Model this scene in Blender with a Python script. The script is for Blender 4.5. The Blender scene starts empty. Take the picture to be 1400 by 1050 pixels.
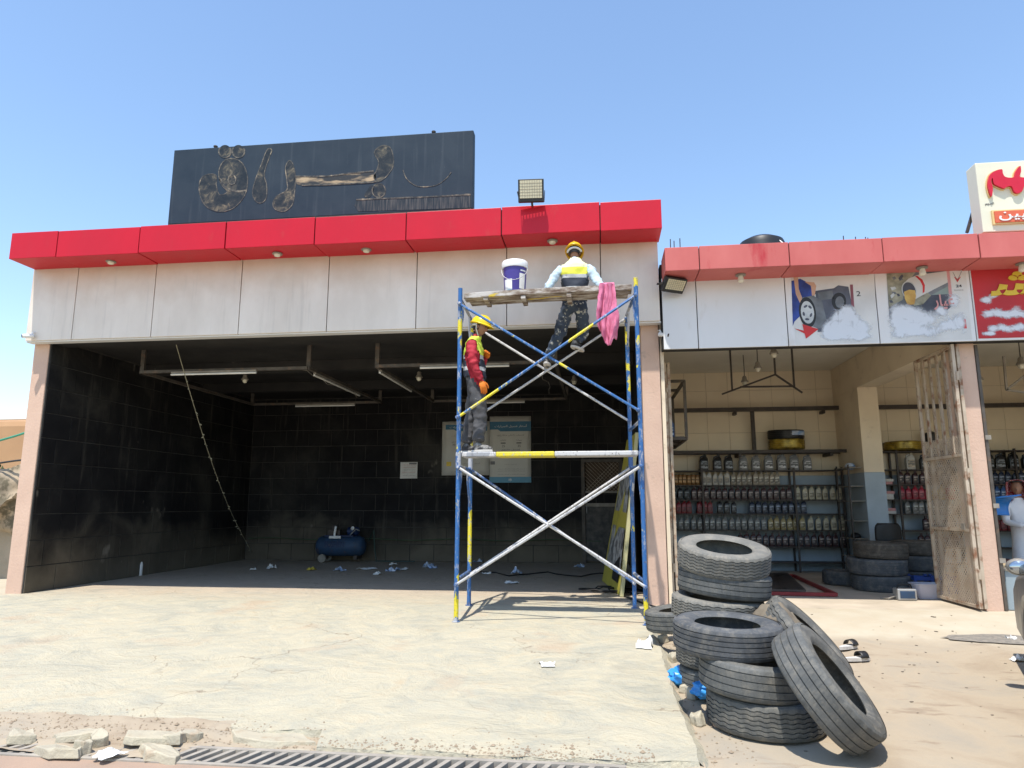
import bpy, bmesh, math, random
from mathutils import Vector, Matrix, noise as mnoise
R = math.radians
random.seed(7)
scene = bpy.context.scene
COL = scene.collection

# ------------------------------------------------------------------ camera, sky, sun, exposure
FPX = 950.0
PITCH = math.atan(165.0 / FPX)
YAW = R(7.15)
CAMZ = 1.345
cam_data = bpy.data.cameras.new('camera')
cam_data.sensor_width = 36.0
cam_data.lens = FPX / 1400.0 * 36.0
cam_data.clip_start = 0.05
cam_data.clip_end = 2000.0
cam = bpy.data.objects.new('camera', cam_data)
cam.location = (0, 0, CAMZ)
cam.rotation_euler = (math.pi / 2 + PITCH, 0, YAW)
COL.objects.link(cam)
scene.camera = cam

SUN_DIR = Vector((0.22, 1.0, -2.7)).normalized()          # the way the light travels
SUN_EL = math.asin(-SUN_DIR.z)
SUN_AZ = math.atan2(-SUN_DIR.x, -SUN_DIR.y)
world = bpy.data.worlds.new('World')
scene.world = world
world.use_nodes = True
wn = world.node_tree
sky = wn.nodes.new('ShaderNodeTexSky')
sky.sky_type = 'NISHITA'
sky.sun_disc = False
sky.sun_elevation = SUN_EL
sky.sun_rotation = SUN_AZ
sky.altitude = 600
sky.air_density = 1.35
sky.dust_density = 0.6
sky.ozone_density = 3.0
bg = wn.nodes['Background']
bg.inputs['Strength'].default_value = 0.15
wn.links.new(sky.outputs['Color'], bg.inputs['Color'])

sd = bpy.data.lights.new('sun', 'SUN')
sd.energy = 3.7
sd.angle = R(0.53)
sd.color = (1.0, 0.95, 0.87)
so = bpy.data.objects.new('sun', sd)
so.rotation_euler = SUN_DIR.to_track_quat('-Z', 'Y').to_euler()
so.location = (0, -20, 40)
COL.objects.link(so)

scene.view_settings.view_transform = 'Standard'
scene.view_settings.look = 'None'
scene.view_settings.gamma = 1.0
scene.view_settings.use_curve_mapping = False
scene.view_settings.exposure = 0.74

# ------------------------------------------------------------------ helpers
_fw = Vector((-math.sin(YAW) * math.cos(PITCH), math.cos(YAW) * math.cos(PITCH), math.sin(PITCH)))
_rt = Vector((math.cos(YAW), math.sin(YAW), 0))
_up = _rt.cross(_fw)


def at(px, py, Y):
    """the point of the vertical plane at depth Y that the photo shows at (px, py)"""
    d = _fw * FPX + _rt * (px - 700) - _up * (py - 525)
    return Vector((0, 0, CAMZ)) + d * (Y / d.y)


def atz(px, py, z):
    d = _fw * FPX + _rt * (px - 700) - _up * (py - 525)
    return Vector((0, 0, CAMZ)) + d * ((z - CAMZ) / d.z)


WLOC = {}


class MB:
    def __init__(s):
        s.v = []; s.f = []; s.m = []; s.s = []; s.mi = 0

    def face(s, idx, smooth=False):
        s.f.append(idx); s.m.append(s.mi); s.s.append(smooth)

    def poly(s, pts, smooth=False):
        b = len(s.v); s.v += [Vector(p) for p in pts]
        s.face(list(range(b, b + len(pts))), smooth); return s

    def hexa(s, p):          # 8 corners: bottom 0-3 ccw, top 4-7
        b = len(s.v); s.v += [Vector(q) for q in p]
        for q in ((3, 2, 1, 0), (4, 5, 6, 7), (0, 1, 5, 4), (1, 2, 6, 5), (2, 3, 7, 6), (3, 0, 4, 7)):
            s.face([b + i for i in q])
        return s

    def box(s, x0, y0, z0, x1, y1, z1):
        return s.hexa([(x0, y0, z0), (x1, y0, z0), (x1, y1, z0), (x0, y1, z0), (x0, y0, z1), (x1, y0, z1), (x1, y1, z1), (x0, y1, z1)])

    def cbox(s, c, a, b, d):     # centre and three half-axis vectors
        c, a, b, d = Vector(c), Vector(a), Vector(b), Vector(d)
        return s.hexa([c - a - b - d, c + a - b - d, c + a + b - d, c - a + b - d, c - a - b + d, c + a - b + d, c + a + b + d, c - a + b + d])

    def bar(s, p, q, w, h, upv=(0, 0, 1)):
        p, q = Vector(p), Vector(q); a = (q - p) / 2
        u = Vector(upv); b = a.cross(u)
        if b.length < 1e-6: b = a.cross(Vector((1, 0, 0)))
        b = b.normalized(); c = b.cross(a).normalized()
        return s.cbox((p + q) / 2, a, b * w / 2, c * h / 2)

    def prism(s, pts, ext):
        pts = [Vector(p) for p in pts]; e = Vector(ext); n = len(pts); b = len(s.v)
        s.v += pts + [p + e for p in pts]
        s.face(list(range(b, b + n))); s.face(list(range(b + 2 * n - 1, b + n - 1, -1)))
        for i in range(n):
            j = (i + 1) % n
            s.face([b + j, b + i, b + n + i, b + n + j])
        return s

    def tube(s, pts, r, n=8, cap=True, closed=False):
        pts = [Vector(p) for p in pts]; m = len(pts)
        rr = r if isinstance(r, (list, tuple)) else [r] * m
        T = []
        for i in range(m):
            if closed: t = pts[(i + 1) % m] - pts[i - 1]
            else: t = pts[min(i + 1, m - 1)] - pts[max(i - 1, 0)]
            T.append(t.normalized() if t.length > 1e-9 else Vector((0, 0, 1)))
        u = T[0].orthogonal().normalized(); b = len(s.v)
        for i in range(m):
            u = (u - T[i] * u.dot(T[i]))
            u = u.normalized() if u.length > 1e-6 else T[i].orthogonal().normalized()
            w = T[i].cross(u)
            for k in range(n):
                a = 2 * math.pi * k / n
                s.v.append(pts[i] + (u * math.cos(a) + w * math.sin(a)) * rr[i])
        for i in range(m if closed else m - 1):
            i2 = (i + 1) % m
            for k in range(n):
                k2 = (k + 1) % n
                s.face([b + i * n + k, b + i * n + k2, b + i2 * n + k2, b + i2 * n + k], True)
        if cap and not closed:
            s.face([b + k for k in range(n - 1, -1, -1)])
            s.face([b + (m - 1) * n + k for k in range(n)])
        return s

    def lathe(s, prof, n=24, o=(0, 0, 0), axis=(0, 0, 1), wob=None):
        o = Vector(o); ax = Vector(axis).normalized(); u = ax.orthogonal().normalized(); w = ax.cross(u); b = len(s.v); m = len(prof)
        for i, (r, z) in enumerate(prof):
            for k in range(n):
                a = 2 * math.pi * k / n
                dz = wob(i, k) if wob else 0
                s.v.append(o + (u * math.cos(a) + w * math.sin(a)) * r + ax * (z + dz))
        for i in range(m - 1):
            for k in range(n):
                k2 = (k + 1) % n
                s.face([b + i * n + k, b + i * n + k2, b + (i + 1) * n + k2, b + (i + 1) * n + k], True)
        if prof[0][0] > 1e-4 and prof[0] != prof[-1]:
            s.face([b + k for k in range(n - 1, -1, -1)]) if s.capends[0] else None
            s.face([b + (m - 1) * n + k for k in range(n)]) if s.capends[1] else None
        return s
    capends = (True, True)

    def ell(s, c, r, nu=12, nv=8, M=None):
        c = Vector(c); b = len(s.v)
        for j in range(nv + 1):
            th = math.pi * j / nv
            for i in range(nu):
                ph = 2 * math.pi * i / nu
                p = Vector((math.sin(th) * math.cos(ph) * r[0], math.sin(th) * math.sin(ph) * r[1], math.cos(th) * r[2]))
                s.v.append(c + (M @ p if M else p))
        for j in range(nv):
            for i in range(nu):
                i2 = (i + 1) % nu
                s.face([b + j * nu + i, b + (j + 1) * nu + i, b + (j + 1) * nu + i2, b + j * nu + i2], True)
        return s

    def grid(s, fn, nu, nv, smooth=True):
        b = len(s.v)
        for j in range(nv + 1):
            for i in range(nu + 1):
                s.v.append(Vector(fn(i / nu, j / nv)))
        for j in range(nv):
            for i in range(nu):
                a = b + j * (nu + 1) + i
                s.face([a, a + 1, a + nu + 2, a + nu + 1], smooth)
        return s

    def mesh(s, name, mats, off=None):
        me = bpy.data.meshes.new(name)
        vs = [(v - off) if off else v for v in s.v]
        me.from_pydata([tuple(v) for v in vs], [], s.f)
        for m in (mats if isinstance(mats, (list, tuple)) else [mats]): me.materials.append(m)
        me.polygons.foreach_set('material_index', s.m)
        me.polygons.foreach_set('use_smooth', s.s)
        me.update()
        if any(s.s):
            me.set_sharp_from_angle(angle=R(40))
        return me

    def build(s, name, mats, parent=None, loc=None, local=False, bevel=0, fix=False, solid=0):
        if parent is not None:
            off = None if local else WLOC.get(parent.name, Vector())
        else:
            off = Vector(loc) if loc is not None else None
        me = s.mesh(name, mats, off)
        if fix:
            bm = bmesh.new(); bm.from_mesh(me); bmesh.ops.recalc_face_normals(bm, faces=bm.faces); bm.to_mesh(me); bm.free()
        o = bpy.data.objects.new(name, me)
        COL.objects.link(o)
        if parent is not None:
            o.parent = parent
            WLOC[o.name] = WLOC.get(parent.name, Vector()) if not local else Vector()
        else:
            if loc is not None: o.location = loc
            WLOC[o.name] = Vector(loc) if loc is not None else Vector()
        if solid:
            md = o.modifiers.new('solid', 'SOLIDIFY'); md.thickness = solid
        if bevel:
            md = o.modifiers.new('bevel', 'BEVEL'); md.width = bevel; md.segments = 2; md.limit_method = 'ANGLE'; md.angle_limit = R(50)
        return o


def tag(o, label=None, cat=None, group=None, kind=None):
    if label: o['label'] = label
    if cat: o['category'] = cat
    if group: o['group'] = group
    if kind: o['kind'] = kind
    return o


def thing(name, label, cat, loc=(0, 0, 0), group=None, rot=None):
    o = bpy.data.objects.new(name, None)
    o.empty_display_size = 0.2
    o.location = loc
    if rot is not None: o.rotation_euler = rot
    COL.objects.link(o)
    WLOC[o.name] = Vector(loc)
    return tag(o, label, cat, group)


def link_copy(o, parent=None):
    c = o.copy(); COL.objects.link(c)
    if parent is not None: c.parent = parent
    return c


# ------------------------------------------------------------------ materials
def _nodes(name):
    m = bpy.data.materials.new(name); m.use_nodes = True
    nt = m.node_tree; b = nt.nodes['Principled BSDF']
    return m, nt, b


def C4(c): return (c[0], c[1], c[2], 1.0)


def coords(nt, pos, scale=(1, 1, 1), rot=(0, 0, 0)):
    if pos: out = nt.nodes.new('ShaderNodeNewGeometry').outputs['Position']
    else: out = nt.nodes.new('ShaderNodeTexCoord').outputs['Object']
    mp = nt.nodes.new('ShaderNodeMapping'); mp.inputs['Scale'].default_value = scale; mp.inputs['Rotation'].default_value = rot
    nt.links.new(out, mp.inputs['Vector'])
    return mp.outputs['Vector']


def noise(nt, vec, scale, detail=5, rough=.55, dist=0):
    n = nt.nodes.new('ShaderNodeTexNoise'); n.inputs['Scale'].default_value = scale; n.inputs['Detail'].default_value = detail
    n.inputs['Roughness'].default_value = rough; n.inputs['Distortion'].default_value = dist
    nt.links.new(vec, n.inputs['Vector']); return n.outputs['Fac']


def ramp(nt, fac, stops, interp='LINEAR'):
    r = nt.nodes.new('ShaderNodeValToRGB'); cr = r.color_ramp; cr.interpolation = interp
    while len(cr.elements) < len(stops): cr.elements.new(0.5)
    for e, (p, c) in zip(cr.elements, stops):
        e.position = p; e.color = C4(c) if not isinstance(c, (int, float)) else (c, c, c, 1)
    nt.links.new(fac, r.inputs['Fac']); return r.outputs['Color']


def mixc(nt, fac, a, b, mode='MIX'):
    m = nt.nodes.new('ShaderNodeMix'); m.data_type = 'RGBA'; m.blend_type = mode
    for sock, val in ((m.inputs[0], fac), (m.inputs[6], a), (m.inputs[7], b)):
        if hasattr(val, 'links') or isinstance(val, bpy.types.NodeSocket): nt.links.new(val, sock)
        elif isinstance(val, (int, float)): sock.default_value = val
        else: sock.default_value = C4(val)
    return m.outputs[2]


def math_n(nt, op, a, b=None):
    m = nt.nodes.new('ShaderNodeMath'); m.operation = op
    for i, v in enumerate((a, b)):
        if v is None: continue
        if isinstance(v, (int, float)): m.inputs[i].default_value = v
        else: nt.links.new(v, m.inputs[i])
    return m.outputs[0]


def bump(nt, b, h, strength=.3, dist=.01):
    n = nt.nodes.new('ShaderNodeBump'); n.inputs['Strength'].default_value = strength; n.inputs['Distance'].default_value = dist
    nt.links.new(h, n.inputs['Height']); nt.links.new(n.outputs['Normal'], b.inputs['Normal'])


def sepz(nt, pos=True, ax='Z'):
    out = nt.nodes.new('ShaderNodeNewGeometry').outputs['Position'] if pos else nt.nodes.new('ShaderNodeTexCoord').outputs['Object']
    s = nt.nodes.new('ShaderNodeSeparateXYZ'); nt.links.new(out, s.inputs[0]); return s.outputs[ax]


def mat(name, c1, c2=None, scale=4, rough=.6, metal=0, pos=False, lo=.35, hi=.65, detail=5, stretch=(1, 1, 1), bmp=0, bscale=80, bdist=.004, dirt=None, dlo=.55, dhi=.75, dscale=9, spec=.4):
    m, nt, b = _nodes(name)
    v = coords(nt, pos, stretch)
    if c2 is None: c2 = tuple(x * .82 for x in c1)
    col = ramp(nt, noise(nt, v, scale, detail), [(lo, c1), (hi, c2)])
    if dirt:
        d = ramp(nt, noise(nt, v, dscale, 6, .65), [(dlo, 0.0), (dhi, 1.0)])
        col = mixc(nt, d, col, dirt)
    nt.links.new(col, b.inputs['Base Color'])
    b.inputs['Roughness'].default_value = rough; b.inputs['Metallic'].default_value = metal
    b.inputs['Specular IOR Level'].default_value = spec
    if bmp:
        bump(nt, b, noise(nt, v, bscale, 4), bmp, bdist)
    return m


M = {}


def make_materials():
    # concrete apron: cream cement with blue-grey trowel swirls
    m, nt, b = _nodes('apron_concrete')
    v = coords(nt, True, (1, 1.25, 1), (0, 0, R(24)))
    n1 = noise(nt, v, 1.3, 10, .68, 1.7)
    n2 = noise(nt, v, 4.2, 8, .70, 1.1)
    col = ramp(nt, n1, [(.26, (.31, .305, .25)), (.42, (.42, .385, .29)), (.56, (.48, .43, .31)), (.8, (.45, .36, .24))])
    col = mixc(nt, ramp(nt, n2, [(.46, 0.0), (.74, .6)]), col, (.33, .335, .285))
    yy = sepz(nt, True, 'Y')
    inner = ramp(nt, math_n(nt, 'ADD', math_n(nt, 'MULTIPLY', yy, .1), math_n(nt, 'MULTIPLY', n1, .05)), [(1.03, 0.0), (1.14, 1.0)]) if 0 else None
    grime = ramp(nt, math_n(nt, 'ADD', yy, math_n(nt, 'MULTIPLY', n1, 1.6)), [(0, 0.0), (1, 1.0)])
    mr = nt.nodes.new('ShaderNodeMapRange'); nt.links.new(math_n(nt, 'ADD', yy, math_n(nt, 'MULTIPLY', n1, 1.6)), mr.inputs[0])
    mr.inputs[1].default_value = 10.4; mr.inputs[2].default_value = 12.4
    col = mixc(nt, mr.outputs[0], col, mixc(nt, n2, (.54, .43, .32), (.33, .265, .205)))
    sand = ramp(nt, noise(nt, coords(nt, True), .9, 7, .6), [(.57, 0.0), (.68, .8)])
    col = mixc(nt, sand, col, (.44, .345, .24))
    vo = nt.nodes.new('ShaderNodeTexVoronoi'); vo.feature = 'DISTANCE_TO_EDGE'; vo.inputs['Scale'].default_value = .55
    wv = nt.nodes.new('ShaderNodeVectorMath'); wv.operation = 'ADD'
    nz = nt.nodes.new('ShaderNodeTexNoise'); nz.inputs['Scale'].default_value = 1.7; nz.inputs['Detail'].default_value = 6
    nt.links.new(coords(nt, True), nz.inputs['Vector']); nt.links.new(coords(nt, True), wv.inputs[0]); nt.links.new(nz.outputs['Color'], wv.inputs[1])
    nt.links.new(wv.outputs[0], vo.inputs['Vector'])
    crack = ramp(nt, vo.outputs['Distance'], [(0.0, 1.0), (.006, 0.0)])
    crack = mixc(nt, ramp(nt, noise(nt, coords(nt, True), .5, 2), [(.5, 0.0), (.58, 1.0)]), (0, 0, 0), crack)
    col = mixc(nt, crack, col, (.22, .17, .12))
    col = mixc(nt, ramp(nt, noise(nt, coords(nt, True), 95, 4, .7), [(.57, 0.0), (.72, .35)]), col, (.28, .23, .17))
    col = mixc(nt, ramp(nt, noise(nt, coords(nt, True, (1, 1.6, 1)), .75, 5, .6, .8), [(.60, 0.0), (.72, .45)]), col, (.24, .23, .19))
    nt.links.new(col, b.inputs['Base Color']); b.inputs['Roughness'].default_value = .85
    bump(nt, b, math_n(nt, 'ADD', math_n(nt, 'MULTIPLY', n1, 1.2), math_n(nt, 'ADD', math_n(nt, 'MULTIPLY', n2, .35), math_n(nt, 'MULTIPLY', noise(nt, v, 40, 5), .22))), .9, .05)
    M['apron'] = m
    m, nt, b = _nodes('sandy_ground')
    v = coords(nt, True)
    col = ramp(nt, noise(nt, v, 1.1, 8, .62, .6), [(.3, (.30, .235, .165)), (.5, (.365, .30, .215)), (.68, (.31, .27, .21))])
    col = mixc(nt, ramp(nt, noise(nt, coords(nt, True, (1, 3, 1)), 2.2, 5, .6), [(.58, 0.0), (.68, .7)]), col, (.24, .18, .125))
    col = mixc(nt, ramp(nt, noise(nt, v, 120, 3), [(.6, 0.0), (.72, .35)]), col, (.3, .25, .2))
    mr = nt.nodes.new('ShaderNodeMapRange'); nt.links.new(math_n(nt, 'ADD', sepz(nt, True, 'Y'), math_n(nt, 'MULTIPLY', noise(nt, v, 1.2, 4), 1.2)), mr.inputs[0])
    mr.inputs[1].default_value = 8.7; mr.inputs[2].default_value = 9.1
    pale = ramp(nt, noise(nt, v, 1.6, 7, .6), [(.35, (.47, .42, .32)), (.6, (.43, .365, .265))])
    col = mixc(nt, mr.outputs[0], col, pale)
    nt.links.new(col, b.inputs['Base Color']); b.inputs['Roughness'].default_value = .9
    bump(nt, b, math_n(nt, 'ADD', noise(nt, v, 3, 6), math_n(nt, 'MULTIPLY', noise(nt, v, 60, 4), .3)), .5, .02)
    M['sand'] = m
    M['pave'] = mat('pink_paving', (.36, .25, .18), (.30, .22, .165), 3, .85, pos=True, bmp=.4, bscale=90)
    M['rubble'] = mat('broken_concrete', (.46, .41, .30), (.36, .325, .25), 5, .9, pos=True, bmp=.7, bscale=40, bdist=.01, dirt=(.34, .25, .165))
    M['gravel'] = mat('gravel', (.34, .265, .18), (.26, .2, .145), 14, .9, pos=True)
    # pink plaster pillars
    M['pink'] = mat('pink_plaster', (.60, .42, .32), (.54, .37, .28), 2.2, .85, pos=True, bmp=.5, bscale=28, bdist=.01, dirt=(.42, .31, .24), dlo=.62, dhi=.7, dscale=5)
    M['cream'] = mat('cream_wall', (.76, .65, .48), (.68, .57, .42), 1.5, .7, pos=True, dirt=(.36, .29, .2), dlo=.6, dhi=.85, dscale=3)
    M['tile'] = mat('cream_tile', (.78, .67, .49), (.71, .60, .44), 1.2, .4, pos=True)
    M['grout'] = mat('grout', (.58, .48, .34), None, 3, .9, pos=True)
    M['bluewall'] = mat('pale_blue_wall', (.38, .45, .50), (.31, .37, .42), 2, .6, pos=True, dirt=(.3, .3, .28), dlo=.6, dhi=.85)
    M['ceil'] = mat('ceiling_paint', (.80, .76, .66), (.72, .68, .58), 1.3, .8, pos=True)
    M['shopfloor'] = mat('shop_floor', (.52, .44, .34), (.40, .34, .26), 2, .8, pos=True)
    # sooty black block wall
    m, nt, b = _nodes('black_block_paint')
    v = coords(nt, True)
    n1 = noise(nt, v, .8, 8, .6, .5)
    col = ramp(nt, n1, [(.3, (.007, .007, .009)), (.52, (.018, .0175, .018)), (.72, (.05, .047, .041))])
    drip = noise(nt, coords(nt, True, (5, 5, .5)), 1.3, 6, .65)
    col = mixc(nt, ramp(nt, drip, [(.56, 0.0), (.72, .6)]), col, (.075, .068, .058))
    z = sepz(nt)
    lo = nt.nodes.new('ShaderNodeMapRange'); nt.links.new(math_n(nt, 'ADD', z, math_n(nt, 'MULTIPLY', n1, -1.6)), lo.inputs[0])
    lo.inputs[1].default_value = .25; lo.inputs[2].default_value = -.7
    col = mixc(nt, math_n(nt, 'MULTIPLY', lo.outputs[0], .6), col, (.20, .17, .125))
    col = mixc(nt, ramp(nt, noise(nt, coords(nt, True, (1, 1, .6)), 1.9, 4, .5), [(.70, 0.0), (.745, .75)]), col, (.20, .18, .15))
    nt.links.new(col, b.inputs['Base Color']); b.inputs['Roughness'].default_value = .7; b.inputs['Specular IOR Level'].default_value = .12
    bump(nt, b, noise(nt, v, 22, 5), .35, .008)
    M['black'] = m
    M['blackjoint'] = mat('black_mortar', (.075, .07, .063), (.04, .038, .035), 3, .9, pos=True)
    M['soot'] = mat('sooty_ceiling', (.014, .013, .013), (.026, .024, .022), 2, .8, pos=True, dirt=(.10, .09, .075), dlo=.68, dhi=.76, dscale=4)
    # aluminium fascia
    m, nt, b = _nodes('white_fascia_panel')
    v = coords(nt, True, (1, 1, .45))
    col = ramp(nt, noise(nt, v, 1.6, 6, .6), [(.32, (.74, .67, .585)), (.68, (.62, .55, .47))])
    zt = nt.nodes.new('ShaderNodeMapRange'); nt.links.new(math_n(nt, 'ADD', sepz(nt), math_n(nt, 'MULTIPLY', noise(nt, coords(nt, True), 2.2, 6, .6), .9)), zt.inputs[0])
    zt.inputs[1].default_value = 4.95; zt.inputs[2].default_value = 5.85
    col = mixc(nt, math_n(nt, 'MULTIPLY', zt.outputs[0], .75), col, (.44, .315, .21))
    col = mixc(nt, ramp(nt, noise(nt, coords(nt, True, (9, 9, .5)), 1.2, 4), [(.58, 0.0), (.75, .35)]), col, (.42, .38, .33))
    nt.links.new(col, b.inputs['Base Color']); b.inputs['Roughness'].default_value = .42
    bump(nt, b, noise(nt, coords(nt, True), 1.6, 3), .3, .05)
    M['white'] = m
    M['white2'] = mat('clean_white_panel', (.70, .70, .70), (.64, .64, .63), 1.2, .4, pos=True, stretch=(1, 1, .4), dirt=(.5, .46, .4), dlo=.64, dhi=.9, dscale=3)
    M['red'] = mat('red_fascia', (.52, .006, .022), (.47, .007, .022), 1.5, .42, pos=True, spec=.3, bmp=.3, bscale=1.7, bdist=.05, stretch=(1, 1, .5), dirt=(.46, .035, .035), dlo=.6, dhi=.9, dscale=6)
    M['red2'] = mat('sun_faded_red_fascia', (.54, .15, .135), (.48, .115, .105), 1.8, .55, spec=.25, bmp=.3, bscale=1.7, bdist=.05, pos=True, stretch=(1, 1, .35), dirt=(.42, .035, .045), dlo=.58, dhi=.74, dscale=2.5)
    M['darkgap'] = mat('dark_gap', (.03, .028, .026), None, 3, .9)
    M['roofing'] = mat('roof_screed', (.45, .40, .33), (.36, .32, .27), 2, .9, pos=True)
    # roof sign
    m, nt, b = _nodes('weathered_navy_sign')
    v = coords(nt, True)
    col = ramp(nt, noise(nt, v, 1.4, 7, .6, .4), [(.3, (.018, .032, .050)), (.7, (.032, .048, .066))])
    col = mixc(nt, ramp(nt, noise(nt, coords(nt, True, (8, 8, .4)), 1.4, 5), [(.55, 0.0), (.8, .6)]), col, (.075, .095, .112))
    col = mixc(nt, ramp(nt, noise(nt, v, 60, 2), [(.74, 0.0), (.78, .6)]), col, (.3, .3, .28))
    nt.links.new(col, b.inputs['Base Color']); b.inputs['Roughness'].default_value = .6; b.inputs['Specular IOR Level'].default_value = .15
    M['sign'] = m
    m, nt, b = _nodes('glue_residue')
    v = coords(nt, True)
    col = ramp(nt, noise(nt, v, 7, 7, .7), [(.42, (.045, .052, .058)), (.54, (.13, .125, .11)), (.72, (.46, .39, .27))])
    nt.links.new(col, b.inputs['Base Color']); b.inputs['Roughness'].default_value = .85; b.inputs['Specular IOR Level'].default_value = .12
    M['residue'] = m
    m, nt, b = _nodes('ghost_letter_patch')
    v = coords(nt, True)
    col = ramp(nt, noise(nt, v, 5, 8, .7, .6), [(.40, (.019, .029, .040)), (.52, (.038, .046, .053)), (.60, (.11, .105, .085)), (.74, (.40, .335, .225))])
    nt.links.new(col, b.inputs['Base Color']); b.inputs['Roughness'].default_value = .75; b.inputs['Specular IOR Level'].default_value = .12
    M['ghost'] = m
    M['tanpatch'] = mat('torn_tan_backing', (.40, .32, .21), (.045, .052, .058), 3.0, .85, pos=True, spec=.12, detail=8, stretch=(.8, 1, 3.4), lo=.40, hi=.54)
    M['drippatch'] = mat('dripped_grey_residue', (.028, .040, .052), (.10, .105, .105), 6, .8, spec=.12, pos=True, stretch=(7, 7, .5), lo=.42, hi=.68)
    # metals
    M['steel'] = mat('painted_steel_bar', (.11, .095, .08), (.07, .06, .05), 6, .6, .2, pos=True, dirt=(.2, .12, .07))
    M['darksteel'] = mat('dark_shelf_steel', (.075, .062, .055), (.05, .042, .038), 6, .55, .3, pos=True)
    M['greysteel'] = mat('dusty_grey_steel', (.30, .27, .23), (.20, .18, .15), 6, .6, .1, pos=True)
    M['alu'] = mat('bare_aluminium', (.45, .45, .44), None, 6, .45, .5)
    M['tube_white'] = mat('unlit_fluorescent_tube', (.75, .74, .70), None, 4, .3)
    M['iron'] = mat('cast_iron_grate', (.40, .36, .30), (.30, .27, .23), 9, .7, .15, pos=True, bmp=.3)
    M['pit'] = mat('drain_pit', (.012, .011, .010), None, 3, .95)
    M['rust'] = mat('rusty_cream_gate', (.50, .42, .32), (.40, .32, .24), 5, .7, pos=True, dirt=(.22, .10, .05), dlo=.50, dhi=.66, dscale=8)
    M['meshwire'] = mat('rusty_mesh_wire', (.56, .48, .38), (.40, .30, .21), 5, .7, .0, pos=True)
    M['blackpl'] = mat('black_plastic', (.018, .018, .019), None, 5, .45)
    M['rubberhose'] = mat('rubber_cable', (.02, .02, .02), None, 5, .6)
    M['led'] = mat('led_panel', (.62, .56, .38), (.5, .46, .33), 50, .3, stretch=(1, 1, 1))
    M['whitepl'] = mat('white_plastic', (.78, .78, .77), (.72, .72, .70), 5, .35)
    M['glass'] = mat('lamp_glass', (.72, .68, .55), None, 4, .15)
    # scaffold paints
    def scaf(name, a, bcol, thr, wear=(.35, .36, .38)):
        m, nt, b = _nodes(name)
        v = coords(nt, True, (1.2, 1.2, .9)); n = noise(nt, v, 1.5, 6, .6, .3)
        col = ramp(nt, n, [(thr, a), (thr + .012, bcol)])
        col = mixc(nt, ramp(nt, noise(nt, coords(nt, True, (1, 1, .4)), 22, 6, .7), [(.54, 0.0), (.62, .85)]), col, wear)
        col = mixc(nt, ramp(nt, noise(nt, coords(nt, True), 36, 5, .7), [(.60, 0.0), (.65, .9)]), col, (.10, .065, .04))
        nt.links.new(col, b.inputs['Base Color']); b.inputs['Roughness'].default_value = .48
        bump(nt, b, noise(nt, v, 90, 3), .2, .003)
        return m
    BL = (.022, .115, .32); YE = (.66, .55, .02)
    M['sc_blue'] = scaf('blue_yellow_scaffold_paint', BL, YE, .545)
    M['sc_blue2'] = scaf('worn_blue_scaffold_paint', (.05, .115, .27), (.40, .41, .44), .53)
    M['sc_white'] = scaf('white_worn_scaffold_paint', (.52, .51, .50), (.30, .31, .33), .60, (.2, .2, .22))
    M['sc_yel'] = scaf('yellow_scaffold_paint', (.66, .55, .03), (.60, .50, .05), .8)
    m, nt, b = _nodes('paint_spattered_plank')
    v = coords(nt, True, (.5, 2, 2)); n = noise(nt, v, 7, 7, .7)
    col = ramp(nt, n, [(.38, (.10, .06, .04)), (.48, (.26, .21, .165)), (.58, (.50, .47, .43))])
    col = mixc(nt, ramp(nt, noise(nt, coords(nt, True, (.8, 3, 3)), 3, 4), [(.62, 0.0), (.66, .9)]), col, (.58, .42, .03))
    nt.links.new(col, b.inputs['Base Color']); b.inputs['Roughness'].default_value = .85
    bump(nt, b, n, .5, .01)
    M['plank'] = m
    # tyres
    def rubber(name, a, d, amt, sipes=True):
        m, nt, b = _nodes(name)
        v = coords(nt, False); n = noise(nt, v, 5, 6, .62, .4)
        col = ramp(nt, n, [(.3, a), (.68, d)])
        col = mixc(nt, ramp(nt, noise(nt, v, 11, 7, .75), [(.48, 0.0), (.70, amt)]), col, (.27, .24, .19))
        nt.links.new(col, b.inputs['Base Color']); b.inputs['Roughness'].default_value = .78
        h = noise(nt, v, 70, 4)
        if sipes:
            sx = nt.nodes.new('ShaderNodeSeparateXYZ'); nt.links.new(nt.nodes.new('ShaderNodeTexCoord').outputs['Object'], sx.inputs[0])
            ang = math_n(nt, 'ARCTAN2', sx.outputs[1], sx.outputs[0]); rad = math_n(nt, 'SQRT', math_n(nt, 'ADD', math_n(nt, 'MULTIPLY', sx.outputs[0], sx.outputs[0]), math_n(nt, 'MULTIPLY', sx.outputs[1], sx.outputs[1])))
            fr = math_n(nt, 'FRACT', math_n(nt, 'ADD', math_n(nt, 'MULTIPLY', ang, 11.14), math_n(nt, 'ADD', math_n(nt, 'MULTIPLY', sx.outputs[2], 6.0), 40.0)))
            cut = math_n(nt, 'MULTIPLY', math_n(nt, 'LESS_THAN', fr, .13), math_n(nt, 'GREATER_THAN', rad, .352))
            h = math_n(nt, 'SUBTRACT', math_n(nt, 'MULTIPLY', h, .35), cut)
        bump(nt, b, h, .8, .007)
        return m
    M['tyre'] = rubber('dusty_tyre_rubber', (.062, .064, .062), (.125, .122, .108), .6)
    M['tyre_b'] = rubber('pale_dusty_tyre_rubber', (.11, .11, .10), (.19, .18, .155), .7)
    M['tyre_n'] = rubber('blue_black_tyre_rubber', (.045, .050, .056), (.095, .10, .105), .5)
    M['tyre_in'] = rubber('brown_dusty_tyre_rubber', (.05, .043, .035), (.085, .07, .055), .4)
    M['tread'] = rubber('worn_tread_rubber', (.065, .070, .070), (.125, .126, .118), .5)
    M['groove'] = mat('tread_groove', (.022, .022, .022), None, 8, .9)
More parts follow.
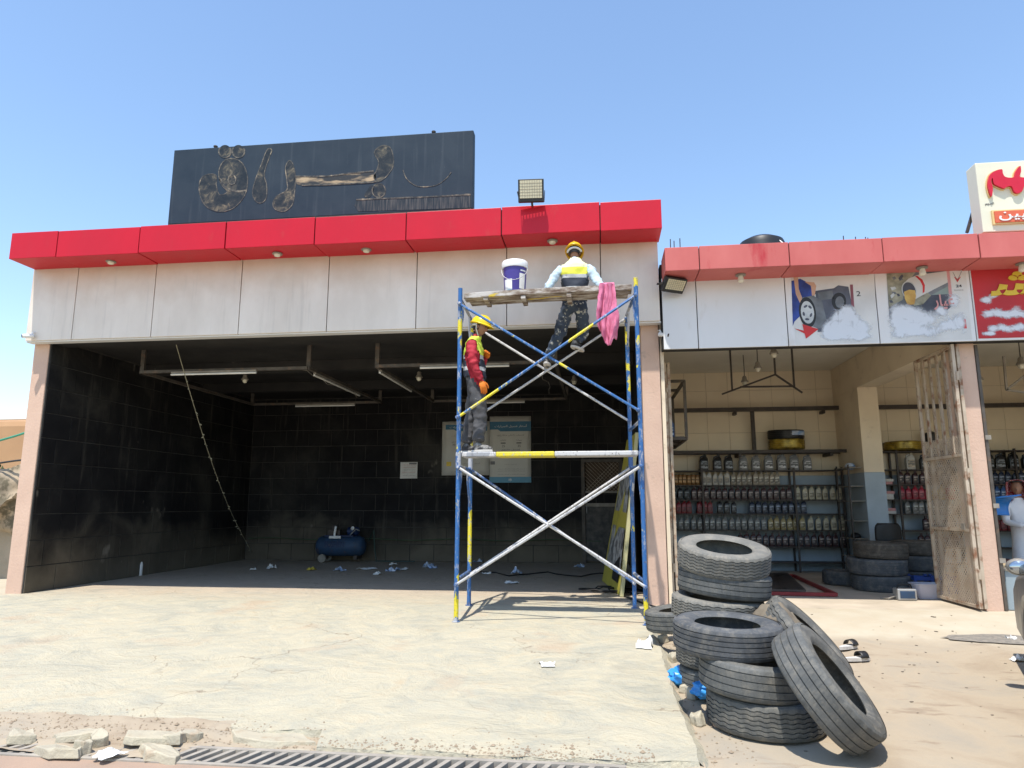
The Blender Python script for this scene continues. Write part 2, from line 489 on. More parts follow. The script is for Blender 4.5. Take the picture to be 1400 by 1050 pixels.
    M['goldwrap'] = mat('gold_tyre_wrap', (.50, .36, .06), (.16, .11, .02), 9, .3, .4)
    # fabrics, people
    M['skin'] = mat('skin', (.30, .155, .095), (.27, .135, .08), 8, .5)
    M['hair'] = mat('dark_hair', (.015, .012, .010), None, 20, .6)
    M['helmet'] = mat('yellow_helmet', (.78, .56, .012), (.70, .48, .015), 5, .28, dirt=(.45, .34, .1), dlo=.66, dhi=.8)
    M['helmet2'] = mat('amber_helmet', (.72, .42, .012), (.64, .36, .015), 5, .3)
    M['strap'] = mat('white_strap', (.68, .66, .62), None, 5, .6)
    M['redshirt'] = mat('red_jacket', (.42, .018, .035), (.30, .012, .025), 7, .75, bmp=.5, bscale=14, bdist=.02)
    M['blueshirt'] = mat('pale_blue_shirt', (.50, .62, .68), (.42, .53, .60), 7, .8, bmp=.6, bscale=12, bdist=.02)
    M['greytrouser'] = mat('charcoal_trousers', (.085, .085, .09), (.05, .05, .054), 6, .85, bmp=.6, bscale=13, bdist=.02, dirt=(.26, .25, .24), dlo=.64, dhi=.74, dscale=10)
    M['jeans'] = mat('paint_spattered_jeans', (.045, .065, .10), (.025, .036, .06), 6, .85, bmp=.6, bscale=13, bdist=.02, dirt=(.42, .42, .38), dlo=.56, dhi=.62, dscale=13)
    M['shoe'] = mat('dark_trainers', (.03, .03, .032), (.30, .29, .27), 9, .7, lo=.5, hi=.62)
    M['shoe_w'] = mat('white_soles', (.60, .58, .54), (.45, .43, .40), 9, .7)
    M['glove'] = mat('orange_glove', (.72, .20, .02), (.60, .15, .015), 12, .75)
    M['thobe'] = mat('white_robe', (.78, .78, .80), (.70, .70, .73), 5, .8, bmp=.4, bscale=9, bdist=.02)
    M['pinkcloth'] = mat('pink_cloth', (.66, .21, .33), (.52, .13, .23), 10, .9, dirt=(.5, .35, .4), dlo=.6, dhi=.8)
    M['browncloth'] = mat('dusty_brown_cloth', (.20, .165, .12), (.13, .105, .075), 8, .95, bmp=.5, bscale=30)
    M['bluebag'] = mat('blue_plastic_bag', (.03, .24, .66), (.06, .36, .78), 8, .3)
    M['tarp'] = mat('beige_camouflage_tarp', (.40, .31, .21), (.26, .21, .15), 2.5, .9, pos=True, dirt=(.12, .10, .065), dlo=.5, dhi=.58, dscale=2.4)
    M['tanwall'] = mat('tan_render', (.42, .25, .13), (.38, .22, .115), 1, .9, pos=True)
    M['leaf'] = mat('dusty_leaf', (.10, .13, .05), (.06, .085, .03), 8, .8)
    M['paper'] = mat('paper', (.74, .73, .70), (.62, .61, .58), 8, .8)
    M['paper_b'] = mat('blue_white_wrapper', (.62, .66, .72), (.20, .32, .55), 9, .6)
    M['paper_y'] = mat('yellow_wrapper', (.55, .42, .06), None, 8, .6)
    M['poster'] = mat('poster_sheet', (.56, .55, .50), (.50, .49, .45), 2, .5, pos=True)
    M['teal'] = mat('poster_blue', (.035, .16, .27), None, 3, .5)
    M['teal2'] = mat('poster_light_blue', (.10, .30, .44), None, 3, .5)
    M['ink'] = mat('black_ink', (.02, .02, .022), None, 3, .5)
    M['inkgrey'] = mat('grey_ink', (.16, .16, .17), None, 3, .5)
    M['inkred'] = mat('red_ink', (.50, .03, .03), None, 3, .5)
    M['letterwhite'] = mat('white_letter', (.80, .80, .78), None, 3, .4)
    M['letteryellow'] = mat('yellow_letter', (.70, .50, .03), (.6, .42, .03), 3, .4)
    M['compblue'] = mat('compressor_blue', (.028, .065, .135), (.022, .048, .09), 4, .6, dirt=(.12, .07, .04), dlo=.58, dhi=.72)
    M['compdark'] = mat('compressor_lettering', (.008, .025, .09), None, 4, .5)
    M['purple'] = mat('purple_bucket', (.065, .045, .25), (.05, .035, .2), 4, .3)
    M['signcream'] = mat('cream_sign_face', (.72, .70, .55), (.66, .64, .50), 1.2, .35, pos=True)
    M['signred'] = mat('red_letter_face', (.58, .015, .04), (.5, .01, .03), 3, .3, pos=True)
    M['signorange'] = mat('orange_red_box', (.66, .13, .06), None, 3, .35, pos=True)
    M['gilt'] = mat('cream_letter_edge', (.75, .55, .25), None, 3, .4)


def bottle_mats(name, body, cap, lab):
    out = [mat(name + '_body', body, None, 6, .28), mat(name + '_cap', cap, None, 6, .4)]
    m, nt, b = _nodes(name + '_label')
    oi = nt.nodes.new('ShaderNodeObjectInfo')
    st = ramp(nt, noise(nt, coords(nt, False, (.25, 1, 1)), 26, 3), [(.42, tuple(x * .35 for x in body)), (.5, tuple(min(1, x * 1.25) for x in lab)), (.62, tuple(min(1, x * 1.9) for x in lab))], 'CONSTANT')
    nt.links.new(mixc(nt, math_n(nt, 'MULTIPLY', oi.outputs['Random'], .3), st, tuple(x * .4 for x in lab)), b.inputs['Base Color']); b.inputs['Roughness'].default_value = .45
    return out + [m]


make_materials()

# ------------------------------------------------------------------ writing
FORMS = {'ا': 'ﺍﺎ', 'أ': 'ﺃﺄ', 'ب': 'ﺏﺐﺑﺒ', 'ت': 'ﺕﺖﺗﺘ', 'د': 'ﺩﺪ', 'ر': 'ﺭﺮ', 'س': 'ﺱﺲﺳﺴ', 'ش': 'ﺵﺶﺷﺸ', 'ع': 'ﻉﻊﻋﻌ', 'غ': 'ﻍﻎﻏﻐ', 'ف': 'ﻑﻒﻓﻔ',
         'ق': 'ﻕﻖﻗﻘ', 'ل': 'ﻝﻞﻟﻠ', 'م': 'ﻡﻢﻣﻤ', 'ن': 'ﻥﻦﻧﻨ', 'ه': 'ﻩﻪﻫﻬ', 'و': 'ﻭﻮ', 'ي': 'ﻱﻲﻳﻴ', 'ة': 'ﺓﺔ', 'ح': 'ﺡﺢﺣﺤ', 'خ': 'ﺥﺦﺧﺨ'}


def shape(t):
    out = []
    for w in t.split(' '):
        o = []
        for i, ch in enumerate(w):
            f = FORMS.get(ch)
            if not f: o.append(ch); continue
            pj = i > 0 and w[i - 1] in FORMS and len(FORMS[w[i - 1]]) == 4
            nj = i < len(w) - 1 and len(f) == 4 and w[i + 1] in FORMS
            o.append(f[(3 if pj else 2) if nj else (1 if pj else 0)])
        out.append(''.join(reversed(o)))
    return ' '.join(reversed(out))


def text_part(name, body, mt, parent, x0, z0, x1, z1, Y, ext=.001, bold=.0):
    """lettering laid on a wall that faces the camera side (-Y), fitted into x0..x1, z0..z1"""
    c = bpy.data.curves.new(name, 'FONT'); c.body = body; c.extrude = .02; c.offset = bold
    t = bpy.data.objects.new(name + '_tmp', c); COL.objects.link(t)
    bpy.context.view_layer.update()
    me = bpy.data.meshes.new_from_object(t.evaluated_get(bpy.context.evaluated_depsgraph_get()))
    bpy.data.objects.remove(t)
    xs = [v.co.x for v in me.vertices]; ys = [v.co.y for v in me.vertices]
    if not xs: return None
    a, b, p, q = min(xs), max(xs), min(ys), max(ys)
    off = WLOC.get(parent.name, Vector())
    for v in me.vertices:
        v.co = Vector((x0 + (v.co.x - a) / (b - a) * (x1 - x0), Y - (ext if v.co.z > 0 else 0), z0 + (v.co.y - p) / max(q - p, 1e-6) * (z1 - z0))) - off
    me.materials.clear(); me.materials.append(mt); me.update()
    o = bpy.data.objects.new(name, me); COL.objects.link(o); o.parent = parent; WLOC[o.name] = off
    return o


# ------------------------------------------------------------------ ground
def fbm(x, y, s=1.0, o=4): return mnoise.fractal(Vector((x * s, y * s, 3.1)), 1.0, 2.0, o)


def z_apron(x, y):
    z = -.04 * max(0, 9.5 - y)
    return z + .008 * fbm(x, y, .9) * (1 if y < 10 else .5)


def kerb_x(y):
    return .56 + .035 * fbm(y, 2.2, 3.0) + (.06 if y > 8.6 else 0) + max(0, y - 9.2) * .09


def z_fore(x, y):
    base = -.04 * max(0, 9.5 - y)
    k = max(0.0, min(1.0, (9.2 - y) / 1.6))
    side = max(0.0, min(1.0, (x - .4) / .3))
    under = max(0.0, min(1.0, (.72 - x) / .2)) * (1 if y < 9.7 else 0)
    return base - .05 * under - .06 * k * side - .004 + .010 * fbm(x, y, 1.3)


g = MB()
g.grid(lambda u, v: ((u - .5) * 900, -150 + v * 900, -.42 if v < .3 else -.42), 8, 8, False)
tag(g.build('ground', M['sand']), kind='structure')

fc = MB()
fc.grid(lambda u, v: (.35 + u * 12, 1.5 + v * 8.5, z_fore(.35 + u * 12, 1.5 + v * 8.5)), 110, 90)
tag(fc.build('forecourt', M['sand']), kind='structure')
sf = MB(); sf.box(.62, 10.0, -.3, 12.4, 15.6, -.004)
tag(sf.build('shop_floor', M['shopfloor']), kind='structure')
lf = MB()
lf.grid(lambda u, v: (-40 + u * 31.05, 3 + v * 22, -.06 + .03 * fbm(u * 30, v * 20, .5) - .04 * max(0, 9 - (3 + v * 22)) * .9), 60, 50)
tag(lf.build('sandy_yard', M['sand']), kind='structure')


def front_y(x):
    r = .5 * fbm(x, 7.7, 1.6) + .3 * fbm(x, 1.7, 5)
    return 4.62 + (.13 * r if x > -1.9 else .24 + .28 * r)


sl = MB()
NX, NY = 150, 130


def slab_pt(u, v):
    y0 = 4.6 + v ** 1.25 * 12.3
    xr = kerb_x(y0) if y0 < 10 else .62
    x = -11.5 + u * (xr + 11.5)
    y = y0 + (front_y(x) - 4.6) * (1 - v) ** 6
    if y0 > 10.05: x = max(x, -8.95)
    return (x, y, z_apron(x, y))


sl.grid(slab_pt, NX, NY)
# broken edges: front skirt and right skirt
sl.grid(lambda u, v: Vector(slab_pt(u, 0)) + Vector((.02 * fbm(u * 90, v, 1), -.05 * v + .02 * fbm(u * 140, v * 3, 1), -.12 * v)), NX, 3)
sl.grid(lambda u, v: Vector(slab_pt(1, u * .62)) + Vector((.16 * v + .07 * fbm(u * 46, v * 4, 1) * v, 0, -.17 * v + .02 * fbm(u * 80, v * 5, 1) * v)), 160, 6)
tag(sl.build('concrete_apron', M['apron']), kind='structure')

rd = MB()
rd.grid(lambda u, v: (-9 + u * 9.3, -6 + v * 10.27, -.205 - .0 * v), 10, 10)
tag(rd.build('pavement', M['pave']), kind='structure')
dirt = MB()
def dirt_z(x, y):
    cov = max(0.0, min(1.0, (-2.45 - x + .25 * fbm(y * 6, 3, 1)) / .2))
    z = -.235 + .04 * (y - 4.5) + .022 * fbm(x * 3.2, y * 9, 1.2)
    return z + .045 * cov + (-.05 * (1 - cov) if y < 4.58 else 0)


dirt.grid(lambda u, v: (-9 + u * 9.6, 4.30 + v * .7, dirt_z(-9 + u * 9.6, 4.30 + v * .7)), 190, 22)
tag(dirt.build('dirt_verge', M['sand']), kind='structure')

# trench drain with grating bars
gr = thing('drain_grating', 'long cast iron drain grating with slanted bars at the front of the apron', 'drain grating', (-2, 4.4, -.2))
b = MB(); b.box(-4.6, 4.27, -.6, .12, 4.53, -.28); b.build('pit', M['pit'], gr)
b = MB(); b.box(-4.6, 4.255, -.3, .12, 4.29, -.196); b.build('frame_rail', M['iron'], gr)
b = MB(); b.box(-4.6, 4.505, -.3, .12, 4.545, -.192); b.build('frame_rail', M['iron'], gr)
b = MB(); b.prism([(-.055, -.108, 0), (-.020, -.108, 0), (.055, .108, 0), (.020, .108, 0)], (0, 0, .04))
bar0 = b.build('bar', M['iron'], gr, local=True); bar0.location = (-2.58, 0, -.035)
for i in range(1, 54):
    c = link_copy(bar0, gr); c.location = (-2.58 + i * .0875, 0, -.035 - (.0))
for o in [gr]: pass

# broken concrete pieces along the drain
def rock(w, d, h, seed, n=11):
    rnd = random.Random(seed); mb = MB(); pts = []
    for k in range(n):
        a = 2 * math.pi * k / n + rnd.uniform(-.25, .25); r = rnd.uniform(.62, 1.12)
        pts.append(Vector((math.cos(a) * w / 2 * r, math.sin(a) * d / 2 * r, 0)))
    top = [p * rnd.uniform(.86, .97) + Vector((0, 0, h * rnd.uniform(.85, 1.1))) for p in pts]
    bs = len(mb.v); mb.v += pts + top
    mb.face(list(range(bs + n, bs + 2 * n)))
    mb.face(list(range(bs + n - 1, bs - 1, -1)))
    for i in range(n):
        j = (i + 1) % n; mb.face([bs + i, bs + j, bs + n + j, bs + n + i])
    return mb


frag = [  # px, py, width, depth, height, tilt, label
    (372, 1000, .70, .46, .05, (-6, 4), 'largest flat broken concrete slab lying beside the drain grating'),
    (300, 1022, .58, .22, .055, (-14, -8), 'long narrow concrete slab sloping over the left end of the slotted grating'),
    (208, 1010, .52, .30, .05, (-10, 6), 'pale concrete slab with a dark brown shaded front edge among the rubble'),
    (218, 1028, .42, .2, .055, (-16, 4), 'concrete slab lying just in front of the brown edged slab'),
    (110, 1006, .44, .28, .045, (-6, -10), 'flat grey concrete slab tilted towards the left, middle of the left rubble'),
    (82, 1026, .40, .18, .055, (-12, -6), 'smooth rounded concrete slab nearest the pink paving'),
    (28, 1008, .26, .16, .06, (-8, 8), 'small blue grey cracked slab at the far left of the rubble'),
    (112, 1024, .15, .10, .08, (-10, 10), 'small grey rock wedged between two tilted slabs'),
    (136, 1014, .17, .15, .08, (12, 16), 'upright pointed pale stone chip in the left rubble'),
    (260, 1007, .18, .12, .07, (-5, 12), 'small squarish pale rock behind the long narrow slab'),
    (238, 1012, .20, .12, .06, (-8, -12), 'small flat rock between the brown edged slab and the squarish rock'),
    (408, 1018, .20, .15, .07, (-6, -14), 'small blue grey concrete lump right of the largest flat slab'),
    (256, 1034, .22, .12, .07, (-14, 8), 'rounded concrete lump lying against the drain edge'),
]
for i, (px, py, w, d, h, t, lab) in enumerate(frag):
    p = atz(px, py, -.17)
    o = rock(w, d, h, 40 + i).build('concrete_fragment', M['rubble'], None, bevel=.006)
    o.location = (p.x, p.y, dirt_z(p.x, p.y) - .012 + .006 * (i % 3)); o.rotation_euler = (R(t[0]) * .55, R(t[1]) * .55, random.uniform(-.5, .5))
    tag(o, lab, 'concrete piece', 'broken concrete pieces along the drain')

gv = MB(); rnd = random.Random(3)
for i in range(2600):
    if i < 2000:
        x = rnd.uniform(-4.6, .3); y = 4.56 + abs(rnd.gauss(0, .13)) + (rnd.uniform(-.12, .25) if x < -1.9 else 0)
        z = max(dirt_z(x, y), z_apron(x, y) if y > front_y(x) else -1) - .001
    else:
        x = rnd.uniform(.5, .95); y = rnd.uniform(4.2, 8.6); z = z_fore(x, y)
    s = rnd.uniform(.002, .011) * (2.2 if rnd.random() < .06 else 1)
    a = rnd.uniform(0, 6.28); e1 = Vector((math.cos(a), math.sin(a), 0)) * s; e2 = Vector((-math.sin(a), math.cos(a), 0)) * s * rnd.uniform(.6, 1)
    c = Vector((x, y, z + s * .2)); tp = c + Vector((0, 0, s * rnd.uniform(.5, .9)))
    bs = len(gv.v); gv.v += [c + e1, c + e2, c - e1, c - e2, tp]
    for k in range(4): gv.face([bs + k, bs + (k + 1) % 4, bs + 4])
tag(gv.build('gravel', M['gravel']), 'loose sandy gravel and crumbs along the broken slab edges', kind='stuff')

# ------------------------------------------------------------------ left building (open workshop bay)
YF, YW, YRF = 10.0, 9.81, 9.30
wb = thing('workshop_building', 'open black walled workshop bay with white and bright red fascia panels', 'building', (-4, 10, 0))
b = MB(); b.box(-9.1, YF, -.3, -8.832, YF + .32, 3.99); b.build('pillar', M['pink'], wb, bevel=.012)
b = MB(); b.box(.63, YF, -.3, .89, YF + .42, 3.99); b.build('pillar', M['pink'], wb, bevel=.012)
lw = MB(); lw.box(-9.08, YF + .33, -.3, -8.835, 17.1, 4.3); lw.box(-8.83, YF + .015, -.3, -8.815, 17.1, 4.3)
lw = lw.build('side_wall', M['blackjoint'], wb)
bw = MB(); bw.box(-8.81, 16.805, -.3, .64, 17.1, 4.3)
bw = bw.build('back_wall', M['blackjoint'], wb)
rw = MB(); rw.box(.64, YF + .42, -.3, .90, 17.1, 4.3); rw.build('side_wall', M['black'], wb)
# wall blocks, each its own piece
BW, BH = .60, .40
blk = {}


def block(par, kind, a0, a1, z0, z1):
    key = (kind, round(a1 - a0, 3), round(z1 - z0, 3))
    if key not in blk:
        w = (a1 - a0) / 2 - .004; h = (z1 - z0) / 2 - .004; t = .012; c = .005
        mb = MB()
        if kind == 'x':
            o8 = [(-w, .01, -h), (w, .01, -h), (w, .01, h), (-w, .01, h)]; i8 = [(-w + c, -t, -h + c), (w - c, -t, -h + c), (w - c, -t, h - c), (-w + c, -t, h - c)]
        else:
            o8 = [(-.01, -w, -h), (-.01, w, -h), (-.01, w, h), (-.01, -w, h)]; i8 = [(t, -w + c, -h + c), (t, w - c, -h + c), (t, w - c, h - c), (t, -w + c, h - c)]
        bs = len(mb.v); mb.v += [Vector(p) for p in o8 + i8]
        mb.face([bs + 4, bs + 5, bs + 6, bs + 7])
        for k in range(4):
            j = (k + 1) % 4; mb.face([bs + k, bs + j, bs + 4 + j, bs + 4 + k])
        blk[key] = mb.mesh('wall_block', M['black'])
    o = bpy.data.objects.new('wall_block', blk[key]); COL.objects.link(o); o.parent = par
    jit = random.uniform(-.0025, .0025)
    off = WLOC[par.name]
    if kind == 'x': o.location = Vector(((a0 + a1) / 2, 16.805 + jit, (z0 + z1) / 2)) - off
    else: o.location = Vector((-8.815 + jit, (a0 + a1) / 2, (z0 + z1) / 2)) - off
    return o


for r in range(10):
    z0 = r * BH; z1 = z0 + BH
    sh = .3 if r % 2 else 0
    x = -8.80 - sh
    while x < .63:
        a0, a1 = max(x, -8.80), min(x + BW, .635)
        if a1 - a0 > .08: block(bw, 'x', a0, a1, z0, z1)
        x += BW
    y = YF + .02 - sh
    while y < 16.79:
        a0, a1 = max(y, YF + .02), min(y + BW, 16.79)
        if a1 - a0 > .08: block(lw, 'y', a0, a1, z0, z1)
        y += BW
b = MB(); b.box(-9.08, YF - .05, 4.02, .9, 17.1, 4.25); b.build('ceiling', M['soot'], wb)
b = MB(); b.box(-8.81, YF + .02, 3.93, .63, YF + .34, 4.015); b.build('lintel', M['soot'], wb)
for yb in (12.2, 14.4):
    b = MB(); b.box(-8.8, yb, 3.82, .63, yb + .22, 4.015); b.build('ceiling_beam', M['soot'], wb)
b = MB(); b.box(-9.10, 9.845, 3.96, .90, 10.36, 5.5); b.build('fascia_core', M['darkgap'], wb)
b = MB(); b.box(-9.08, 10.36, 4.3, .88, 17.1, 5.36); b.build('roof', M['roofing'], wb)
jx = [-9.11, -8.30, -6.94, -5.49, -4.07, -2.68, -1.31, .075, .91]
for i in range(8):
    b = MB(); b.box(jx[i] + .006, YW, 3.935, jx[i + 1] - .006, 9.84, 5.15); b.build('white_panel', M['white'], wb, bevel=.004)
rx = [-9.10, -8.29, -6.91, -5.51, -4.11, -2.72, -1.32, .08, .935]
for i in range(8):
    b = MB(); dz = random.uniform(-.006, .006)
    b.box(rx[i] + .007, YRF + random.uniform(-.004, .004), 5.125 + dz, rx[i + 1] - .007, 9.842, 5.55 + dz); b.build('red_panel', M['red'], wb, bevel=.006)
b = MB(); b.box(-9.1, YRF + .03, 5.15, .92, YRF + .06, 5.52); b.build('fascia_core', M['darkgap'], wb)
b = MB(); b.box(-9.06, YRF + .07, 5.15, .90, 9.84, 5.16); b.build('fascia_core', M['darkgap'], wb)
b = MB(); b.box(-9.11, 9.84, 3.915, .915, 9.985, 3.934); b.build('edge_trim', M['white2'], wb)
for px, py in ((150, 356), (378, 347), (500, 342), (755, 329)):
    p = at(px, py, 9.55)
    l = MB(); l.lathe([(.055, 0), (.075, -.004), (.075, -.022), (.05, -.026)], 16, (p.x, 9.58, 5.128)); l = l.build('soffit_lamp', M['greysteel'], wb)
    l2 = MB(); l2.lathe([(.05, -.02), (.045, -.05), (.02, -.06)], 14, (p.x, 9.58, 5.128)); l2.build('lens', M['glass'], l)

# steel door with mesh at the back of the bay
dr = thing('steel_mesh_door', 'dark steel door with a mesh upper half in the back wall of the black bay', 'door', (.1, 16.75, 0))
b = MB()
for x in (-.40, .50): b.box(x - .04, 16.68, 0, x + .04, 16.78, 2.42)
b.box(-.36, 16.685, 2.34, .46, 16.775, 2.415); b.build('door_frame', M['steel'], dr)
b = MB(); b.box(-.35, 16.71, 1.30, .45, 16.75, 1.38); b.box(-.35, 16.71, 1.62, .45, 16.75, 1.66); b.build('middle_rail', M['greysteel'], dr)
b = MB(); b.box(-.35, 16.72, .05, .45, 16.745, 1.30); b.build('lower_panel', mat('graffiti_door_paint', (.10, .09, .08), (.03, .03, .03), 7, .6, pos=True), dr)
b = MB()
for k in range(18):
    for sgn in (-1, 1):
        a = -.35 + k * .09
        p = Vector((a, 16.735, 1.66)); q = Vector((a + sgn * .68, 16.735, 2.34))
        # clip to the opening
        def clip(p, q):
            d = q - p; t0, t1 = 0, 1
            for lim, s_ in ((-.35, 1), (.45, -1)):
                den = d.x * s_; num = (lim - p.x) * s_
                if den > 0: t0 = max(t0, num / den)
                elif den < 0: t1 = min(t1, num / den)
            return (p + d * t0, p + d * t1) if t1 - t0 > .05 else None
        for shift in ((0,) if sgn > 0 else (0,)):
            c = clip(p, q)
            if c: b.bar(c[0], c[1], .012, .006)
b.build('mesh_panel', M['meshwire'], dr)
b = MB(); b.box(-.35, 16.79, 1.66, .45, 16.80, 2.34); b.build('backing', mat('brown_backing', (.09, .06, .04), None, 4, .8), dr)
b = MB(); b.tube([(-.32, 16.70, 1.15), (-.32, 16.66, 1.15), (-.32, 16.66, 1.3), (-.32, 16.70, 1.3)], .012, 6); b.build('handle', M['alu'], dr)

# ------------------------------------------------------------------ right building (tyre and oil shops)
sb = thing('shop_building', 'tyre and oil shop with cream interior and faded red fascia', 'building', (5, 10, 0))
b = MB(); b.box(4.90, YF, -.3, 5.12, YF + .36, 3.56); b.build('pillar', M['pink'], sb, bevel=.012)
b = MB(); b.box(9.4, YF, -.3, 9.7, YF + .36, 3.56); b.build('pillar', M['pink'], sb, bevel=.012)
b = MB(); b.box(.905, YF + .05, -.3, .955, 15.4, 4.25); b.build('side_wall', M['cream'], sb)
ZB = 1.95     # blue dado height
b = MB(); b.box(.905, 15.42, -.3, 9.7, 15.7, 4.3); bk = b.build('back_wall', M['grout'], sb)
TW = .46
tl = {}
nt_ = 0
zrow = [ZB, 2.41, 2.87, 3.33, 3.79, 4.2]
for zi in range(5):
    z0, z1 = zrow[zi], zrow[zi + 1]
    x = .96
    while x < 9.35:
        x1 = min(x + TW, 9.4)
        key = (round(x1 - x, 3), round(z1 - z0, 3))
        if key not in tl:
            w, h = key[0] / 2 - .003, key[1] / 2 - .003
            mb = MB(); bs = 0
            mb.v += [Vector(p) for p in ((-w, .005, -h), (w, .005, -h), (w, .005, h), (-w, .005, h), (-w + .003, -.006, -h + .003), (w - .003, -.006, -h + .003), (w - .003, -.006, h - .003), (-w + .003, -.006, h - .003))]
            mb.face([4, 5, 6, 7])
            for k in range(4): mb.face([k, (k + 1) % 4, 4 + (k + 1) % 4, 4 + k])
            tl[key] = mb.mesh('wall_tile', M['tile'])
        o = bpy.data.objects.new('wall_tile', tl[key]); COL.objects.link(o); o.parent = bk
        o.location = Vector(((x + x1) / 2, 15.42 + random.uniform(-.001, .001), (z0 + z1) / 2)) - WLOC[bk.name]
        x = x1
b = MB(); b.box(.96, 15.40, 0, 9.4, 15.425, ZB - .003); b.build('painted_dado', M['bluewall'], sb)
b = MB(); b.box(.955, YF + .02, 4.2, 9.7, 15.7, 4.4); b.build('ceiling', M['ceil'], sb)
b = MB(); b.box(.925, 9.845, 3.52, 9.72, 10.03, 4.78); b.build('fascia_core', M['darkgap'], sb)
b = MB(); b.box(.96, 10.035, 3.57, 9.7, 10.22, 4.195); b.build('front_beam', M['cream'], sb)
b = MB(); b.box(.93, 10.04, 4.42, 9.7, 15.7, 4.72); b.build('roof', M['roofing'], sb); b = MB(); b.box(9.41, YF + .37, -.3, 9.69, 15.41, 4.19); b.build('side_wall', M['cream'], sb); b = MB(); b.box(9.39, YF + .38, 4.405, 9.69, 15.41, 4.415); b.build('roof', M['roofing'], sb)
# wall stub and beam dividing the two shops
b = MB(); b.box(4.98, 14.0, ZB + .003, 5.34, 15.4, 3.6); b.build('wall_stub', M['cream'], sb)
b = MB(); b.box(4.975, 13.995, 0, 5.345, 15.4, ZB); b.build('wall_stub', M['bluewall'], sb, bevel=.004)
b = MB(); b.box(4.97, 10.23, 3.58, 5.35, 15.4, 4.195); b.build('beam', M['cream'], sb)
j2 = [.935, 1.42, 2.64, 3.84, 5.07, 6.30, 7.53, 8.76, 9.75]
for i in range(8):
    b = MB(); b.box(j2[i] + .006, YW, 3.515, j2[i + 1] - .006, 9.84, 4.56); b.build('white_panel', M['white2'], sb, bevel=.004)
r2 = [.945, 1.41, 2.59, 3.78, 4.97, 6.16, 7.35, 8.54, 9.74]
for i in range(8):
    b = MB(); dz = random.uniform(-.006, .006)
    b.box(r2[i] + .006, YRF + random.uniform(-.004, .004), 4.50 + dz, r2[i + 1] - .006, 9.842, 4.835 + dz); b.build('red_panel', M['red2'], sb, bevel=.006)
b = MB(); b.box(.95, YRF + .03, 4.52, 9.7, YRF + .06, 4.80); b.build('fascia_core', M['darkgap'], sb)
for px, py in ((1013, 374), (1262, 366), (1398, 357)):
    p = at(px, py, 9.55)
    l = MB(); l.lathe([(.05, 0), (.07, -.004), (.07, -.02), (.045, -.024)], 16, (p.x, 9.58, 4.5)); l = l.build('soffit_lamp', M['greysteel'], sb)
    l2 = MB(); l2.lathe([(.03, -.02), (.04, -.06), (.045, -.10), (.02, -.12)], 14, (p.x, 9.58, 4.5)); l2.build('lens', M['glass'], l)

# ------------------------------------------------------------------ printed posters on the shop fascia (flat prints on the panels)
def pp(pts, Y): return [at(x, y, Y) for x, y in pts]


def ellpx(cx, cy, rx, ry, n=24, rot=0, a0=0, a1=2 * math.pi):
    out = []
    for k in range(n):
        a = a0 + (a1 - a0) * k / (n if a1 - a0 > 6.28 else n - 1)
        x, y = rx * math.cos(a), ry * math.sin(a)
        out.append((cx + x * math.cos(rot) - y * math.sin(rot), cy + x * math.sin(rot) + y * math.cos(rot)))
    return out


def smudge_mat(name, c):
    m, nt, b = _nodes(name)
    at_ = nt.nodes.new('ShaderNodeAttribute'); at_.attribute_name = 'fade'
    n = noise(nt, coords(nt, True), 6, 7, .68, 1.2)
    b.inputs['Base Color'].default_value = C4(c); b.inputs['Roughness'].default_value = .8
    nt.links.new(ramp(nt, math_n(nt, 'ADD', at_.outputs['Fac'], math_n(nt, 'MULTIPLY', math_n(nt, 'SUBTRACT', n, .5), 2.0)), [(.15, 0.0), (.85, .96)]), b.inputs['Alpha'])
    return m


def spray(par, puffs, Y):
    """over-sprayed paint: one thin soft edged film, opaque in the middle of each pass"""
    x0 = min(p[0] - p[2] for p in puffs); x1 = max(p[0] + p[2] for p in puffs); y0 = min(p[1] - p[3] for p in puffs); y1 = max(p[1] + p[3] for p in puffs)
    nu, nv = 56, 36; mb = MB(); fade = []
    mb.grid(lambda u, v: at(x0 + u * (x1 - x0), y0 + v * (y1 - y0), Y), nu, nv, False)
    for j in range(nv + 1):
        for i in range(nu + 1):
            x, y = x0 + (x1 - x0) * i / nu, y0 + (y1 - y0) * j / nv; f_ = 0
            for cx, cy, rx, ry in puffs:
                q = 1 - ((x - cx) / rx) ** 2 - ((y - cy) / ry) ** 2
                if q > 0: f_ += q * q
            fade.append(min(1.0, f_))
    keep = [k for k, q in enumerate(mb.f) if max(fade[i] for i in q) > .02]
    mb.f = [mb.f[k] for k in keep]; mb.m = [mb.m[k] for k in keep]; mb.s = [mb.s[k] for k in keep]
    o = mb.build('spray_smear', M['smudge'], par)
    at_ = o.data.attributes.new('fade', 'FLOAT', 'POINT'); at_.data.foreach_set('value', fade)
    return o


M['smudge'] = smudge_mat('white_spray_paint', (.66, .70, .75))
M['pr_blue'] = mat('print_blue', (.03, .07, .34), (.015, .03, .16), 6, .5, pos=True)
M['pr_dark'] = mat('print_dark', (.045, .05, .07), (.10, .11, .14), 3, .5, pos=True)
M['pr_mid'] = mat('print_grey', (.20, .22, .24), (.10, .11, .12), 4, .5, pos=True)
M['pr_skin'] = mat('print_skin', (.55, .34, .24), None, 5, .5, pos=True)
M['pr_silver'] = mat('print_silver', (.55, .58, .58), (.40, .43, .43), 8, .5, pos=True)
M['pr_olive'] = mat('print_olive', (.14, .14, .10), (.36, .35, .26), 7, .5, pos=True)
M['pr_orange'] = mat('print_orange', (.58, .40, .11), (.40, .22, .05), 9, .5, pos=True)
M['pr_red'] = mat('print_red', (.56, .03, .03), None, 5, .5, pos=True)
M['pr_pink'] = mat('print_pink', (.62, .30, .30), None, 5, .5, pos=True)
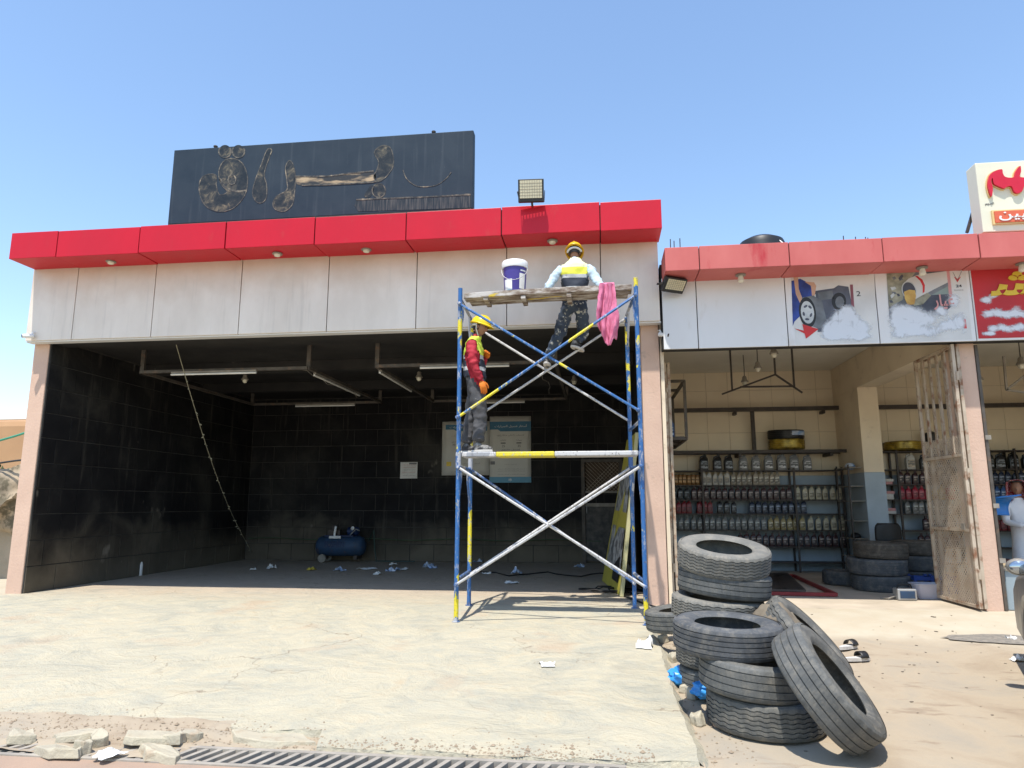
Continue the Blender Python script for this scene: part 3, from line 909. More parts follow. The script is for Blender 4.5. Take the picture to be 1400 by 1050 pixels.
M['pr_bannerred'] = mat('banner_red', (.50, .02, .025), (.42, .02, .025), 2, .5, pos=True)
M['pr_green'] = mat('print_green_grey', (.25, .32, .30), None, 5, .5, pos=True)
_lay = [0]


def print_on(par, name, mt, pts, Y):
    _lay[0] += 1
    b = MB(); b.prism(pp(pts, Y), (0, .0005, 0)); return b.build(name, mt, par, fix=True)


Y0 = YW - .002
ps = thing('fascia_poster', 'tyre fitting picture poster with white spray smears on the shop fascia', 'poster', at(1138, 468, Y0))
M['pr_sheet'] = mat('poster_white_sheet', (.66, .66, .64), None, 2, .45, pos=True)
print_on(ps, 'sheet', M['pr_sheet'], [(1081, 378), (1195, 373), (1200, 467), (1088, 471)], Y0)
print_on(ps, 'car_body_print', M['pr_dark'], [(1112, 398), (1140, 394), (1146, 390), (1160, 392), (1165, 418), (1172, 440), (1150, 452), (1118, 454)], Y0 - .001)
print_on(ps, 'car_window_print', M['pr_mid'], [(1118, 400), (1138, 397), (1140, 408), (1120, 411)], Y0 - .0016)
print_on(ps, 'wheel_arch_print', M['blackpl'], ellpx(1147, 412, 10, 12, 18), Y0 - .0016)
print_on(ps, 'car_wheel_print', M['pr_mid'], ellpx(1148, 413, 6, 8, 16), Y0 - .002)
print_on(ps, 'body_gleam_print', M['pr_silver'], [(1113, 404), (1115, 402), (1117, 420), (1115, 422)], Y0 - .002)
print_on(ps, 'overalls_print', M['pr_blue'], [(1082, 384), (1094, 381), (1108, 388), (1111, 404), (1096, 410), (1096, 430), (1086, 440), (1084, 446)], Y0 - .0018)
print_on(ps, 'arm_print', M['pr_skin'], [(1085, 379), (1091, 379), (1092, 395), (1097, 408), (1094, 415), (1088, 402)], Y0 - .0026)
print_on(ps, 'arm_print', M['pr_skin'], [(1100, 385), (1113, 386), (1116, 391), (1114, 404), (1110, 404), (1109, 391)], Y0 - .0026)
print_on(ps, 'tyre_tread_print', M['pr_mid'], [(1096, 407), (1112, 404), (1124, 412), (1132, 446), (1118, 449), (1104, 444)], Y0 - .0034)
print_on(ps, 'tyre_print', M['blackpl'], ellpx(1104, 427, 11.5, 21, 26, R(-8)), Y0 - .0042)
print_on(ps, 'rim_print', M['pr_silver'], ellpx(1104, 427, 9, 15.5, 24, R(-8)), Y0 - .005)
for k in range(5):
    a = k * 2 * math.pi / 5 + .4
    print_on(ps, 'rim_gap_print', M['pr_dark'], ellpx(1104 + 5.2 * math.cos(a), 427 + 9.5 * math.sin(a), 1.6, 3, 10, a), Y0 - .0058)
print_on(ps, 'red_arrow_print', M['pr_red'], [(1097, 443), (1119, 450), (1102, 463), (1100, 456), (1086, 449), (1099, 452)], Y0 - .0058)
print_on(ps, 'purple_bar_print', mat('print_purple', (.25, .08, .10), None, 4, .5), [(1162, 389), (1166, 389), (1168, 420), (1164, 418)], Y0 - .0026)
spray(ps, [(1135, 452, 18, 16), (1150, 436, 22, 22), (1165, 442, 22, 22), (1178, 450, 18, 18), (1142, 460, 26, 9), (1170, 460, 24, 9), (1158, 426, 14, 14), (1150, 446, 30, 18)], Y0 - .0066)
a_, b_ = at(1171, 405, Y0), at(1176, 398, Y0)
text_part('lettering', '2', M['ink'], ps, a_.x, a_.z, b_.x, b_.z, Y0 - .002)

ps = thing('fascia_poster', 'poster of a yellow liquid filled pipe with a red triangle and 24', 'poster', at(1265, 468, Y0))
print_on(ps, 'sheet', M['pr_sheet'], [(1211, 374), (1320, 369), (1329, 464), (1219, 468)], Y0)
print_on(ps, 'scene_print', M['pr_mid'], [(1212, 374), (1296, 370), (1301, 408), (1290, 430), (1216, 436)], Y0 - .001)
print_on(ps, 'rubble_print', M['pr_olive'], [(1212, 374), (1252, 372), (1238, 390), (1234, 410), (1216, 420)], Y0 - .0018)
rnd = random.Random(77)
for k in range(12):
    qx, qy = 1215 + rnd.uniform(0, 24), 376 + rnd.uniform(0, 36); ql = rnd.uniform(3, 8); qa = rnd.uniform(-.9, .2)
    dx_, dy_ = math.cos(qa) * ql, math.sin(qa) * ql
    print_on(ps, 'stone_print', M[('pr_olive', 'pr_silver', 'pr_mid', 'pr_dark')[k % 4]], [(qx, qy), (qx + dx_, qy + dy_), (qx + dx_ + 2, qy + dy_ + 3), (qx + 2, qy + 4)], Y0 - .0019 - .00005 * k)
print_on(ps, 'pipe_shade_print', M['pr_mid'], [(1262, 404), (1276, 396), (1296, 386), (1296.5, 391), (1278, 401), (1266, 407)], Y0 - .0036)
print_on(ps, 'horizon_print', M['pr_green'], [(1262, 390), (1297, 386), (1300, 402), (1266, 404)], Y0 - .0018)
print_on(ps, 'dark_ground_print', M['pr_dark'], [(1258, 404), (1300, 402), (1302, 418), (1286, 432), (1262, 424)], Y0 - .0026)
print_on(ps, 'pipe_print', M['pr_sheet'], [(1235, 388), (1242, 381), (1254, 376), (1294, 370.6), (1296, 386), (1276, 396), (1262, 404), (1250, 410), (1246, 408)], Y0 - .0034)
print_on(ps, 'pipe_ring_print', M['pr_red'], [(1251, 377.5), (1254, 377), (1261, 382), (1264.5, 390), (1264, 399), (1261.5, 401), (1261.5, 391), (1258, 384)], Y0 - .0042)
print_on(ps, 'pipe_rim_print', M['pr_silver'], ellpx(1243, 397, 10, 13, 22, R(-20)), Y0 - .005)
print_on(ps, 'pipe_mouth_print', M['pr_dark'], ellpx(1243, 397, 8.6, 11.5, 22, R(-20)), Y0 - .0058)
print_on(ps, 'liquid_print', M['pr_orange'], [(1236, 399), (1243, 396), (1251, 397), (1252.5, 405), (1250, 416), (1241, 417), (1237, 408)], Y0 - .0066)
print_on(ps, 'chip_print', M['pr_olive'], [(1246, 412), (1268, 400), (1273, 404), (1262, 416), (1250, 418)], Y0 - .0058)
print_on(ps, 'side_bar_print', M['pr_pink'], [(1294, 370), (1298, 370), (1302, 404), (1298, 408)], Y0 - .0034)
print_on(ps, 'triangle_print', M['pr_red'], [(1304, 378), (1309, 381), (1314, 378), (1309, 386)], Y0 - .0018)
print_on(ps, 'bar_print', M['pr_red'], [(1316, 436), (1320, 436), (1322, 449), (1318, 449)], Y0 - .0018)
print_on(ps, 'triangle_line_print', M['inkgrey'], [(1303, 372), (1309, 383), (1308.4, 383.2), (1302.4, 372)], Y0 - .0026)
print_on(ps, 'triangle_line_print', M['inkgrey'], [(1315, 371), (1309.6, 383), (1309, 382.6), (1314.3, 371)], Y0 - .0026)
spray(ps, [(1230, 424, 20, 14), (1248, 428, 22, 16), (1226, 440, 18, 16), (1246, 444, 26, 16), (1268, 436, 18, 14), (1286, 426, 16, 12), (1304, 412, 12, 14), (1296, 444, 26, 14), (1264, 454, 34, 11), (1312, 440, 14, 18), (1234, 456, 22, 10)], Y0 - .0074)
a_, b_ = at(1307, 393, Y0), at(1314.5, 389, Y0)
text_part('lettering', '24', M['ink'], ps, a_.x, a_.z, b_.x, b_.z, Y0 - .002, bold=.02)
a_, b_ = at(1305, 397.5, Y0), at(1317, 395.5, Y0)
text_part('lettering', 'hours', M['inkgrey'], ps, a_.x, a_.z, b_.x, b_.z, Y0 - .002)
a_, b_ = at(1277, 424, Y0), at(1303, 402, Y0)
text_part('lettering', shape('غيار'), M['pr_pink'], ps, a_.x, a_.z, b_.x, b_.z, Y0 - .009, bold=.02)

ps = thing('fascia_sign', 'red banner sign with yellow Arabic letter and white sprayed over lines', 'sign', (5.6, Y0, 3.6))
xl0, xl1 = at(1333, 420, Y0).x, 6.25
z1_, z0_ = 4.53, 3.545
b = MB(); b.box(xl0, Y0 - .004, z0_, xl1, Y0 + .001, z1_); b.build('sheet', M['pr_bannerred'], ps)
a_, b_ = at(1354, 405, Y0), at(1404, 371, Y0)
text_part('lettering', shape('شر')[1:] if 0 else 'ﺷ', M['letteryellow'], ps, a_.x, a_.z, a_.x + .62, b_.z, Y0 - .006, .012, bold=.03)
spray(ps, [(1348, 410, 12, 7), (1358, 404, 9, 6)], Y0 - .006)
spray(ps, [(1350, 429, 12, 8), (1362, 428, 14, 9), (1376, 430, 14, 9), (1390, 427, 14, 11), (1406, 430, 16, 9), (1424, 430, 16, 9)], Y0 - .006)
spray(ps, [(1356, 449, 10, 8), (1368, 447, 12, 8), (1380, 450, 12, 8), (1394, 447, 14, 9), (1410, 452, 14, 9), (1352, 456, 14, 4)], Y0 - .006)

# ------------------------------------------------------------------ roof signs
rs = thing('roof_sign', 'weathered dark navy rooftop sign board with ghost outlines of removed Arabic letters', 'sign', (-4.4, 10.05, 5.4))
SX0, SX1, SZ0, SZ1, SY = -6.95, -1.87, 5.88, 7.19, 10.0
b = MB(); b.box(SX0, SY, SZ0, SX1, SY + .16, SZ1); bd = b.build('board', M['sign'], rs, bevel=.008)
b = MB()
for x in (-6.3, -4.9, -3.4, -2.3): b.box(x - .03, SY + .05, 5.35, x + .03, SY + .11, SZ0)
b.build('support_legs', M['steel'], rs)
b = MB(); b.box(SX0 + .02, SY - .02, SZ0 - .05, SX1 - .02, SY + .1, SZ0 - .012); b.build('bottom_rail', M['darksteel'], rs)
for px, py in ((295, 199), (593, 180)):
    p = at(px, py, SY + .08); b = MB(); b.lathe([(.02, 0), (.02, .05), (.035, .055), (.035, .075), (.01, .09)], 10, (p.x, SY + .08, SZ1 - .005)); b.build('lifting_bolt', M['darksteel'], rs)


def sp(u, v): return at(220 + u * .3214, 160 + v * .3214, SY)


def smooth_path(pts, n=6, closed=False):
    P = [Vector((p[0], p[1], 0)) for p in pts]; out = []; m = len(P)
    for i in range(m if closed else m - 1):
        p0 = P[(i - 1) % m] if closed or i > 0 else P[i]; p1 = P[i]; p2 = P[(i + 1) % m]; p3 = P[(i + 2) % m] if closed or i + 2 < m else P[i + 1]
        for k in range(n):
            t = k / n
            q = .5 * ((2 * p1) + (p2 - p0) * t + (2 * p0 - 5 * p1 + 4 * p2 - p3) * t * t + (3 * p1 - p0 - 3 * p2 + p3) * t ** 3)
            out.append((q.x, q.y))
    if not closed: out.append((P[-1].x, P[-1].y))
    return out


def ribbon(name, pts, w, mt, closed=False, dep=.0045):
    path = smooth_path(pts, 6, closed); mb = MB(); n = len(path); L, Rr = [], []
    for i in range(n):
        a = Vector(path[(i - 1) % n] if closed or i > 0 else path[0]); c = Vector(path[(i + 1) % n] if closed or i < n - 1 else path[-1])
        d = (c - a); d = d.normalized() if d.length > 0 else Vector((1, 0)); nn = Vector((-d.y, d.x)); ww = w * (.5 + .7 * abs(fbm(i * .37, w, 1.0)) + .25)
        p = Vector(path[i]); L.append(p + nn * ww / 2); Rr.append(p - nn * ww / 2)
    vs = [sp(p.x, p.y) - Vector((0, dep, 0)) for p in L] + [sp(p.x, p.y) - Vector((0, dep, 0)) for p in Rr] + [sp(p.x, p.y) for p in L] + [sp(p.x, p.y) for p in Rr]
    mb.v += vs
    for i in range(n if closed else n - 1):
        j = (i + 1) % n
        mb.face([i, j, n + j, n + i]); mb.face([2 * n + i, i + 0, i, 2 * n + i][:0] or [i, 2 * n + i, 2 * n + j, j]); mb.face([n + i, n + j, 3 * n + j, 3 * n + i])
    return mb.build(name, mt, bd, fix=True)


def patch(name, pts, mt, dep=.003, closed=True):
    path = smooth_path(pts, 5, True); mb = MB(); mb.prism([sp(x, y) - Vector((0, dep, 0)) for x, y in path], (0, dep * .9, 0)); return mb.build(name, mt, bd, fix=True)


qaf = [(235, 248), (200, 244), (172, 262), (163, 310), (185, 372), (238, 402), (300, 392), (345, 352), (366, 305), (367, 245), (345, 195), (305, 176), (265, 190), (246, 235), (256, 285), (282, 318), (250, 330), (236, 290)]
patch('ghost_letter', qaf, M['ghost'])
ribbon('letter_outline', qaf, 4, M['residue'], True)
ribbon('letter_outline', [(250, 262), (278, 300), (322, 316), (362, 312)], 8, M['residue'])
ribbon('letter_outline', ellpx(303, 267, 16, 20, 12), 6, M['residue'], True, .007)
for cx_, cy_ in ((273, 146), (330, 146)):
    patch('ghost_dot', ellpx(cx_, cy_, 26, 27, 12), M['ghost']); ribbon('letter_outline', ellpx(cx_, cy_, 26, 27, 10, 0, R(-30), R(215)), 6, M['residue'])
alif = [(452, 140), (428, 200), (405, 260), (390, 320), (402, 356), (425, 366), (448, 345), (450, 290), (440, 240), (462, 170), (472, 140)]
patch('ghost_letter', alif, M['ghost']); ribbon('letter_outline', alif, 4, M['residue'], True)
ra = [(545, 186), (530, 215), (536, 270), (536, 310), (492, 338), (476, 370), (490, 395), (528, 400), (560, 370), (570, 310), (572, 250), (562, 200)]
patch('ghost_letter', ra, M['ghost']); ribbon('letter_outline', ra, 4, M['residue'], True)
patch('torn_backing', [(575, 252), (660, 256), (760, 248), (850, 236), (905, 232), (912, 262), (880, 276), (760, 284), (640, 290), (580, 286)], M['tanpatch'])
ribbon('letter_outline', [(572, 252), (700, 252), (800, 240), (905, 230)], 6, M['residue'], False, .007)
ribbon('letter_outline', [(600, 291), (740, 287), (880, 279), (915, 275)], 6, M['residue'], False, .007)
ba = [(918, 228), (926, 190), (908, 150), (940, 122), (975, 130), (988, 170), (986, 215), (950, 262), (915, 276), (905, 250)]
patch('ghost_letter', ba, M['ghost']); ribbon('letter_outline', ba, 4, M['residue'], True)
patch('ghost_dot', ellpx(927, 313, 28, 30, 14), M['ghost']); ribbon('letter_outline', ellpx(927, 313, 28, 30, 14), 5, M['residue'], True)
patch('ghost_dot', [(865, 335), (895, 290), (905, 310), (890, 340)], M['ghost'])
ribbon('letter_outline', [(1030, 225), (1045, 262), (1080, 290), (1118, 297), (1170, 290), (1210, 265), (1235, 235)], 4, M['residue'])
b = MB(); b.prism([sp(*q) - Vector((0, .004, 0)) for q in ((832, 352), (1060, 344), (1318, 330), (1318, 386), (1060, 395), (840, 402), (825, 378))], (0, .0036, 0)); b.build('residue_bar', M['drippatch'], bd, fix=True)
ribbon('letter_outline', [(832, 352), (950, 347), (1150, 339), (1318, 330)], 7, M['residue'], False, .008)
# cardboard and white scrap on the roof edge beside the sign
b = MB(); p = at(236, 300, 9.7); b.cbox((p.x - .02, 9.75, 5.59), (.13, .02, .01), (0, .08, 0), (-.01, 0, .035)); o = b.build('cardboard_scrap', mat('cardboard', (.50, .40, .26), None, 5, .8), None, (p.x, 9.75, 5.55))
tag(o, 'tan cardboard scrap at the lower left corner of the dark rooftop sign', 'scrap')
b = MB(); p = at(220, 302, 9.7); b.cbox((p.x, 9.85, 5.60), (.10, 0, .01), (0, .08, 0), (0, 0, .045)); o = b.build('white_block', M['paper'], None, (p.x, 9.85, 5.55))
tag(o, 'small white block on the red fascia left of the rooftop sign', 'block')

r2s = thing('roof_sign', 'cream rooftop sign with large red Arabic letters at the right edge', 'sign', (6.4, 9.5, 4.85))
X0 = 5.08; ZB0, ZT0 = 4.88, 5.86
b = MB(); b.box(X0, 9.38, ZB0, 8.6, 9.62, ZT0); b.build('box', M['signcream'], r2s, bevel=.01)
# red calligraphy (the final letters), thick raised pieces with pale edges
def sgn(u, v): return at(1320 + u * 80 / 646., 200 + v * 130 / 1050., 9.36)


mim = [(278, 560), (255, 520), (236, 450), (240, 380), (262, 320), (310, 285), (388, 264), (400, 310), (430, 350), (520, 352), (540, 290), (590, 225), (600, 290), (590, 350), (720, 350), (860, 340), (1000, 300), (1010, 400), (900, 450), (720, 445), (640, 440), (615, 500), (570, 528), (525, 510), (495, 450), (440, 458), (415, 475), (340, 445), (300, 420), (285, 360), (272, 400), (290, 470)]
for nm, dep, mt, gro in (('letter_edge', .0, M['gilt'], 10), ('letter_face', .03, M['signred'], 0)):
    path = smooth_path(mim, 3, True); n = len(path); pts = []
    for i in range(n):
        a = Vector(path[i - 1]); c = Vector(path[(i + 1) % n]); d = (c - a).normalized(); pts.append(Vector(path[i]) + Vector((d.y, -d.x)) * (-gro if nm == 'letter_edge' else 0) * -1)
    b = MB(); b.prism([sgn(p.x, p.y) - Vector((0, dep, 0)) for p in pts], (0, .03, 0)); b.build(nm, mt, r2s, fix=True)
a_ = sgn(305, 865); c_ = sgn(1100, 670)
b = MB(); b.box(a_.x, 9.355, a_.z, 8.2, 9.385, c_.z); b.build('name_box_edge', M['gilt'], r2s)
a2 = sgn(325, 848); c2 = sgn(1100, 686)
b = MB(); b.box(a2.x, 9.34, a2.z, 8.18, 9.356, c2.z); b.build('name_box', M['signorange'], r2s)
a2 = sgn(365, 832); c2 = sgn(760, 690)
text_part('lettering', shape('فيين'), M['letterwhite'], r2s, a2.x, a2.z, c2.x, c2.z, 9.339, .008, bold=.012)
a2 = sgn(225, 650); c2 = sgn(320, 610)
text_part('lettering', shape('لخدمات') if 0 else shape('السهم'), M['inkgrey'], r2s, a2.x, a2.z, c2.x, c2.z, 9.378, .004)
b = MB(); p, q = at(1322, 318, 9.7), at(1337, 266, 9.7); b.bar(p, q, .035, .035); b.bar(q, (q.x + .2, 9.62, q.z - .02), .03, .03); b.build('brace', M['darksteel'], r2s)

# ------------------------------------------------------------------ floodlights and cameras
def floodlight(label, centre, yaw, tilt, w, h, arm):
    t = thing('floodlight', label, 'floodlight', centre, 'led floodlights', (0, 0, 0))
    Mx = Matrix.Rotation(yaw, 3, 'Z') @ Matrix.Rotation(tilt, 3, 'X')
    def X(p): return Mx @ Vector(p)
    b = MB(); b.cbox((0, 0, 0), X((w / 2, 0, 0)), X((0, .035, 0)), X((0, 0, h / 2)))
    b.build('housing', M['blackpl'], t, local=True, bevel=.008)
    b = MB(); b.cbox(X((0, -.037, .015)), X((w / 2 - .025, 0, 0)), X((0, .004, 0)), X((0, 0, h / 2 - .035))); led = b.build('led_panel', M['led'], t, local=True)
    b = MB(); nx, nz = 9, 6
    for i in range(1, nx):
        b.cbox(X((-w / 2 + .025 + (w - .05) * i / nx, -.042, .015)), X((.0015, 0, 0)), X((0, .002, 0)), X((0, 0, h / 2 - .035)))
    for i in range(1, nz):
        b.cbox(X((0, -.042, .015 - (h / 2 - .035) + (h - .07) * i / nz)), X((w / 2 - .025, 0, 0)), X((0, .002, 0)), X((0, 0, .0015)))
    b.build('led_grid', M['greysteel'], led, local=True)
    b = MB()
    for i in range(8): b.cbox(X((-w / 2 + w * (i + .5) / 8, .05, 0)), X((.004, 0, 0)), X((0, .02, 0)), X((0, 0, h / 2 - .02)))
    b.build('cooling_fins', M['blackpl'], t, local=True)
    b = MB(); s1, s2 = X((-w / 2 - .012, .01, 0)), X((w / 2 + .012, .01, 0)); a = Vector(arm)
    b.bar(s1, s1 * .9 + a * .6, .008, .03); b.bar(s2, s2 * .9 + a * .6, .008, .03); b.bar(s1 * .9 + a * .6, s2 * .9 + a * .6, .03, .008); b.bar((s1 + s2) * .45 + a * .6, a, .03, .02)
    b.build('bracket', M['darksteel'], t, local=True)
    return t


p = at(726, 262, 9.12)
floodlight('square led floodlight standing on the bright red fascia right of the navy sign', (p.x, 9.12, p.z + .01), R(3), R(10), .36, .32, (0, .22, -.17))
p = at(920, 388, 9.55)
floodlight('led floodlight mounted on the white fascia corner between the two buildings', (p.x + .02, 9.60, p.z), R(30), R(40), .34, .22, (-.14, .2, .05))


def cctv(label, loc, d):
    t = thing('security_camera', label, 'camera', loc, 'security cameras'); d = Vector(d).normalized()
    b = MB(); b.lathe([(.03, 0), (.034, .01), (.034, .14), (.028, .15)], 14, (0, 0, 0), d); b.build('body', M['whitepl'], t, local=True)
    b = MB(); b.lathe([(.028, 0), (.028, .012), (.02, .016)], 14, d * .148, d); b.build('lens', M['blackpl'], t, local=True)
    b = MB(); b.tube([d * .04, d * .02 + Vector((0, 0, .06)), Vector((0, .1, .08))], .012, 6); b.build('mount', M['whitepl'], t, local=True)


p = at(42, 459, 9.75); cctv('white bullet camera at the left corner under the white fascia', (p.x + .03, 9.78, p.z), (-.8, -.6, -.1))
p = at(901, 459, 9.9); cctv('white bullet camera on the pink pillar between the two buildings', (p.x, 9.9, p.z + .02), (.8, -.5, -.25))

# ------------------------------------------------------------------ hanging light frames and lamps in the bay
def light_frame(label, x0, x1, y0, y1, z, tubes):
    t = thing('light_frame', label, 'light frame', ((x0 + x1) / 2, (y0 + y1) / 2, z), 'hanging light frames')
    w = .055
    for p, q in (((x0, y0, z), (x1, y0, z)), ((x0, y1, z), (x1, y1, z)), ((x0, y0, z + .002), (x0, y1, z + .002)), ((x1, y0, z + .002), (x1, y1, z + .002))):
        b = MB(); b.bar(p, q, w, w * .9); b.build('bar', M['steel'], t)
    for x in (x0, x1):
        for y in (y0 + .04, y1 - .04):
            b = MB(); b.box(x - .035, y - .02, z, x + .035, y + .02, 4.02); b.build('hanger', M['steel'], t)
    for (p, q) in tubes:
        b = MB(); b.bar(p, q, .05, .03); f = b.build('lamp_fitting', M['greysteel'], t)
        pp_, qq_ = Vector(p) - Vector((0, .012, .035)), Vector(q) - Vector((0, .012, .035))
        b = MB(); b.tube([pp_, qq_], .018, 10); b.build('fluorescent_tube', M['tube_white'], f)
    b = MB(); pts = [Vector((x1 - .3 + .04 * math.sin(k), y0 + .3 + k * .28, z + .05 + .03 * math.sin(k * 2.1))) for k in range(12)]; b.tube(pts, .008, 5); b.build('wire', M['greysteel'], t)
    return t


ZL = 3.62
light_frame('steel light frame hanging in the left half of the bay', -7.9, -4.86, 11.0, 15.0, ZL, [((-7.3, 10.97, ZL - .03), (-5.75, 10.97, ZL - .03)), ((-6.85, 14.97, ZL - .03), (-5.45, 14.97, ZL - .03)), ((-4.86, 11.3, ZL - .035), (-4.86, 13.6, ZL - .035))])
light_frame('steel light frame hanging above the two workers in the right half of the bay', -3.66, -.68, 11.0, 15.0, ZL, [((-2.9, 10.97, ZL - .02), (-1.42, 10.97, ZL - .02)), ((-2.9, 14.97, ZL - .03), (-1.6, 14.97, ZL - .03)), ((-3.66, 11.2, ZL - .035), (-3.66, 13.2, ZL - .035))])


def pendant(label, px, py, Y, top, r=.07, grp='hanging bulbs'):
    p = at(px, py, Y)
    t = thing('hanging_lamp', label, 'lamp', p, grp)
    b = MB(); b.tube([(0, 0, .05), (.004, 0, (top - p.z) / 2), (0, 0, top - p.z)], .008, 6); b.build('cord', M['darksteel'], t, local=True)
    b = MB(); b.lathe([(r * .3, .10), (r * .55, .08), (r * .6, .04), (r, -.01), (r * .96, -.02)], 14); b.build('shade', M['greysteel'], t, local=True)
    b = MB(); b.ell((0, 0, -.03), (r * .7, r * .7, r * .8), 10, 8); b.build('bulb', M['glass'], t, local=True)


pendant('bulb hanging beside the right light frame in the black bay', 573, 515, 12.5, 4.0)
pendant('bulb hanging beneath the left light frame in the black bay', 335, 518, 12.5, 4.0)
pendant('bulb hanging behind the lifted foot of the upper worker', 785, 520, 13.5, 4.0)
pendant('leftmost lower bulb hanging from the cream shop ceiling', 1018, 521, 13.6, 4.2)
pendant('bulb hanging in the middle of the cream shop ceiling', 1036, 502, 12.2, 4.2)
pendant('bulb nearest the fascia in the cream shop', 1058, 482, 11.2, 4.2)
pendant('bulb hanging right of the right pink pillar', 1338, 518, 12.0, 4.2)
pendant('bulb at the far right under the shop ceiling', 1396, 497, 11.3, 4.2)
# triangular ceiling hanger in the shop
t = thing('ceiling_hanger', 'thin triangular steel hanger under the cream shop ceiling', 'hanger', at(1060, 520, 13.0), None)
for a, c in (((987, 539), (1060, 512)), ((1060, 512), (1097, 537)), ((1012, 529), (1085, 528))):
    b = MB(); b.bar(at(*a, 13.0), at(*c, 13.0 + (.012 if a[0] == 1012 else 0)), .03, .03); b.build('bar', M['darksteel'], t)
for x_, y_ in ((1001, 533), (1060, 512), (1086, 530)):
    p = at(x_, y_, 13.0); b = MB(); b.bar(p, (p.x, p.y, 4.2), .03, .03, (0, 1, 0)); b.build('hanger_rod', M['darksteel'], t)
t = thing('ceiling_hanger', 'thin angled steel hanger at the right edge of the further shop', 'hanger', at(1380, 520, 12.0), None)
for a, c in (((1376, 533), (1412, 505)), ((1376, 533), (1372, 487)), ((1376, 533), (1412, 538))):
    b = MB(); b.bar(at(*a, 12.0), at(*c, 12.0), .03, .03, (0, 1, 0)); b.build('bar', M['greysteel'], t)

# tattered string of flags from the fascia to the back wall
A = Vector((-6.86, 10.36, 3.94)); Bp = at(345, 756, 16.3)
pts = []
for k in range(33):
    s = k / 32; p = A.lerp(Bp, s); p.z -= .35 * math.sin(math.pi * s); pts.append(p)
t = thing('bunting_string', 'tattered pale string hanging diagonally across the black bay', 'string', Bp)
b = MB(); b.tube(pts, .007, 5); b.build('string', mat('dusty_string', (.30, .28, .20), None, 6, .9), t)
b = MB(); rnd = random.Random(5)
for k in range(4, 32):
    for _ in range(2):
        p = pts[k].lerp(pts[k - 1], rnd.random()); a = rnd.uniform(0, 6.28); e = Vector((math.cos(a), math.sin(a) * .4, rnd.uniform(-.6, .4))) * rnd.uniform(.02, .05)
        b.prism([p, p + e, p + e + Vector((0, 0, -.02)), p - Vector((0, 0, .02))], (0, .004, 0))
tag(b.build('flag_scraps', mat('scrap_yellow', (.30, .29, .20), (.18, .17, .13), 9, .9), t), kind='stuff')

# ------------------------------------------------------------------ posters and notice in the bay
YB = 16.786


def wall_poster(name, label, x0, z0, x1, z1, big):
    t = thing(name, label, 'poster', ((x0 + x1) / 2, YB, z0))
    w, h = x1 - x0, z1 - z0
    b = MB(); b.grid(lambda u, v: (x0 + u * w, YB - .006 - .006 * math.sin(u * 3 + v * 2), z0 + v * h), 8, 8); b.build('sheet', M['poster'], t, solid=.002)
    Y = YB - .015
    def rect(nm, mt, a, c, d, e, k=0):
        q = MB(); q.box(x0 + a * w, Y - .001 - k * .001, z0 + c * h, x0 + d * w, Y - k * .001, z0 + e * h); q.build(nm, mt, t)
    def line(txt, a, c, d, e, mt=None, k=1):
        text_part('lettering', txt, mt or M['ink'], t, x0 + a * w, z0 + c * h, x0 + d * w, z0 + e * h, Y - .0015 * k, .001)
    if big:
        q = MB(); q.prism([(x0, Y, z0 + .92 * h), (x0, Y, z0 + .80 * h), (x0 + .2 * w, Y, z0 + .80 * h), (x0 + .26 * w, Y, z0 + .77 * h), (x1, Y, z0 + .77 * h), (x1, Y, z0 + .92 * h)], (0, -.001, 0)); q.build('header_band', M['teal'], t, fix=True)
        rect('footer_band', M['teal2'], 0, 0, 1, .085)
        line(shape('أسعار غسيل السيارات'), .12, .825, .9, .875, M['letterwhite'], 2)
        line(shape('غسيل داخلي وخارجي'), .18, .695, .84, .725)
        line(shape('سيارة'), .64, .62, .78, .65); line(shape('عائلي'), .26, .62, .4, .65)
        rect('price_bar', M['ink'], .65, .585, .77, .60); rect('price_bar', M['ink'], .27, .585, .39, .60)
        line('35', .68, .53, .75, .565); line('25', .30, .53, .37, .565)
        line(shape('غسيل خارجي'), .28, .475, .74, .505)
        line(shape('سيارة'), .62, .40, .78, .43); line(shape('عائلي'), .26, .40, .4, .43)
        rect('seal', M['inkgrey'], .02, .27, .13, .32)
        for zz in (.265, .195, .165, .115): line(shape('غسيل السيارات أسعار غسيل'), .2 if zz != .265 else .36, zz, .86 if zz != .265 else .66, zz + .018, M['inkgrey'])
        line('*', .46, .02, .54, .065, M['letterwhite'], 2)
    else:
        q = MB(); q.prism([(x0 + .07 * w, Y, z0 + .94 * h), (x0 + .07 * w, Y, z0 + .85 * h), (x0 + .25 * w, Y, z0 + .85 * h), (x0 + .3 * w, Y, z0 + .82 * h), (x1 - .05 * w, Y, z0 + .82 * h), (x1 - .05 * w, Y, z0 + .94 * h)], (0, -.001, 0)); q.build('header_band', M['teal'], t, fix=True)
        line(shape('غسيل السيارات'), .16, .865, .72, .91, M['letterwhite'], 2)
        line(shape('خارجي'), .2, .60, .32, .63); line('30', .22, .55, .28, .58); line('40', .5, .55, .56, .58); line(shape('داخلي'), .5, .6, .62, .63)
        line(shape('غسيل'), .2, .72, .5, .74, M['inkgrey'])
        rect('yellow_seal', M['letteryellow'], .1, .17, .2, .25)
        line(shape('أسعار غسيل السيارات'), .3, .2, .8, .23, M['inkgrey']); line(shape('غسيل السيارات'), .2, .05, .7, .08, M['inkgrey'])
    return t


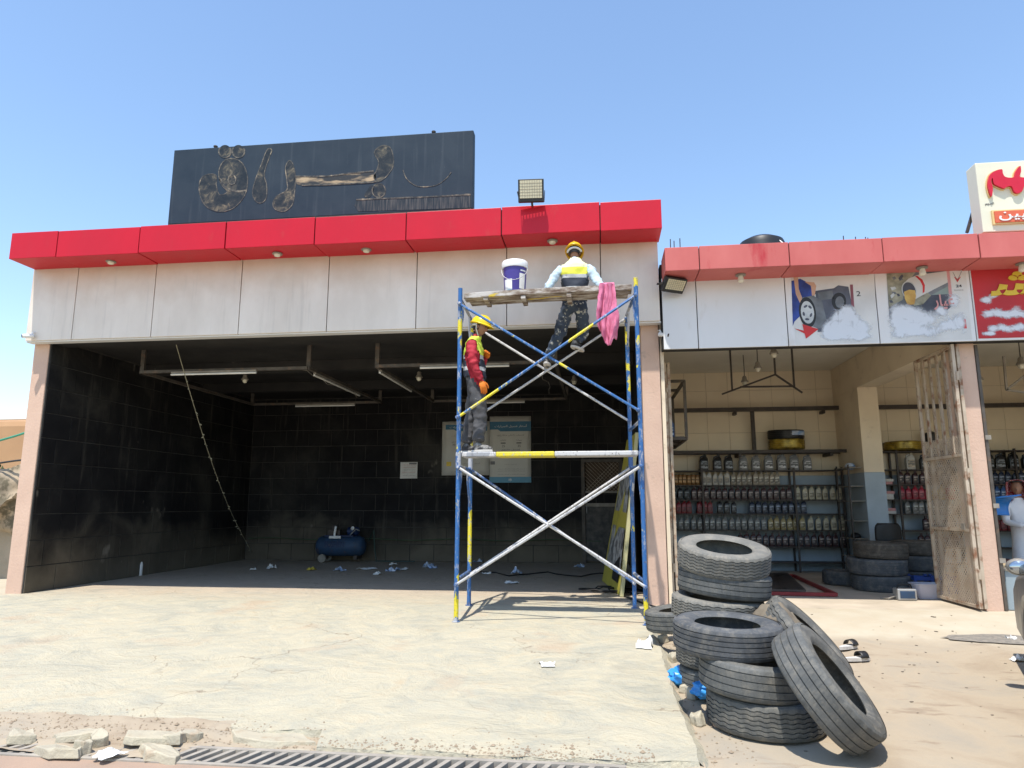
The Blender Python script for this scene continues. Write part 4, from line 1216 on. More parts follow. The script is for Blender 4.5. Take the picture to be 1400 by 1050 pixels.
wall_poster('price_poster', 'pale price poster behind the lower worker and the blue left post', -3.84, 2.05, -2.66, 3.37, False)
wall_poster('price_poster', 'taller price poster with blue header and blue footer on the black wall', -2.655, 1.87, -1.64, 3.48, True)
t = thing('notice', 'small white notice alone on the black back wall', 'notice', (-4.66, YB, 1.98))
b = MB(); b.box(-4.88, YB - .012, 1.98, -4.45, YB - .004, 2.38); b.build('sheet', M['paper'], t)
for k, (zz, mt) in enumerate(((2.30, M['inkred']), (2.24, M['inkred']), (2.18, M['inkgrey']), (2.12, M['inkred']), (2.04, M['inkgrey']))):
    text_part('lettering', shape('أسعار غسيل السيارات'), mt, t, -4.83, zz, -4.50, zz + .03, YB - .0125, .001)
b = MB(); b.box(-4.66, YB - .0135, 2.325, -4.47, YB - .012, 2.365); b.build('header', M['inkgrey'], t)

# ------------------------------------------------------------------ compressor
cp = thing('air_compressor', 'dirty blue air compressor tank on wheels against the black back wall', 'compressor', (-6.14, 16.3, 0))
b = MB(); n = 24
prof = [(.0, -.60), (.13, -.585), (.20, -.54), (.235, -.46), (.235, .46), (.20, .54), (.13, .585), (0, .60)]
b.capends = (False, False); b.lathe(prof, 24, (-6.14, 16.3, .38), (1, 0, 0)); b.build('tank', M['compblue'], cp)
b = MB()
for x in (-6.52, -5.72): b.box(x - .04, 16.12, .08, x + .04, 16.48, .17)
b.build('feet', M['darksteel'], cp)
for y in (16.12, 16.46):
    b = MB(); b.lathe([(.03, -.03), (.09, -.03), (.10, -.015), (.10, .015), (.09, .03), (.03, .03)], 18, (-6.52, y - .02, .10), (0, 1, 0)); b.build('wheel', M['greysteel'], cp)
b = MB(); b.box(-6.5, 16.15, .60, -5.8, 16.45, .63); b.build('motor_plate', M['compdark'], cp)
b = MB(); b.capends = (True, True); b.lathe([(.06, -.14), (.10, -.12), (.10, .10), (.06, .14)], 16, (-5.85, 16.3, .72), (1, 0, 0)); b.build('motor', M['compdark'], cp)
b = MB(); b.box(-6.45, 16.2, .63, -6.15, 16.4, .76); b.box(-6.36, 16.24, .76, -6.24, 16.36, .86); b.build('pump', M['darksteel'], cp, bevel=.01)
b = MB(); b.tube([(-6.25, 16.12, .56), (-6.24, 16.12, .70), (-6.22, 16.12, .84)], .028, 10); b.build('white_pipe', M['whitepl'], cp)
b = MB(); b.box(-6.36, 16.075, .56, -6.08, 16.11, .62); b.build('label_plate', M['paper'], cp)
b = MB(); b.tube([(-5.9, 16.2, .62), (-5.8, 16.1, .70), (-5.72, 16.1, .78), (-5.65, 16.16, .74)], .014, 6); b.lathe([(.02, 0), (.045, .005), (.045, .03), (.02, .035)], 12, (-5.78, 16.06, .80), (0, -1, 0)); b.build('gauge', M['alu'], cp)
text_part('lettering', 'FUSHEN', M['compdark'], cp, -6.45, .36, -5.98, .50, 16.062, .004, bold=.02)
b = MB(); b.tube([(-5.5, 16.4, .5), (-5.4, 16.45, .75), (-5.36, 16.45, .3), (-5.30, 16.4, .03), (-5.0, 16.5, .02), (-4.4, 16.55, .02)], .015, 6); b.build('hose', mat('dark_green_hose', (.015, .05, .04), None, 6, .5), cp)
b = MB(); pts = [Vector((-8.7 + k * .3, 16.72, .52 + .02 * math.sin(k * .8) + .0 * k)) for k in range(30)]; b.tube(pts, .011, 5)
o = b.build('green_hose', mat('thin_green_hose', (.06, .10, .055), None, 6, .7), None, (-4.4, 16.72, .5)); tag(o, 'thin green hose running along the foot of the black back wall', 'hose')

# ------------------------------------------------------------------ advertising boards leaning on the right wall of the bay
bd_ = thing('advert_board', 'yellow advertising board with grey photos leaning against the right bay wall', 'board', (.3, 11.6, 0))
n0, n1, f0, f1 = Vector((.27, 10.75, .012)), Vector((.56, 10.62, 2.42)), Vector((.0, 12.9, .012)), Vector((.50, 12.75, 2.50))
nrm = (f0 - n0).cross(n1 - n0).normalized()
if nrm.x > 0: nrm = -nrm
def BP(u, v, o=0): return (n0.lerp(f0, u)).lerp(n1.lerp(f1, u), v) + nrm * o
b = MB(); b.hexa([BP(0, 0), BP(1, 0), BP(1, 0, -.035), BP(0, 0, -.035), BP(0, 1), BP(1, 1), BP(1, 1, -.035), BP(0, 1, -.035)]); b.build('panel', mat('mustard_board', (.52, .44, .07), (.45, .38, .06), 3, .45), bd_, fix=True)
M['adphoto'] = mat('grey_photo_print', (.10, .10, .10), (.45, .44, .42), 5, .45, stretch=(1, 1, 1.4), lo=.4, hi=.6)
for (u0, v0, u1, v1) in ((.14, .12, .92, .40), (.14, .50, .60, .80), (.62, .50, .94, .78)):
    b = MB(); b.prism([BP(u0, v0, .001), BP(u1, v0, .001), BP(u1, v1, .001), BP(u0, v1, .001)], nrm * .0015); b.build('photo_print', M['adphoto'], bd_, fix=True)
for (u0, v0, u1, v1) in ((.2, .06, .5, .22), (.3, .30, .5, .38)):
    b = MB(); b.prism([BP(u0, v0, .003), BP(u1, v0, .003), BP(u1, v1, .003), BP(u0, v1, .003)], nrm * .0015); b.build('dark_print', M['ink'], bd_, fix=True)
b = MB(); b.hexa([BP(-.006, 0, .012), BP(.035, 0, .012), BP(.035, 0, -.04), BP(-.006, 0, -.04), BP(-.006, 1, .012), BP(.035, 1, .012), BP(.035, 1, -.04), BP(-.006, 1, -.04)]); b.build('edge_trim', mat('pale_yellow_trim', (.66, .62, .34), None, 4, .4), bd_, fix=True)

# cables on the bay floor
rnd = random.Random(11)
b = MB(); pts = []
for k in range(60):
    a = k * .32; rr = .30 + .1 * math.sin(k * .7); pts.append(Vector((-.05 + rr * math.cos(a) * 1.2 + k * .012, 11.5 + rr * math.sin(a) * .9 - k * .006, .018 + .006 * (k % 7))))
b.tube(pts, .011, 5); o = b.build('black_cable', M['rubberhose'], None, (0, 11.4, 0)); tag(o, 'tangled black cable on the floor by the yellow board', 'cable')
b = MB(); pts = [Vector((-2.6 + k * .17, 13.9 + .35 * math.sin(k * .9) + .1 * math.sin(k * 2.3), .018)) for k in range(18)]
b.tube(pts, .012, 5); o = b.build('black_cable', M['rubberhose'], None, (-1, 13.9, 0)); tag(o, 'loose black cable on the dark floor behind the scaffold', 'cable')
b = MB(); pts = [Vector((.35 + k * .05, 10.55 - k * .10 + .05 * math.sin(k), .02 - .004 * k)) for k in range(10)]
b.tube(pts, .013, 5); o = b.build('black_cable', M['rubberhose'], None, (.5, 10.2, 0)); tag(o, 'black cable running past the foot of the right scaffold posts', 'cable')

# white bottle standing by the left wall
p = atz(190, 787, 0)
t = thing('plastic_bottle', 'white plastic bottle standing alone by the black left wall', 'bottle', (p.x, p.y, .0))
b = MB(); b.capends = (True, True); b.lathe([(.05, 0), (.056, .01), (.056, .20), (.048, .24), (.03, .27), (.024, .275)], 18); b.build('body', M['whitepl'], t, local=True)
b = MB(); b.lathe([(.024, .27), (.026, .275), (.024, .31), (.01, .325)], 14); b.build('cap', M['whitepl'], t, local=True)

# litter
lit = [(372, 778, .14, 'paper', 'white scrap left of the compressor foot'), (346, 780, .10, 'paper', 'small grey scrap below the end of the tattered string'), (426, 780, .13, 'paper_y', 'yellow wrapper on the dark bay floor'), (464, 781, .16, 'paper_b', 'blue and white crumpled wrapper in front of the compressor'),
       (497, 779, .20, 'paper', 'flat white scrap just right of the compressor'), (509, 778, .16, 'paper', 'crumpled white cup lying beside the flat scrap'), (517, 786, .12, 'paper', 'small white scrap nearest the sunlit edge of the bay'), (537, 781, .2, 'paper_b', 'pale blue cap shaped wrapper on the bay floor'),
       (538, 773, .12, 'paper', 'white scrap standing behind the pale blue wrapper'), (552, 779, .16, 'paper', 'torn paper right of the pale blue wrapper'), (588, 777, .20, 'paper_b', 'bluish wrapper left of the scaffold'), (665, 785, .15, 'paper', 'white paper between the left scaffold posts'),
       (706, 785, .14, 'paper_b', 'clear blue wrapper on the floor below the lower cross braces'), (700, 798, .18, 'paper', 'white paper on the sunlit edge below the lower cross'), (655, 768, .2, 'paper_b', 'blue bag behind the left scaffold post'), (792, 776, .14, 'paper_b', 'glassy wrapper before the steel door'),
       (748, 906, .16, 'paper', 'flat white paper on the sunlit apron'), (881, 887, .20, 'paper', 'white crumpled bag near the kerb by the tyres'), (150, 1026, .15, 'paper', 'pale crumpled plastic sheet lying on the rubble by the drain'), (1382, 878, .12, 'paper', 'white scrap on the dark patch by the car'), (1392, 898, .12, 'paper', 'white scrap beside the car wheel')]
for i, (px, py, s, mk, lab) in enumerate(lit):
    z = -.10 if px > 1000 else (-.15 if py > 1000 else (0 if py < 830 else -.09))
    p = atz(px, py, z); rnd = random.Random(100 + i); s *= 1.35 if py < 830 else 1.0
    flat = 'flat' in lab or 'paper' in lab or 'sheet' in lab
    b = MB(); hh = .25 if flat else .75
    b.grid(lambda u, v: ((u - .5) * s * (1 + .3 * fbm(u * 3, v * 3 + i, 1)), (v - .5) * s * .8 * (1 + .3 * fbm(u * 3 + 9, v * 3 + i, 1)), .012 + s * hh * abs(fbm(u * 2.2 + i, v * 2.2, 1.1)) * (1 - (2 * u - 1) ** 4)), 7, 7, False)
    o = b.build('litter_scrap', M[mk], None); o.location = (p.x, p.y, (z_apron(p.x, p.y) if px < 900 else z_fore(p.x, p.y)) - .004 if py > 830 else 0.0); o.rotation_euler = (0, 0, rnd.uniform(0, 6))
    if py > 1000: o.location.z = -.185
    tag(o, lab, 'litter', 'litter on the floor')

# ------------------------------------------------------------------ scaffold
sc = thing('scaffold', 'two storey blue and yellow tube scaffold standing in front of the bay', 'scaffold', (-.65, 9.1, 0))
FL, FR, RL, RR = (-1.75, 8.55), (.50, 8.55), (-1.80, 9.65), (.42, 9.65)
posts = {'FL': FL, 'FR': FR, 'RL': RL, 'RR': RR}
for k, (x, y) in posts.items():
    zt = 4.12 if k in ('FL',) else (4.17 if k == 'FR' else 3.96)
    z0 = z_apron(x, y)
    b = MB(); b.tube([(x, y, z0), (x, y, z0 + .02), (x + .004, y, 1.86)], [.028, .028, .028], 12); b.build('post', M['sc_blue'], sc)
    b = MB(); b.tube([(x + .004, y, 1.93), (x, y, zt)], .028, 12); b.build('post', M['sc_blue'], sc)
    b = MB(); b.tube([(x + .002, y, 1.80), (x + .002, y, 1.99)], .034, 12); b.build('coupling', M['sc_blue2'], sc)
    b = MB(); b.lathe([(.05, 0), (.05, .008), (.03, .01), (.03, .05)], 12, (x, y, z0)); b.build('base_plate', M['sc_blue2'], sc)
# end frames: rungs across the depth and curved top corners
for (f, r) in (('FL', 'RL'), ('FR', 'RR')):
    a, c = posts[f], posts[r]
    for z in (.45, 1.82, 2.35, 3.985):
        b = MB(); b.tube([(a[0], a[1], z), (c[0], c[1], z)], .021, 10); b.build('frame_rung', M['sc_blue2'], sc)
    for z in (1.30, 3.46):
        i1 = Vector((a[0], a[1], 0)).lerp(Vector((c[0], c[1], 0)), .22); i2 = Vector((a[0], a[1], 0)).lerp(Vector((c[0], c[1], 0)), .78)
        zt = z + .52
        b = MB(); b.tube([(a[0], a[1], z), (i1.x, i1.y, z + .35), (i1.x, i1.y, zt)], .016, 8); b.build('frame_corner', M['sc_blue2'], sc)
        b = MB(); b.tube([(c[0], c[1], z), (i2.x, i2.y, z + .35), (i2.x, i2.y, zt)], .016, 8); b.build('frame_corner', M['sc_blue2'], sc)
# cross braces
def brace(p, q, mt, off=0.0):
    p, q = Vector(p), Vector(q); p.y += off; q.y += off
    b = MB(); b.tube([p, q], .017, 9); o = b.build('cross_brace', mt, sc)
    for e in (p, q):
        b = MB(); b.lathe([(.024, -.03), (.024, .03), (.012, .036), (.012, .05)], 10, e, (0, -1, 0)); b.build('brace_pin', M['sc_blue2'], o)


yf = 8.515
brace((-1.75, yf, 3.90), (.48, yf, 2.48), M['sc_blue']); brace((.49, yf, 3.92), (-1.75, yf, 2.42), M['sc_blue'], -.036)
brace((-1.74, yf, 1.80), (.50, yf, .40), M['sc_white']); brace((.49, yf, 1.80), (-1.74, yf, .40), M['sc_white'], -.036)
yr = 9.62
brace((-1.80, yr, 3.92), (.41, yr, 2.48), M['sc_white']); brace((.41, yr, 3.92), (-1.80, yr, 2.50), M['sc_white'], -.036)
brace((-1.80, yr, 1.84), (.42, yr, .32), M['sc_blue2']); brace((.42, yr, 1.84), (-1.80, yr, .40), M['sc_white'], -.036)
# narrow working board between the storeys: white with a yellow stretch
b = MB(); b.box(-1.72, 8.585, 1.935, -1.28, 8.90, 1.995); o = b.build('deck_board', M['sc_white'], sc, bevel=.012)
b = MB(); b.box(-1.279, 8.585, 1.935, -.55, 8.90, 1.995); o = b.build('deck_board', M['sc_yel'], sc, bevel=.012)
b = MB(); b.box(-.549, 8.585, 1.935, .47, 8.90, 1.995); o = b.build('deck_board', M['sc_white'], sc, bevel=.012)

# planks on top
for i, (y0, y1, x0, x1, lab) in enumerate(((8.73, 8.93, -1.74, .46, 'front paint spattered plank on top of the scaffold'), (8.942, 9.12, -1.70, .42, 'rear paint spattered plank on top of the scaffold, behind the front one'))):
    b = MB(); b.grid(lambda u, v: (x0 + u * (x1 - x0), y0, 3.965 + v * .085 + .012 * math.sin(u * 9 + i)), 1, 1)
    b = MB(); nseg = 12
    for k in range(nseg):
        xa, xb = x0 + (x1 - x0) * k / nseg, x0 + (x1 - x0) * (k + 1) / nseg
    def zz(x): return 4.05 + .018 * math.sin((x + 1.7) * 1.2) + .02 * (x + .6) * .5
    V = []
    for k in range(nseg + 1):
        x = x0 + (x1 - x0) * k / nseg; z = zz(x); V += [Vector((x, y0, z)), Vector((x, y1, z)), Vector((x, y1, z + .075)), Vector((x, y0, z + .075))]
    b.v += V
    for k in range(nseg):
        a = 4 * k
        for j in range(4): b.face([a + j, a + 4 + j, a + 4 + (j + 1) % 4, a + (j + 1) % 4])
    b.face([3, 2, 1, 0]); b.face([4 * nseg + j for j in range(4)])
    o = b.build('plank', M['plank'], None, (-.6, y0, 3.98), bevel=.006, fix=True); tag(o, lab, 'plank', 'scaffold planks')
for x in (-1.45, -.95, -.35, .2):     # cleats nailed underneath
    b = MB(); b.box(x - .03, 8.74, 4.012, x + .03, 9.10, 4.047 + .018 * math.sin((x + 1.7) * 1.2) + .01 * (x + .6) - .004); o = b.build('plank_cleat', M['plank'], sc)

# bucket
bz = 4.14
p = at(704, 380, 8.92)
bk_ = thing('paint_bucket', 'purple and white paint bucket with lid on the scaffold planks', 'bucket', (p.x, 8.92, bz - .01))
b = MB(); b.capends = (True, True); b.lathe([(.135, .005), (.14, .0), (.158, .31), (.160, .36), (.150, .365)], 32); b.build('body', M['purple'], bk_, local=True)
b = MB(); b.lathe([(.150, .345), (.174, .345), (.178, .36), (.178, .425), (.170, .44), (.12, .442)], 32); b.build('lid', M['whitepl'], bk_, local=True)
def bucket_patch(name, a0, a1, z0, z1, mt, tag_=None):
    b = MB(); r0, r1 = .1405 + .018 * z0 / .31 + .0022, .1405 + .018 * z1 / .31 + .0022
    b.grid(lambda u, v: ((r0 + (r1 - r0) * v) * math.cos(R(a0 + (a1 - a0) * u)), (r0 + (r1 - r0) * v) * math.sin(R(a0 + (a1 - a0) * u)), z0 + (z1 - z0) * v), 10, 2); return b.build(name, mt, bk_, local=True)
bucket_patch('label_print', 215, 262, .02, .17, M['whitepl']); bucket_patch('label_print', 300, 335, .04, .25, M['paper']); bucket_patch('label_print', 217, 260, .005, .03, M['teal2']); bucket_patch('label_print', 305, 340, .28, .30, M['letterwhite'])
b = MB(); pts = [Vector((.175 * math.cos(R(a)), -.04 - .15 * math.sin(R(a)) ** 1 * 1, .33 - .19 * math.sin(R(a)))) for a in range(0, 181, 12)]; b.tube(pts, .004, 6); b.build('handle', M['alu'], bk_, local=True)

# pink cloth over the plank edge
b = MB()
def cloth(u, v):
    s = (u - .5)
    w = .095 + .06 * min(1, v * 1.6) - .06 * max(0, v - .7)
    x = .15 + s * 2 * w * .85 + .035 * fbm(v * 2.2, u * 2 + 4, 1) - .02 * v
    fold = .11 * fbm(u * 1.9 + .5 * v, v * .7, 1) * (.4 + v) + .03 * math.sin(u * 7 + v * 2.5) + .012 * fbm(u * 5, v * 4, 1)
    if v < .12: return (x, 8.86 - v * 1.35, 4.165 + .004)
    vv = (v - .12) / .88
    return (x, 8.698 - .03 - abs(fold), 4.155 - vv * (.84 - .30 * abs(s) * (.55 if s > 0 else 1.5) - .05 * fbm(u * 5, 1.2, 1)))
b.grid(cloth, 30, 36); o = b.build('pink_cloth', M['pinkcloth'], None, (.15, 8.7, 4.1), solid=.004); tag(o, 'crumpled pink cloth hanging over the scaffold plank', 'cloth')

# ------------------------------------------------------------------ people
def skin_mesh(nodes, edges, root, sub=2):
    names = list(nodes); me = bpy.data.meshes.new('skin_tmp')
    me.from_pydata([nodes[n][0] for n in names], [(names.index(a), names.index(b_)) for a, b_, _ in edges], [])
    o = bpy.data.objects.new('skin_tmp', me); COL.objects.link(o)
    md = o.modifiers.new('skin', 'SKIN'); md.use_smooth_shade = True; md.branch_smoothing = .6
    for i, n in enumerate(names):
        r = nodes[n][1]; sv = me.skin_vertices[0].data[i]
        sv.radius = (r, r) if not isinstance(r, tuple) else r
        sv.use_root = (n == root)
    ss = o.modifiers.new('sub', 'SUBSURF'); ss.levels = sub; ss.render_levels = sub
    bpy.context.view_layer.update()
    out = bpy.data.meshes.new_from_object(o.evaluated_get(bpy.context.evaluated_depsgraph_get()))
    bpy.data.objects.remove(o)
    return out


def seg_dist(p, a, b_):
    ab = b_ - a; t = max(0, min(1, (p - a).dot(ab) / max(ab.length_squared, 1e-9))); return (p - (a + ab * t)).length


def head_mb(c, fwd, up, mats_idx=(0, 1)):
    """a head: cranium, jaw, brow, nose, ears"""
    f = Vector(fwd).normalized(); u = Vector(up); u = (u - f * u.dot(f)).normalized(); s = f.cross(u)
    mb = MB(); nu, nv = 28, 22; c = Vector(c); b0 = 0
    for j in range(nv + 1):
        th = math.pi * j / nv
        for i in range(nu):
            ph = 2 * math.pi * i / nu
            x, y, z = math.sin(th) * math.cos(ph), math.sin(th) * math.sin(ph), math.cos(th)     # x forward, y side, z up
            rx, ry, rz = .098, .076, .118
            if z < 0:
                k = -z; ry *= 1 - .32 * k; rx *= 1 - (.10 * k if x > 0 else .42 * k)
            px, py, pz = x * rx, y * ry, z * rz
            if x > .3 and abs(y) < .35:
                nose = max(0, 1 - abs(z + .18) / .22) * max(0, 1 - abs(y) / .22); px += .026 * nose
                px += .010 * max(0, 1 - abs(z + .62) / .12) * max(0, 1 - abs(y) / .5)      # lips
                px += .012 * max(0, 1 - abs(z + .92) / .18)                                  # chin
            if x > .2:
                px -= .012 * max(0, 1 - abs(z - .08) / .14) * max(0, 1 - abs(abs(y) - .38) / .25)   # eye sockets
                px += .007 * max(0, 1 - abs(z - .27) / .12)                                          # brow
            mb.v.append(c + f * px + s * py + u * pz)
    for j in range(nv):
        for i in range(nu):
            i2 = (i + 1) % nu
            mb.face([j * nu + i, (j + 1) * nu + i, (j + 1) * nu + i2, j * nu + i2], True)
    Mx = Matrix((f, s, u)).transposed()
    for sg in (-1, 1): mb.ell(c + s * sg * .074 - f * .008 - u * .012, (.018, .008, .030), 10, 8, Mx)
    return mb, f, s, u


def hand_mb(w, d, nrm, thumb, curl=.5, s=1.0):
    """palm and five bent fingers; w wrist, d pointing direction, nrm palm-facing direction, thumb side direction"""
    w, d = Vector(w), Vector(d).normalized(); n = Vector(nrm); n = (n - d * n.dot(d)).normalized(); t = Vector(thumb); t = (t - d * t.dot(d) - n * t.dot(n)).normalized()
    mb = MB(); Mx = Matrix((d, t, n)).transposed()
    mb.ell(w + d * .045 * s, (.052 * s, .041 * s, .018 * s), 12, 8, Mx)
    for k, (o, L) in enumerate(((.030, .070), (.011, .080), (-.010, .075), (-.029, .060))):
        p = w + d * .082 * s + t * o * s; pts = [p - d * .02]; ang = 0
        for q in range(3):
            ang += curl * (.55 if q else .4); p = p + (d * math.cos(ang) + n * math.sin(ang)) * L * s * (.42, .32, .26)[q]; pts.append(p)
        mb.tube(pts, [.0105 * s, .0100 * s, .0092 * s, .0075 * s], 7)
    p = w + d * .02 * s + t * .030 * s; pts = [p, p + t * .022 * s + d * .024 * s + n * .008, p + t * .032 * s + d * .052 * s + n * .02 * curl, p + t * .030 * s + d * .075 * s + n * .034 * curl]
    mb.tube(pts, [.013 * s, .0115 * s, .0105 * s, .0085 * s], 7)
    return mb


def band_vest(name, zs):
    """zs: list of (z below which, colour) from low to high"""
    m, nt, b = _nodes(name)
    z = sepz(nt); lo, hi = zs[0][0], zs[-1][0]
    mr = nt.nodes.new('ShaderNodeMapRange'); nt.links.new(z, mr.inputs[0]); mr.inputs[1].default_value = lo; mr.inputs[2].default_value = hi
    st = [((q - lo) / (hi - lo), c) for q, c in zs]
    nt.links.new(ramp(nt, mr.outputs[0], st, 'CONSTANT'), b.inputs['Base Color']); b.inputs['Roughness'].default_value = .7
    bump(nt, b, noise(nt, coords(nt, True), 9, 4), .5, .02)
    return m


def person(label, base, J, head, hf, hu, shirt, trouser, vestmat, hands, shoes, helmet, hair=True, glove=None, chin=True, girth=1.0):
    t = thing('person', label, 'person', base)
    S = lambda n, r: (Vector(J[n]), r)
    nodes = {'pel': S('pel', (.165 * girth, .14 * girth)), 'sp': S('sp', (.17 * girth, .14 * girth)), 'ch': S('ch', (.185 * girth, .145 * girth)), 'nb': S('nb', .085), 'hd': (Vector(head) - Vector(hu).normalized() * .06, .052)}
    edges = [('pel', 'sp', 'torso'), ('sp', 'ch', 'torso'), ('ch', 'nb', 'torso'), ('nb', 'hd', 'neck')]
    for s in 'LR':
        nodes['sh' + s] = S('sh' + s, .082); nodes['el' + s] = S('el' + s, .066); nodes['wr' + s] = S('wr' + s, .046)
        edges += [('ch', 'sh' + s, 'torso'), ('sh' + s, 'el' + s, 'arm'), ('el' + s, 'wr' + s, 'arm')]
        nodes['hp' + s] = S('hp' + s, .112 * girth); nodes['kn' + s] = S('kn' + s, .086 * girth); nodes['an' + s] = S('an' + s, .074 * girth)
        edges += [('pel', 'hp' + s, 'leg'), ('hp' + s, 'kn' + s, 'leg'), ('kn' + s, 'an' + s, 'leg')]
    me = skin_mesh(nodes, edges, 'pel', 3)
    segs = [(nodes[a][0], nodes[b_][0], tg) for a, b_, tg in edges]
    for v_ in me.vertices:      # cloth creases
        q = Vector(v_.co); k_ = mnoise.fractal(Vector((q.x * 11, q.y * 11, q.z * 17)), 1, 2, 3) + .8 * mnoise.ridged_multi_fractal(Vector((q.x * 5, q.y * 5, q.z * 9)), 1, 2, 3, 1, 2) - .9
        v_.co = q + Vector(v_.normal) * .014 * max(-1.4, min(1.4, k_))
    me.update()
    tags = []
    for p in me.polygons:
        c = Vector(p.center); tags.append(min(segs, key=lambda q: seg_dist(c, q[0], q[1]) / (1.6 if q[2] == 'torso' else 1.0))[2])
    bm = MB(); bm.v = [Vector(v.co) for v in me.vertices]
    idx = {'torso': 1, 'arm': 1, 'neck': 0, 'leg': 2}
    for p, tg in zip(me.polygons, tags):
        bm.mi = idx[tg]
        if tg == 'torso' and p.center.z < J['pel'][2] + .04: bm.mi = 2
        bm.face(list(p.vertices), True)
    hm, f, s, u = head_mb(head, hf, hu)
    def add(o, mi):
        b0 = len(bm.v); bm.v += o.v
        for q, sm in zip(o.f, o.s): bm.mi = mi; bm.face([b0 + i for i in q], sm)
    add(hm, 0)
    for hd in hands: add(hand_mb(*hd), 3)
    body = bm.build('body', [M['skin'], shirt, trouser, glove or M['skin']], t)
    # vest: the torso surface lifted off the body
    if vestmat:
        vm = MB(); mp = {}
        zc = J['nb'][2] + .03
        for p, tg in zip(me.polygons, tags):
            lat = (Vector(J['shR']) - Vector(J['shL'])).normalized()
            if tg not in ('torso', 'arm') or p.center.z < J['pel'][2] + .02 or p.center.z > zc or abs((Vector(p.center) - Vector(J['ch'])).dot(lat)) > .175 or (tg == 'arm' and p.center.z < J['ch'][2] - .02): continue
            ids = []
            for vi in p.vertices:
                if vi not in mp:
                    mp[vi] = len(vm.v); vm.v.append(Vector(me.vertices[vi].co) + Vector(me.vertices[vi].normal) * .014)
                ids.append(mp[vi])
            vm.face(ids, True)
        vm.build('vest', vestmat, t, solid=.006)
    for an, d in shoes:
        an = Vector(an); d = Vector(d).normalized(); up_ = Vector((0, 0, 1)); sd_ = d.cross(up_).normalized(); up2 = sd_.cross(d).normalized()
        Mx = Matrix((d, sd_, up2)).transposed(); c = an + d * .055 - up2 * .045
        b = MB(); b.ell(c, (.145, .050, .052), 16, 10, Mx); b.ell(an - up2 * .01, (.058, .050, .055), 12, 8, Mx); sh = b.build('shoe', M['shoe'], t)
        b = MB(); pts = [c - up2 * .046 + d * .148 * math.cos(a) * 1.0 + sd_ * .053 * math.sin(a) for a in [k * 2 * math.pi / 18 for k in range(18)]]
        b.prism(pts, up2 * .032); b.build('sole', M['shoe_w'], sh, bevel=.006, fix=True)
    c = Vector(head)
    if hair:
        b = MB(); Mx = Matrix((f, s, u)).transposed(); b.ell(c - f * .014 + u * .012, (.096, .080, .108), 20, 14, Mx)
        h_ = b.build('hair', M['hair'], t)
        me2 = h_.data; bmm = bmesh.new(); bmm.from_mesh(me2)
        off = WLOC[t.name]
        dele = [v for v in bmm.verts if (v.co + off - c).dot(f) > .030 or (v.co + off - c).dot(u) < -.07]
        bmesh.ops.delete(bmm, geom=dele, context='VERTS'); bmm.to_mesh(me2); bmm.free()
        for sg in (-1, 1):
            b = MB(); b.ell(c + f * .090 + s * sg * .031 + u * .010, (.010, .014, .008), 8, 6, Mx); b.build('eye', M['hair'], t)
        for sg in (-1, 1):
            b = MB(); b.ell(c + f * .098 + s * sg * .031 + u * .030, (.007, .020, .005), 8, 6, Mx); b.build('eyebrow', M['hair'], t)
        b = MB(); b.ell(c + f * .094 - u * .074, (.008, .022, .005), 8, 6, Mx); b.build('mouth', M['hair'], t)
    if helmet:
        Mx = Matrix((f, s, u)).transposed(); hc = c + u * .032 - f * .006
        b = MB(); nu, nv = 28, 9
        for j in range(nv + 1):
            th = math.pi / 2 * 1.12 * j / nv
            for i in range(nu):
                ph = 2 * math.pi * i / nu; b.v.append(hc + Mx @ Vector((math.sin(th) * math.cos(ph) * .135, math.sin(th) * math.sin(ph) * .112, math.cos(th) * .115 + .008)))
        for j in range(nv):
            for i in range(nu): b.face([j * nu + i, (j + 1) * nu + i, (j + 1) * nu + (i + 1) % nu, j * nu + (i + 1) % nu], True)
        shell = b.build('helmet_shell', helmet, t, solid=.004)
        b = MB(); n = 32; ou = []; inn = []
        for k in range(n):
            a = 2 * math.pi * k / n; ex = .050 if math.cos(a) > 0 else .016
            rx_ = .135 + (ex * max(0, math.cos(a)) ** .7 if math.cos(a) > 0 else 0) + .016
            ou.append(hc + Mx @ Vector((math.cos(a) * rx_, math.sin(a) * .130, -.006 - .012 * max(0, math.cos(a))))); inn.append(hc + Mx @ Vector((math.cos(a) * .132, math.sin(a) * .109, .010)))
        b.v += ou + inn
        for k in range(n): b.face([k, (k + 1) % n, n + (k + 1) % n, n + k], True)
        b.build('helmet_brim', helmet, shell, solid=.005)
        b = MB(); b.tube([hc + Mx @ Vector((.135 * math.cos(R(a)), 0, .118 * math.sin(R(a)) + .010)) for a in range(15, 166, 15)], .012, 6); b.build('helmet_ridge', helmet, shell)
        b = MB(); (b.tube if chin else (lambda *a_: None))([hc + Mx @ Vector(q) for q in ((-.02, .098, 0), (-.01, .086, -.08), (.03, .05, -.155), (.03, -.05, -.155), (-.01, -.086, -.08), (-.02, -.098, 0))], .007, 6)
        b.tube([hc + Mx @ Vector((-.105 * math.cos(R(a)), .095 * math.sin(R(a)), -.03)) for a in range(-80, 81, 16)], .016, 6); b.build('chin_strap', M['strap'], t)
    return t


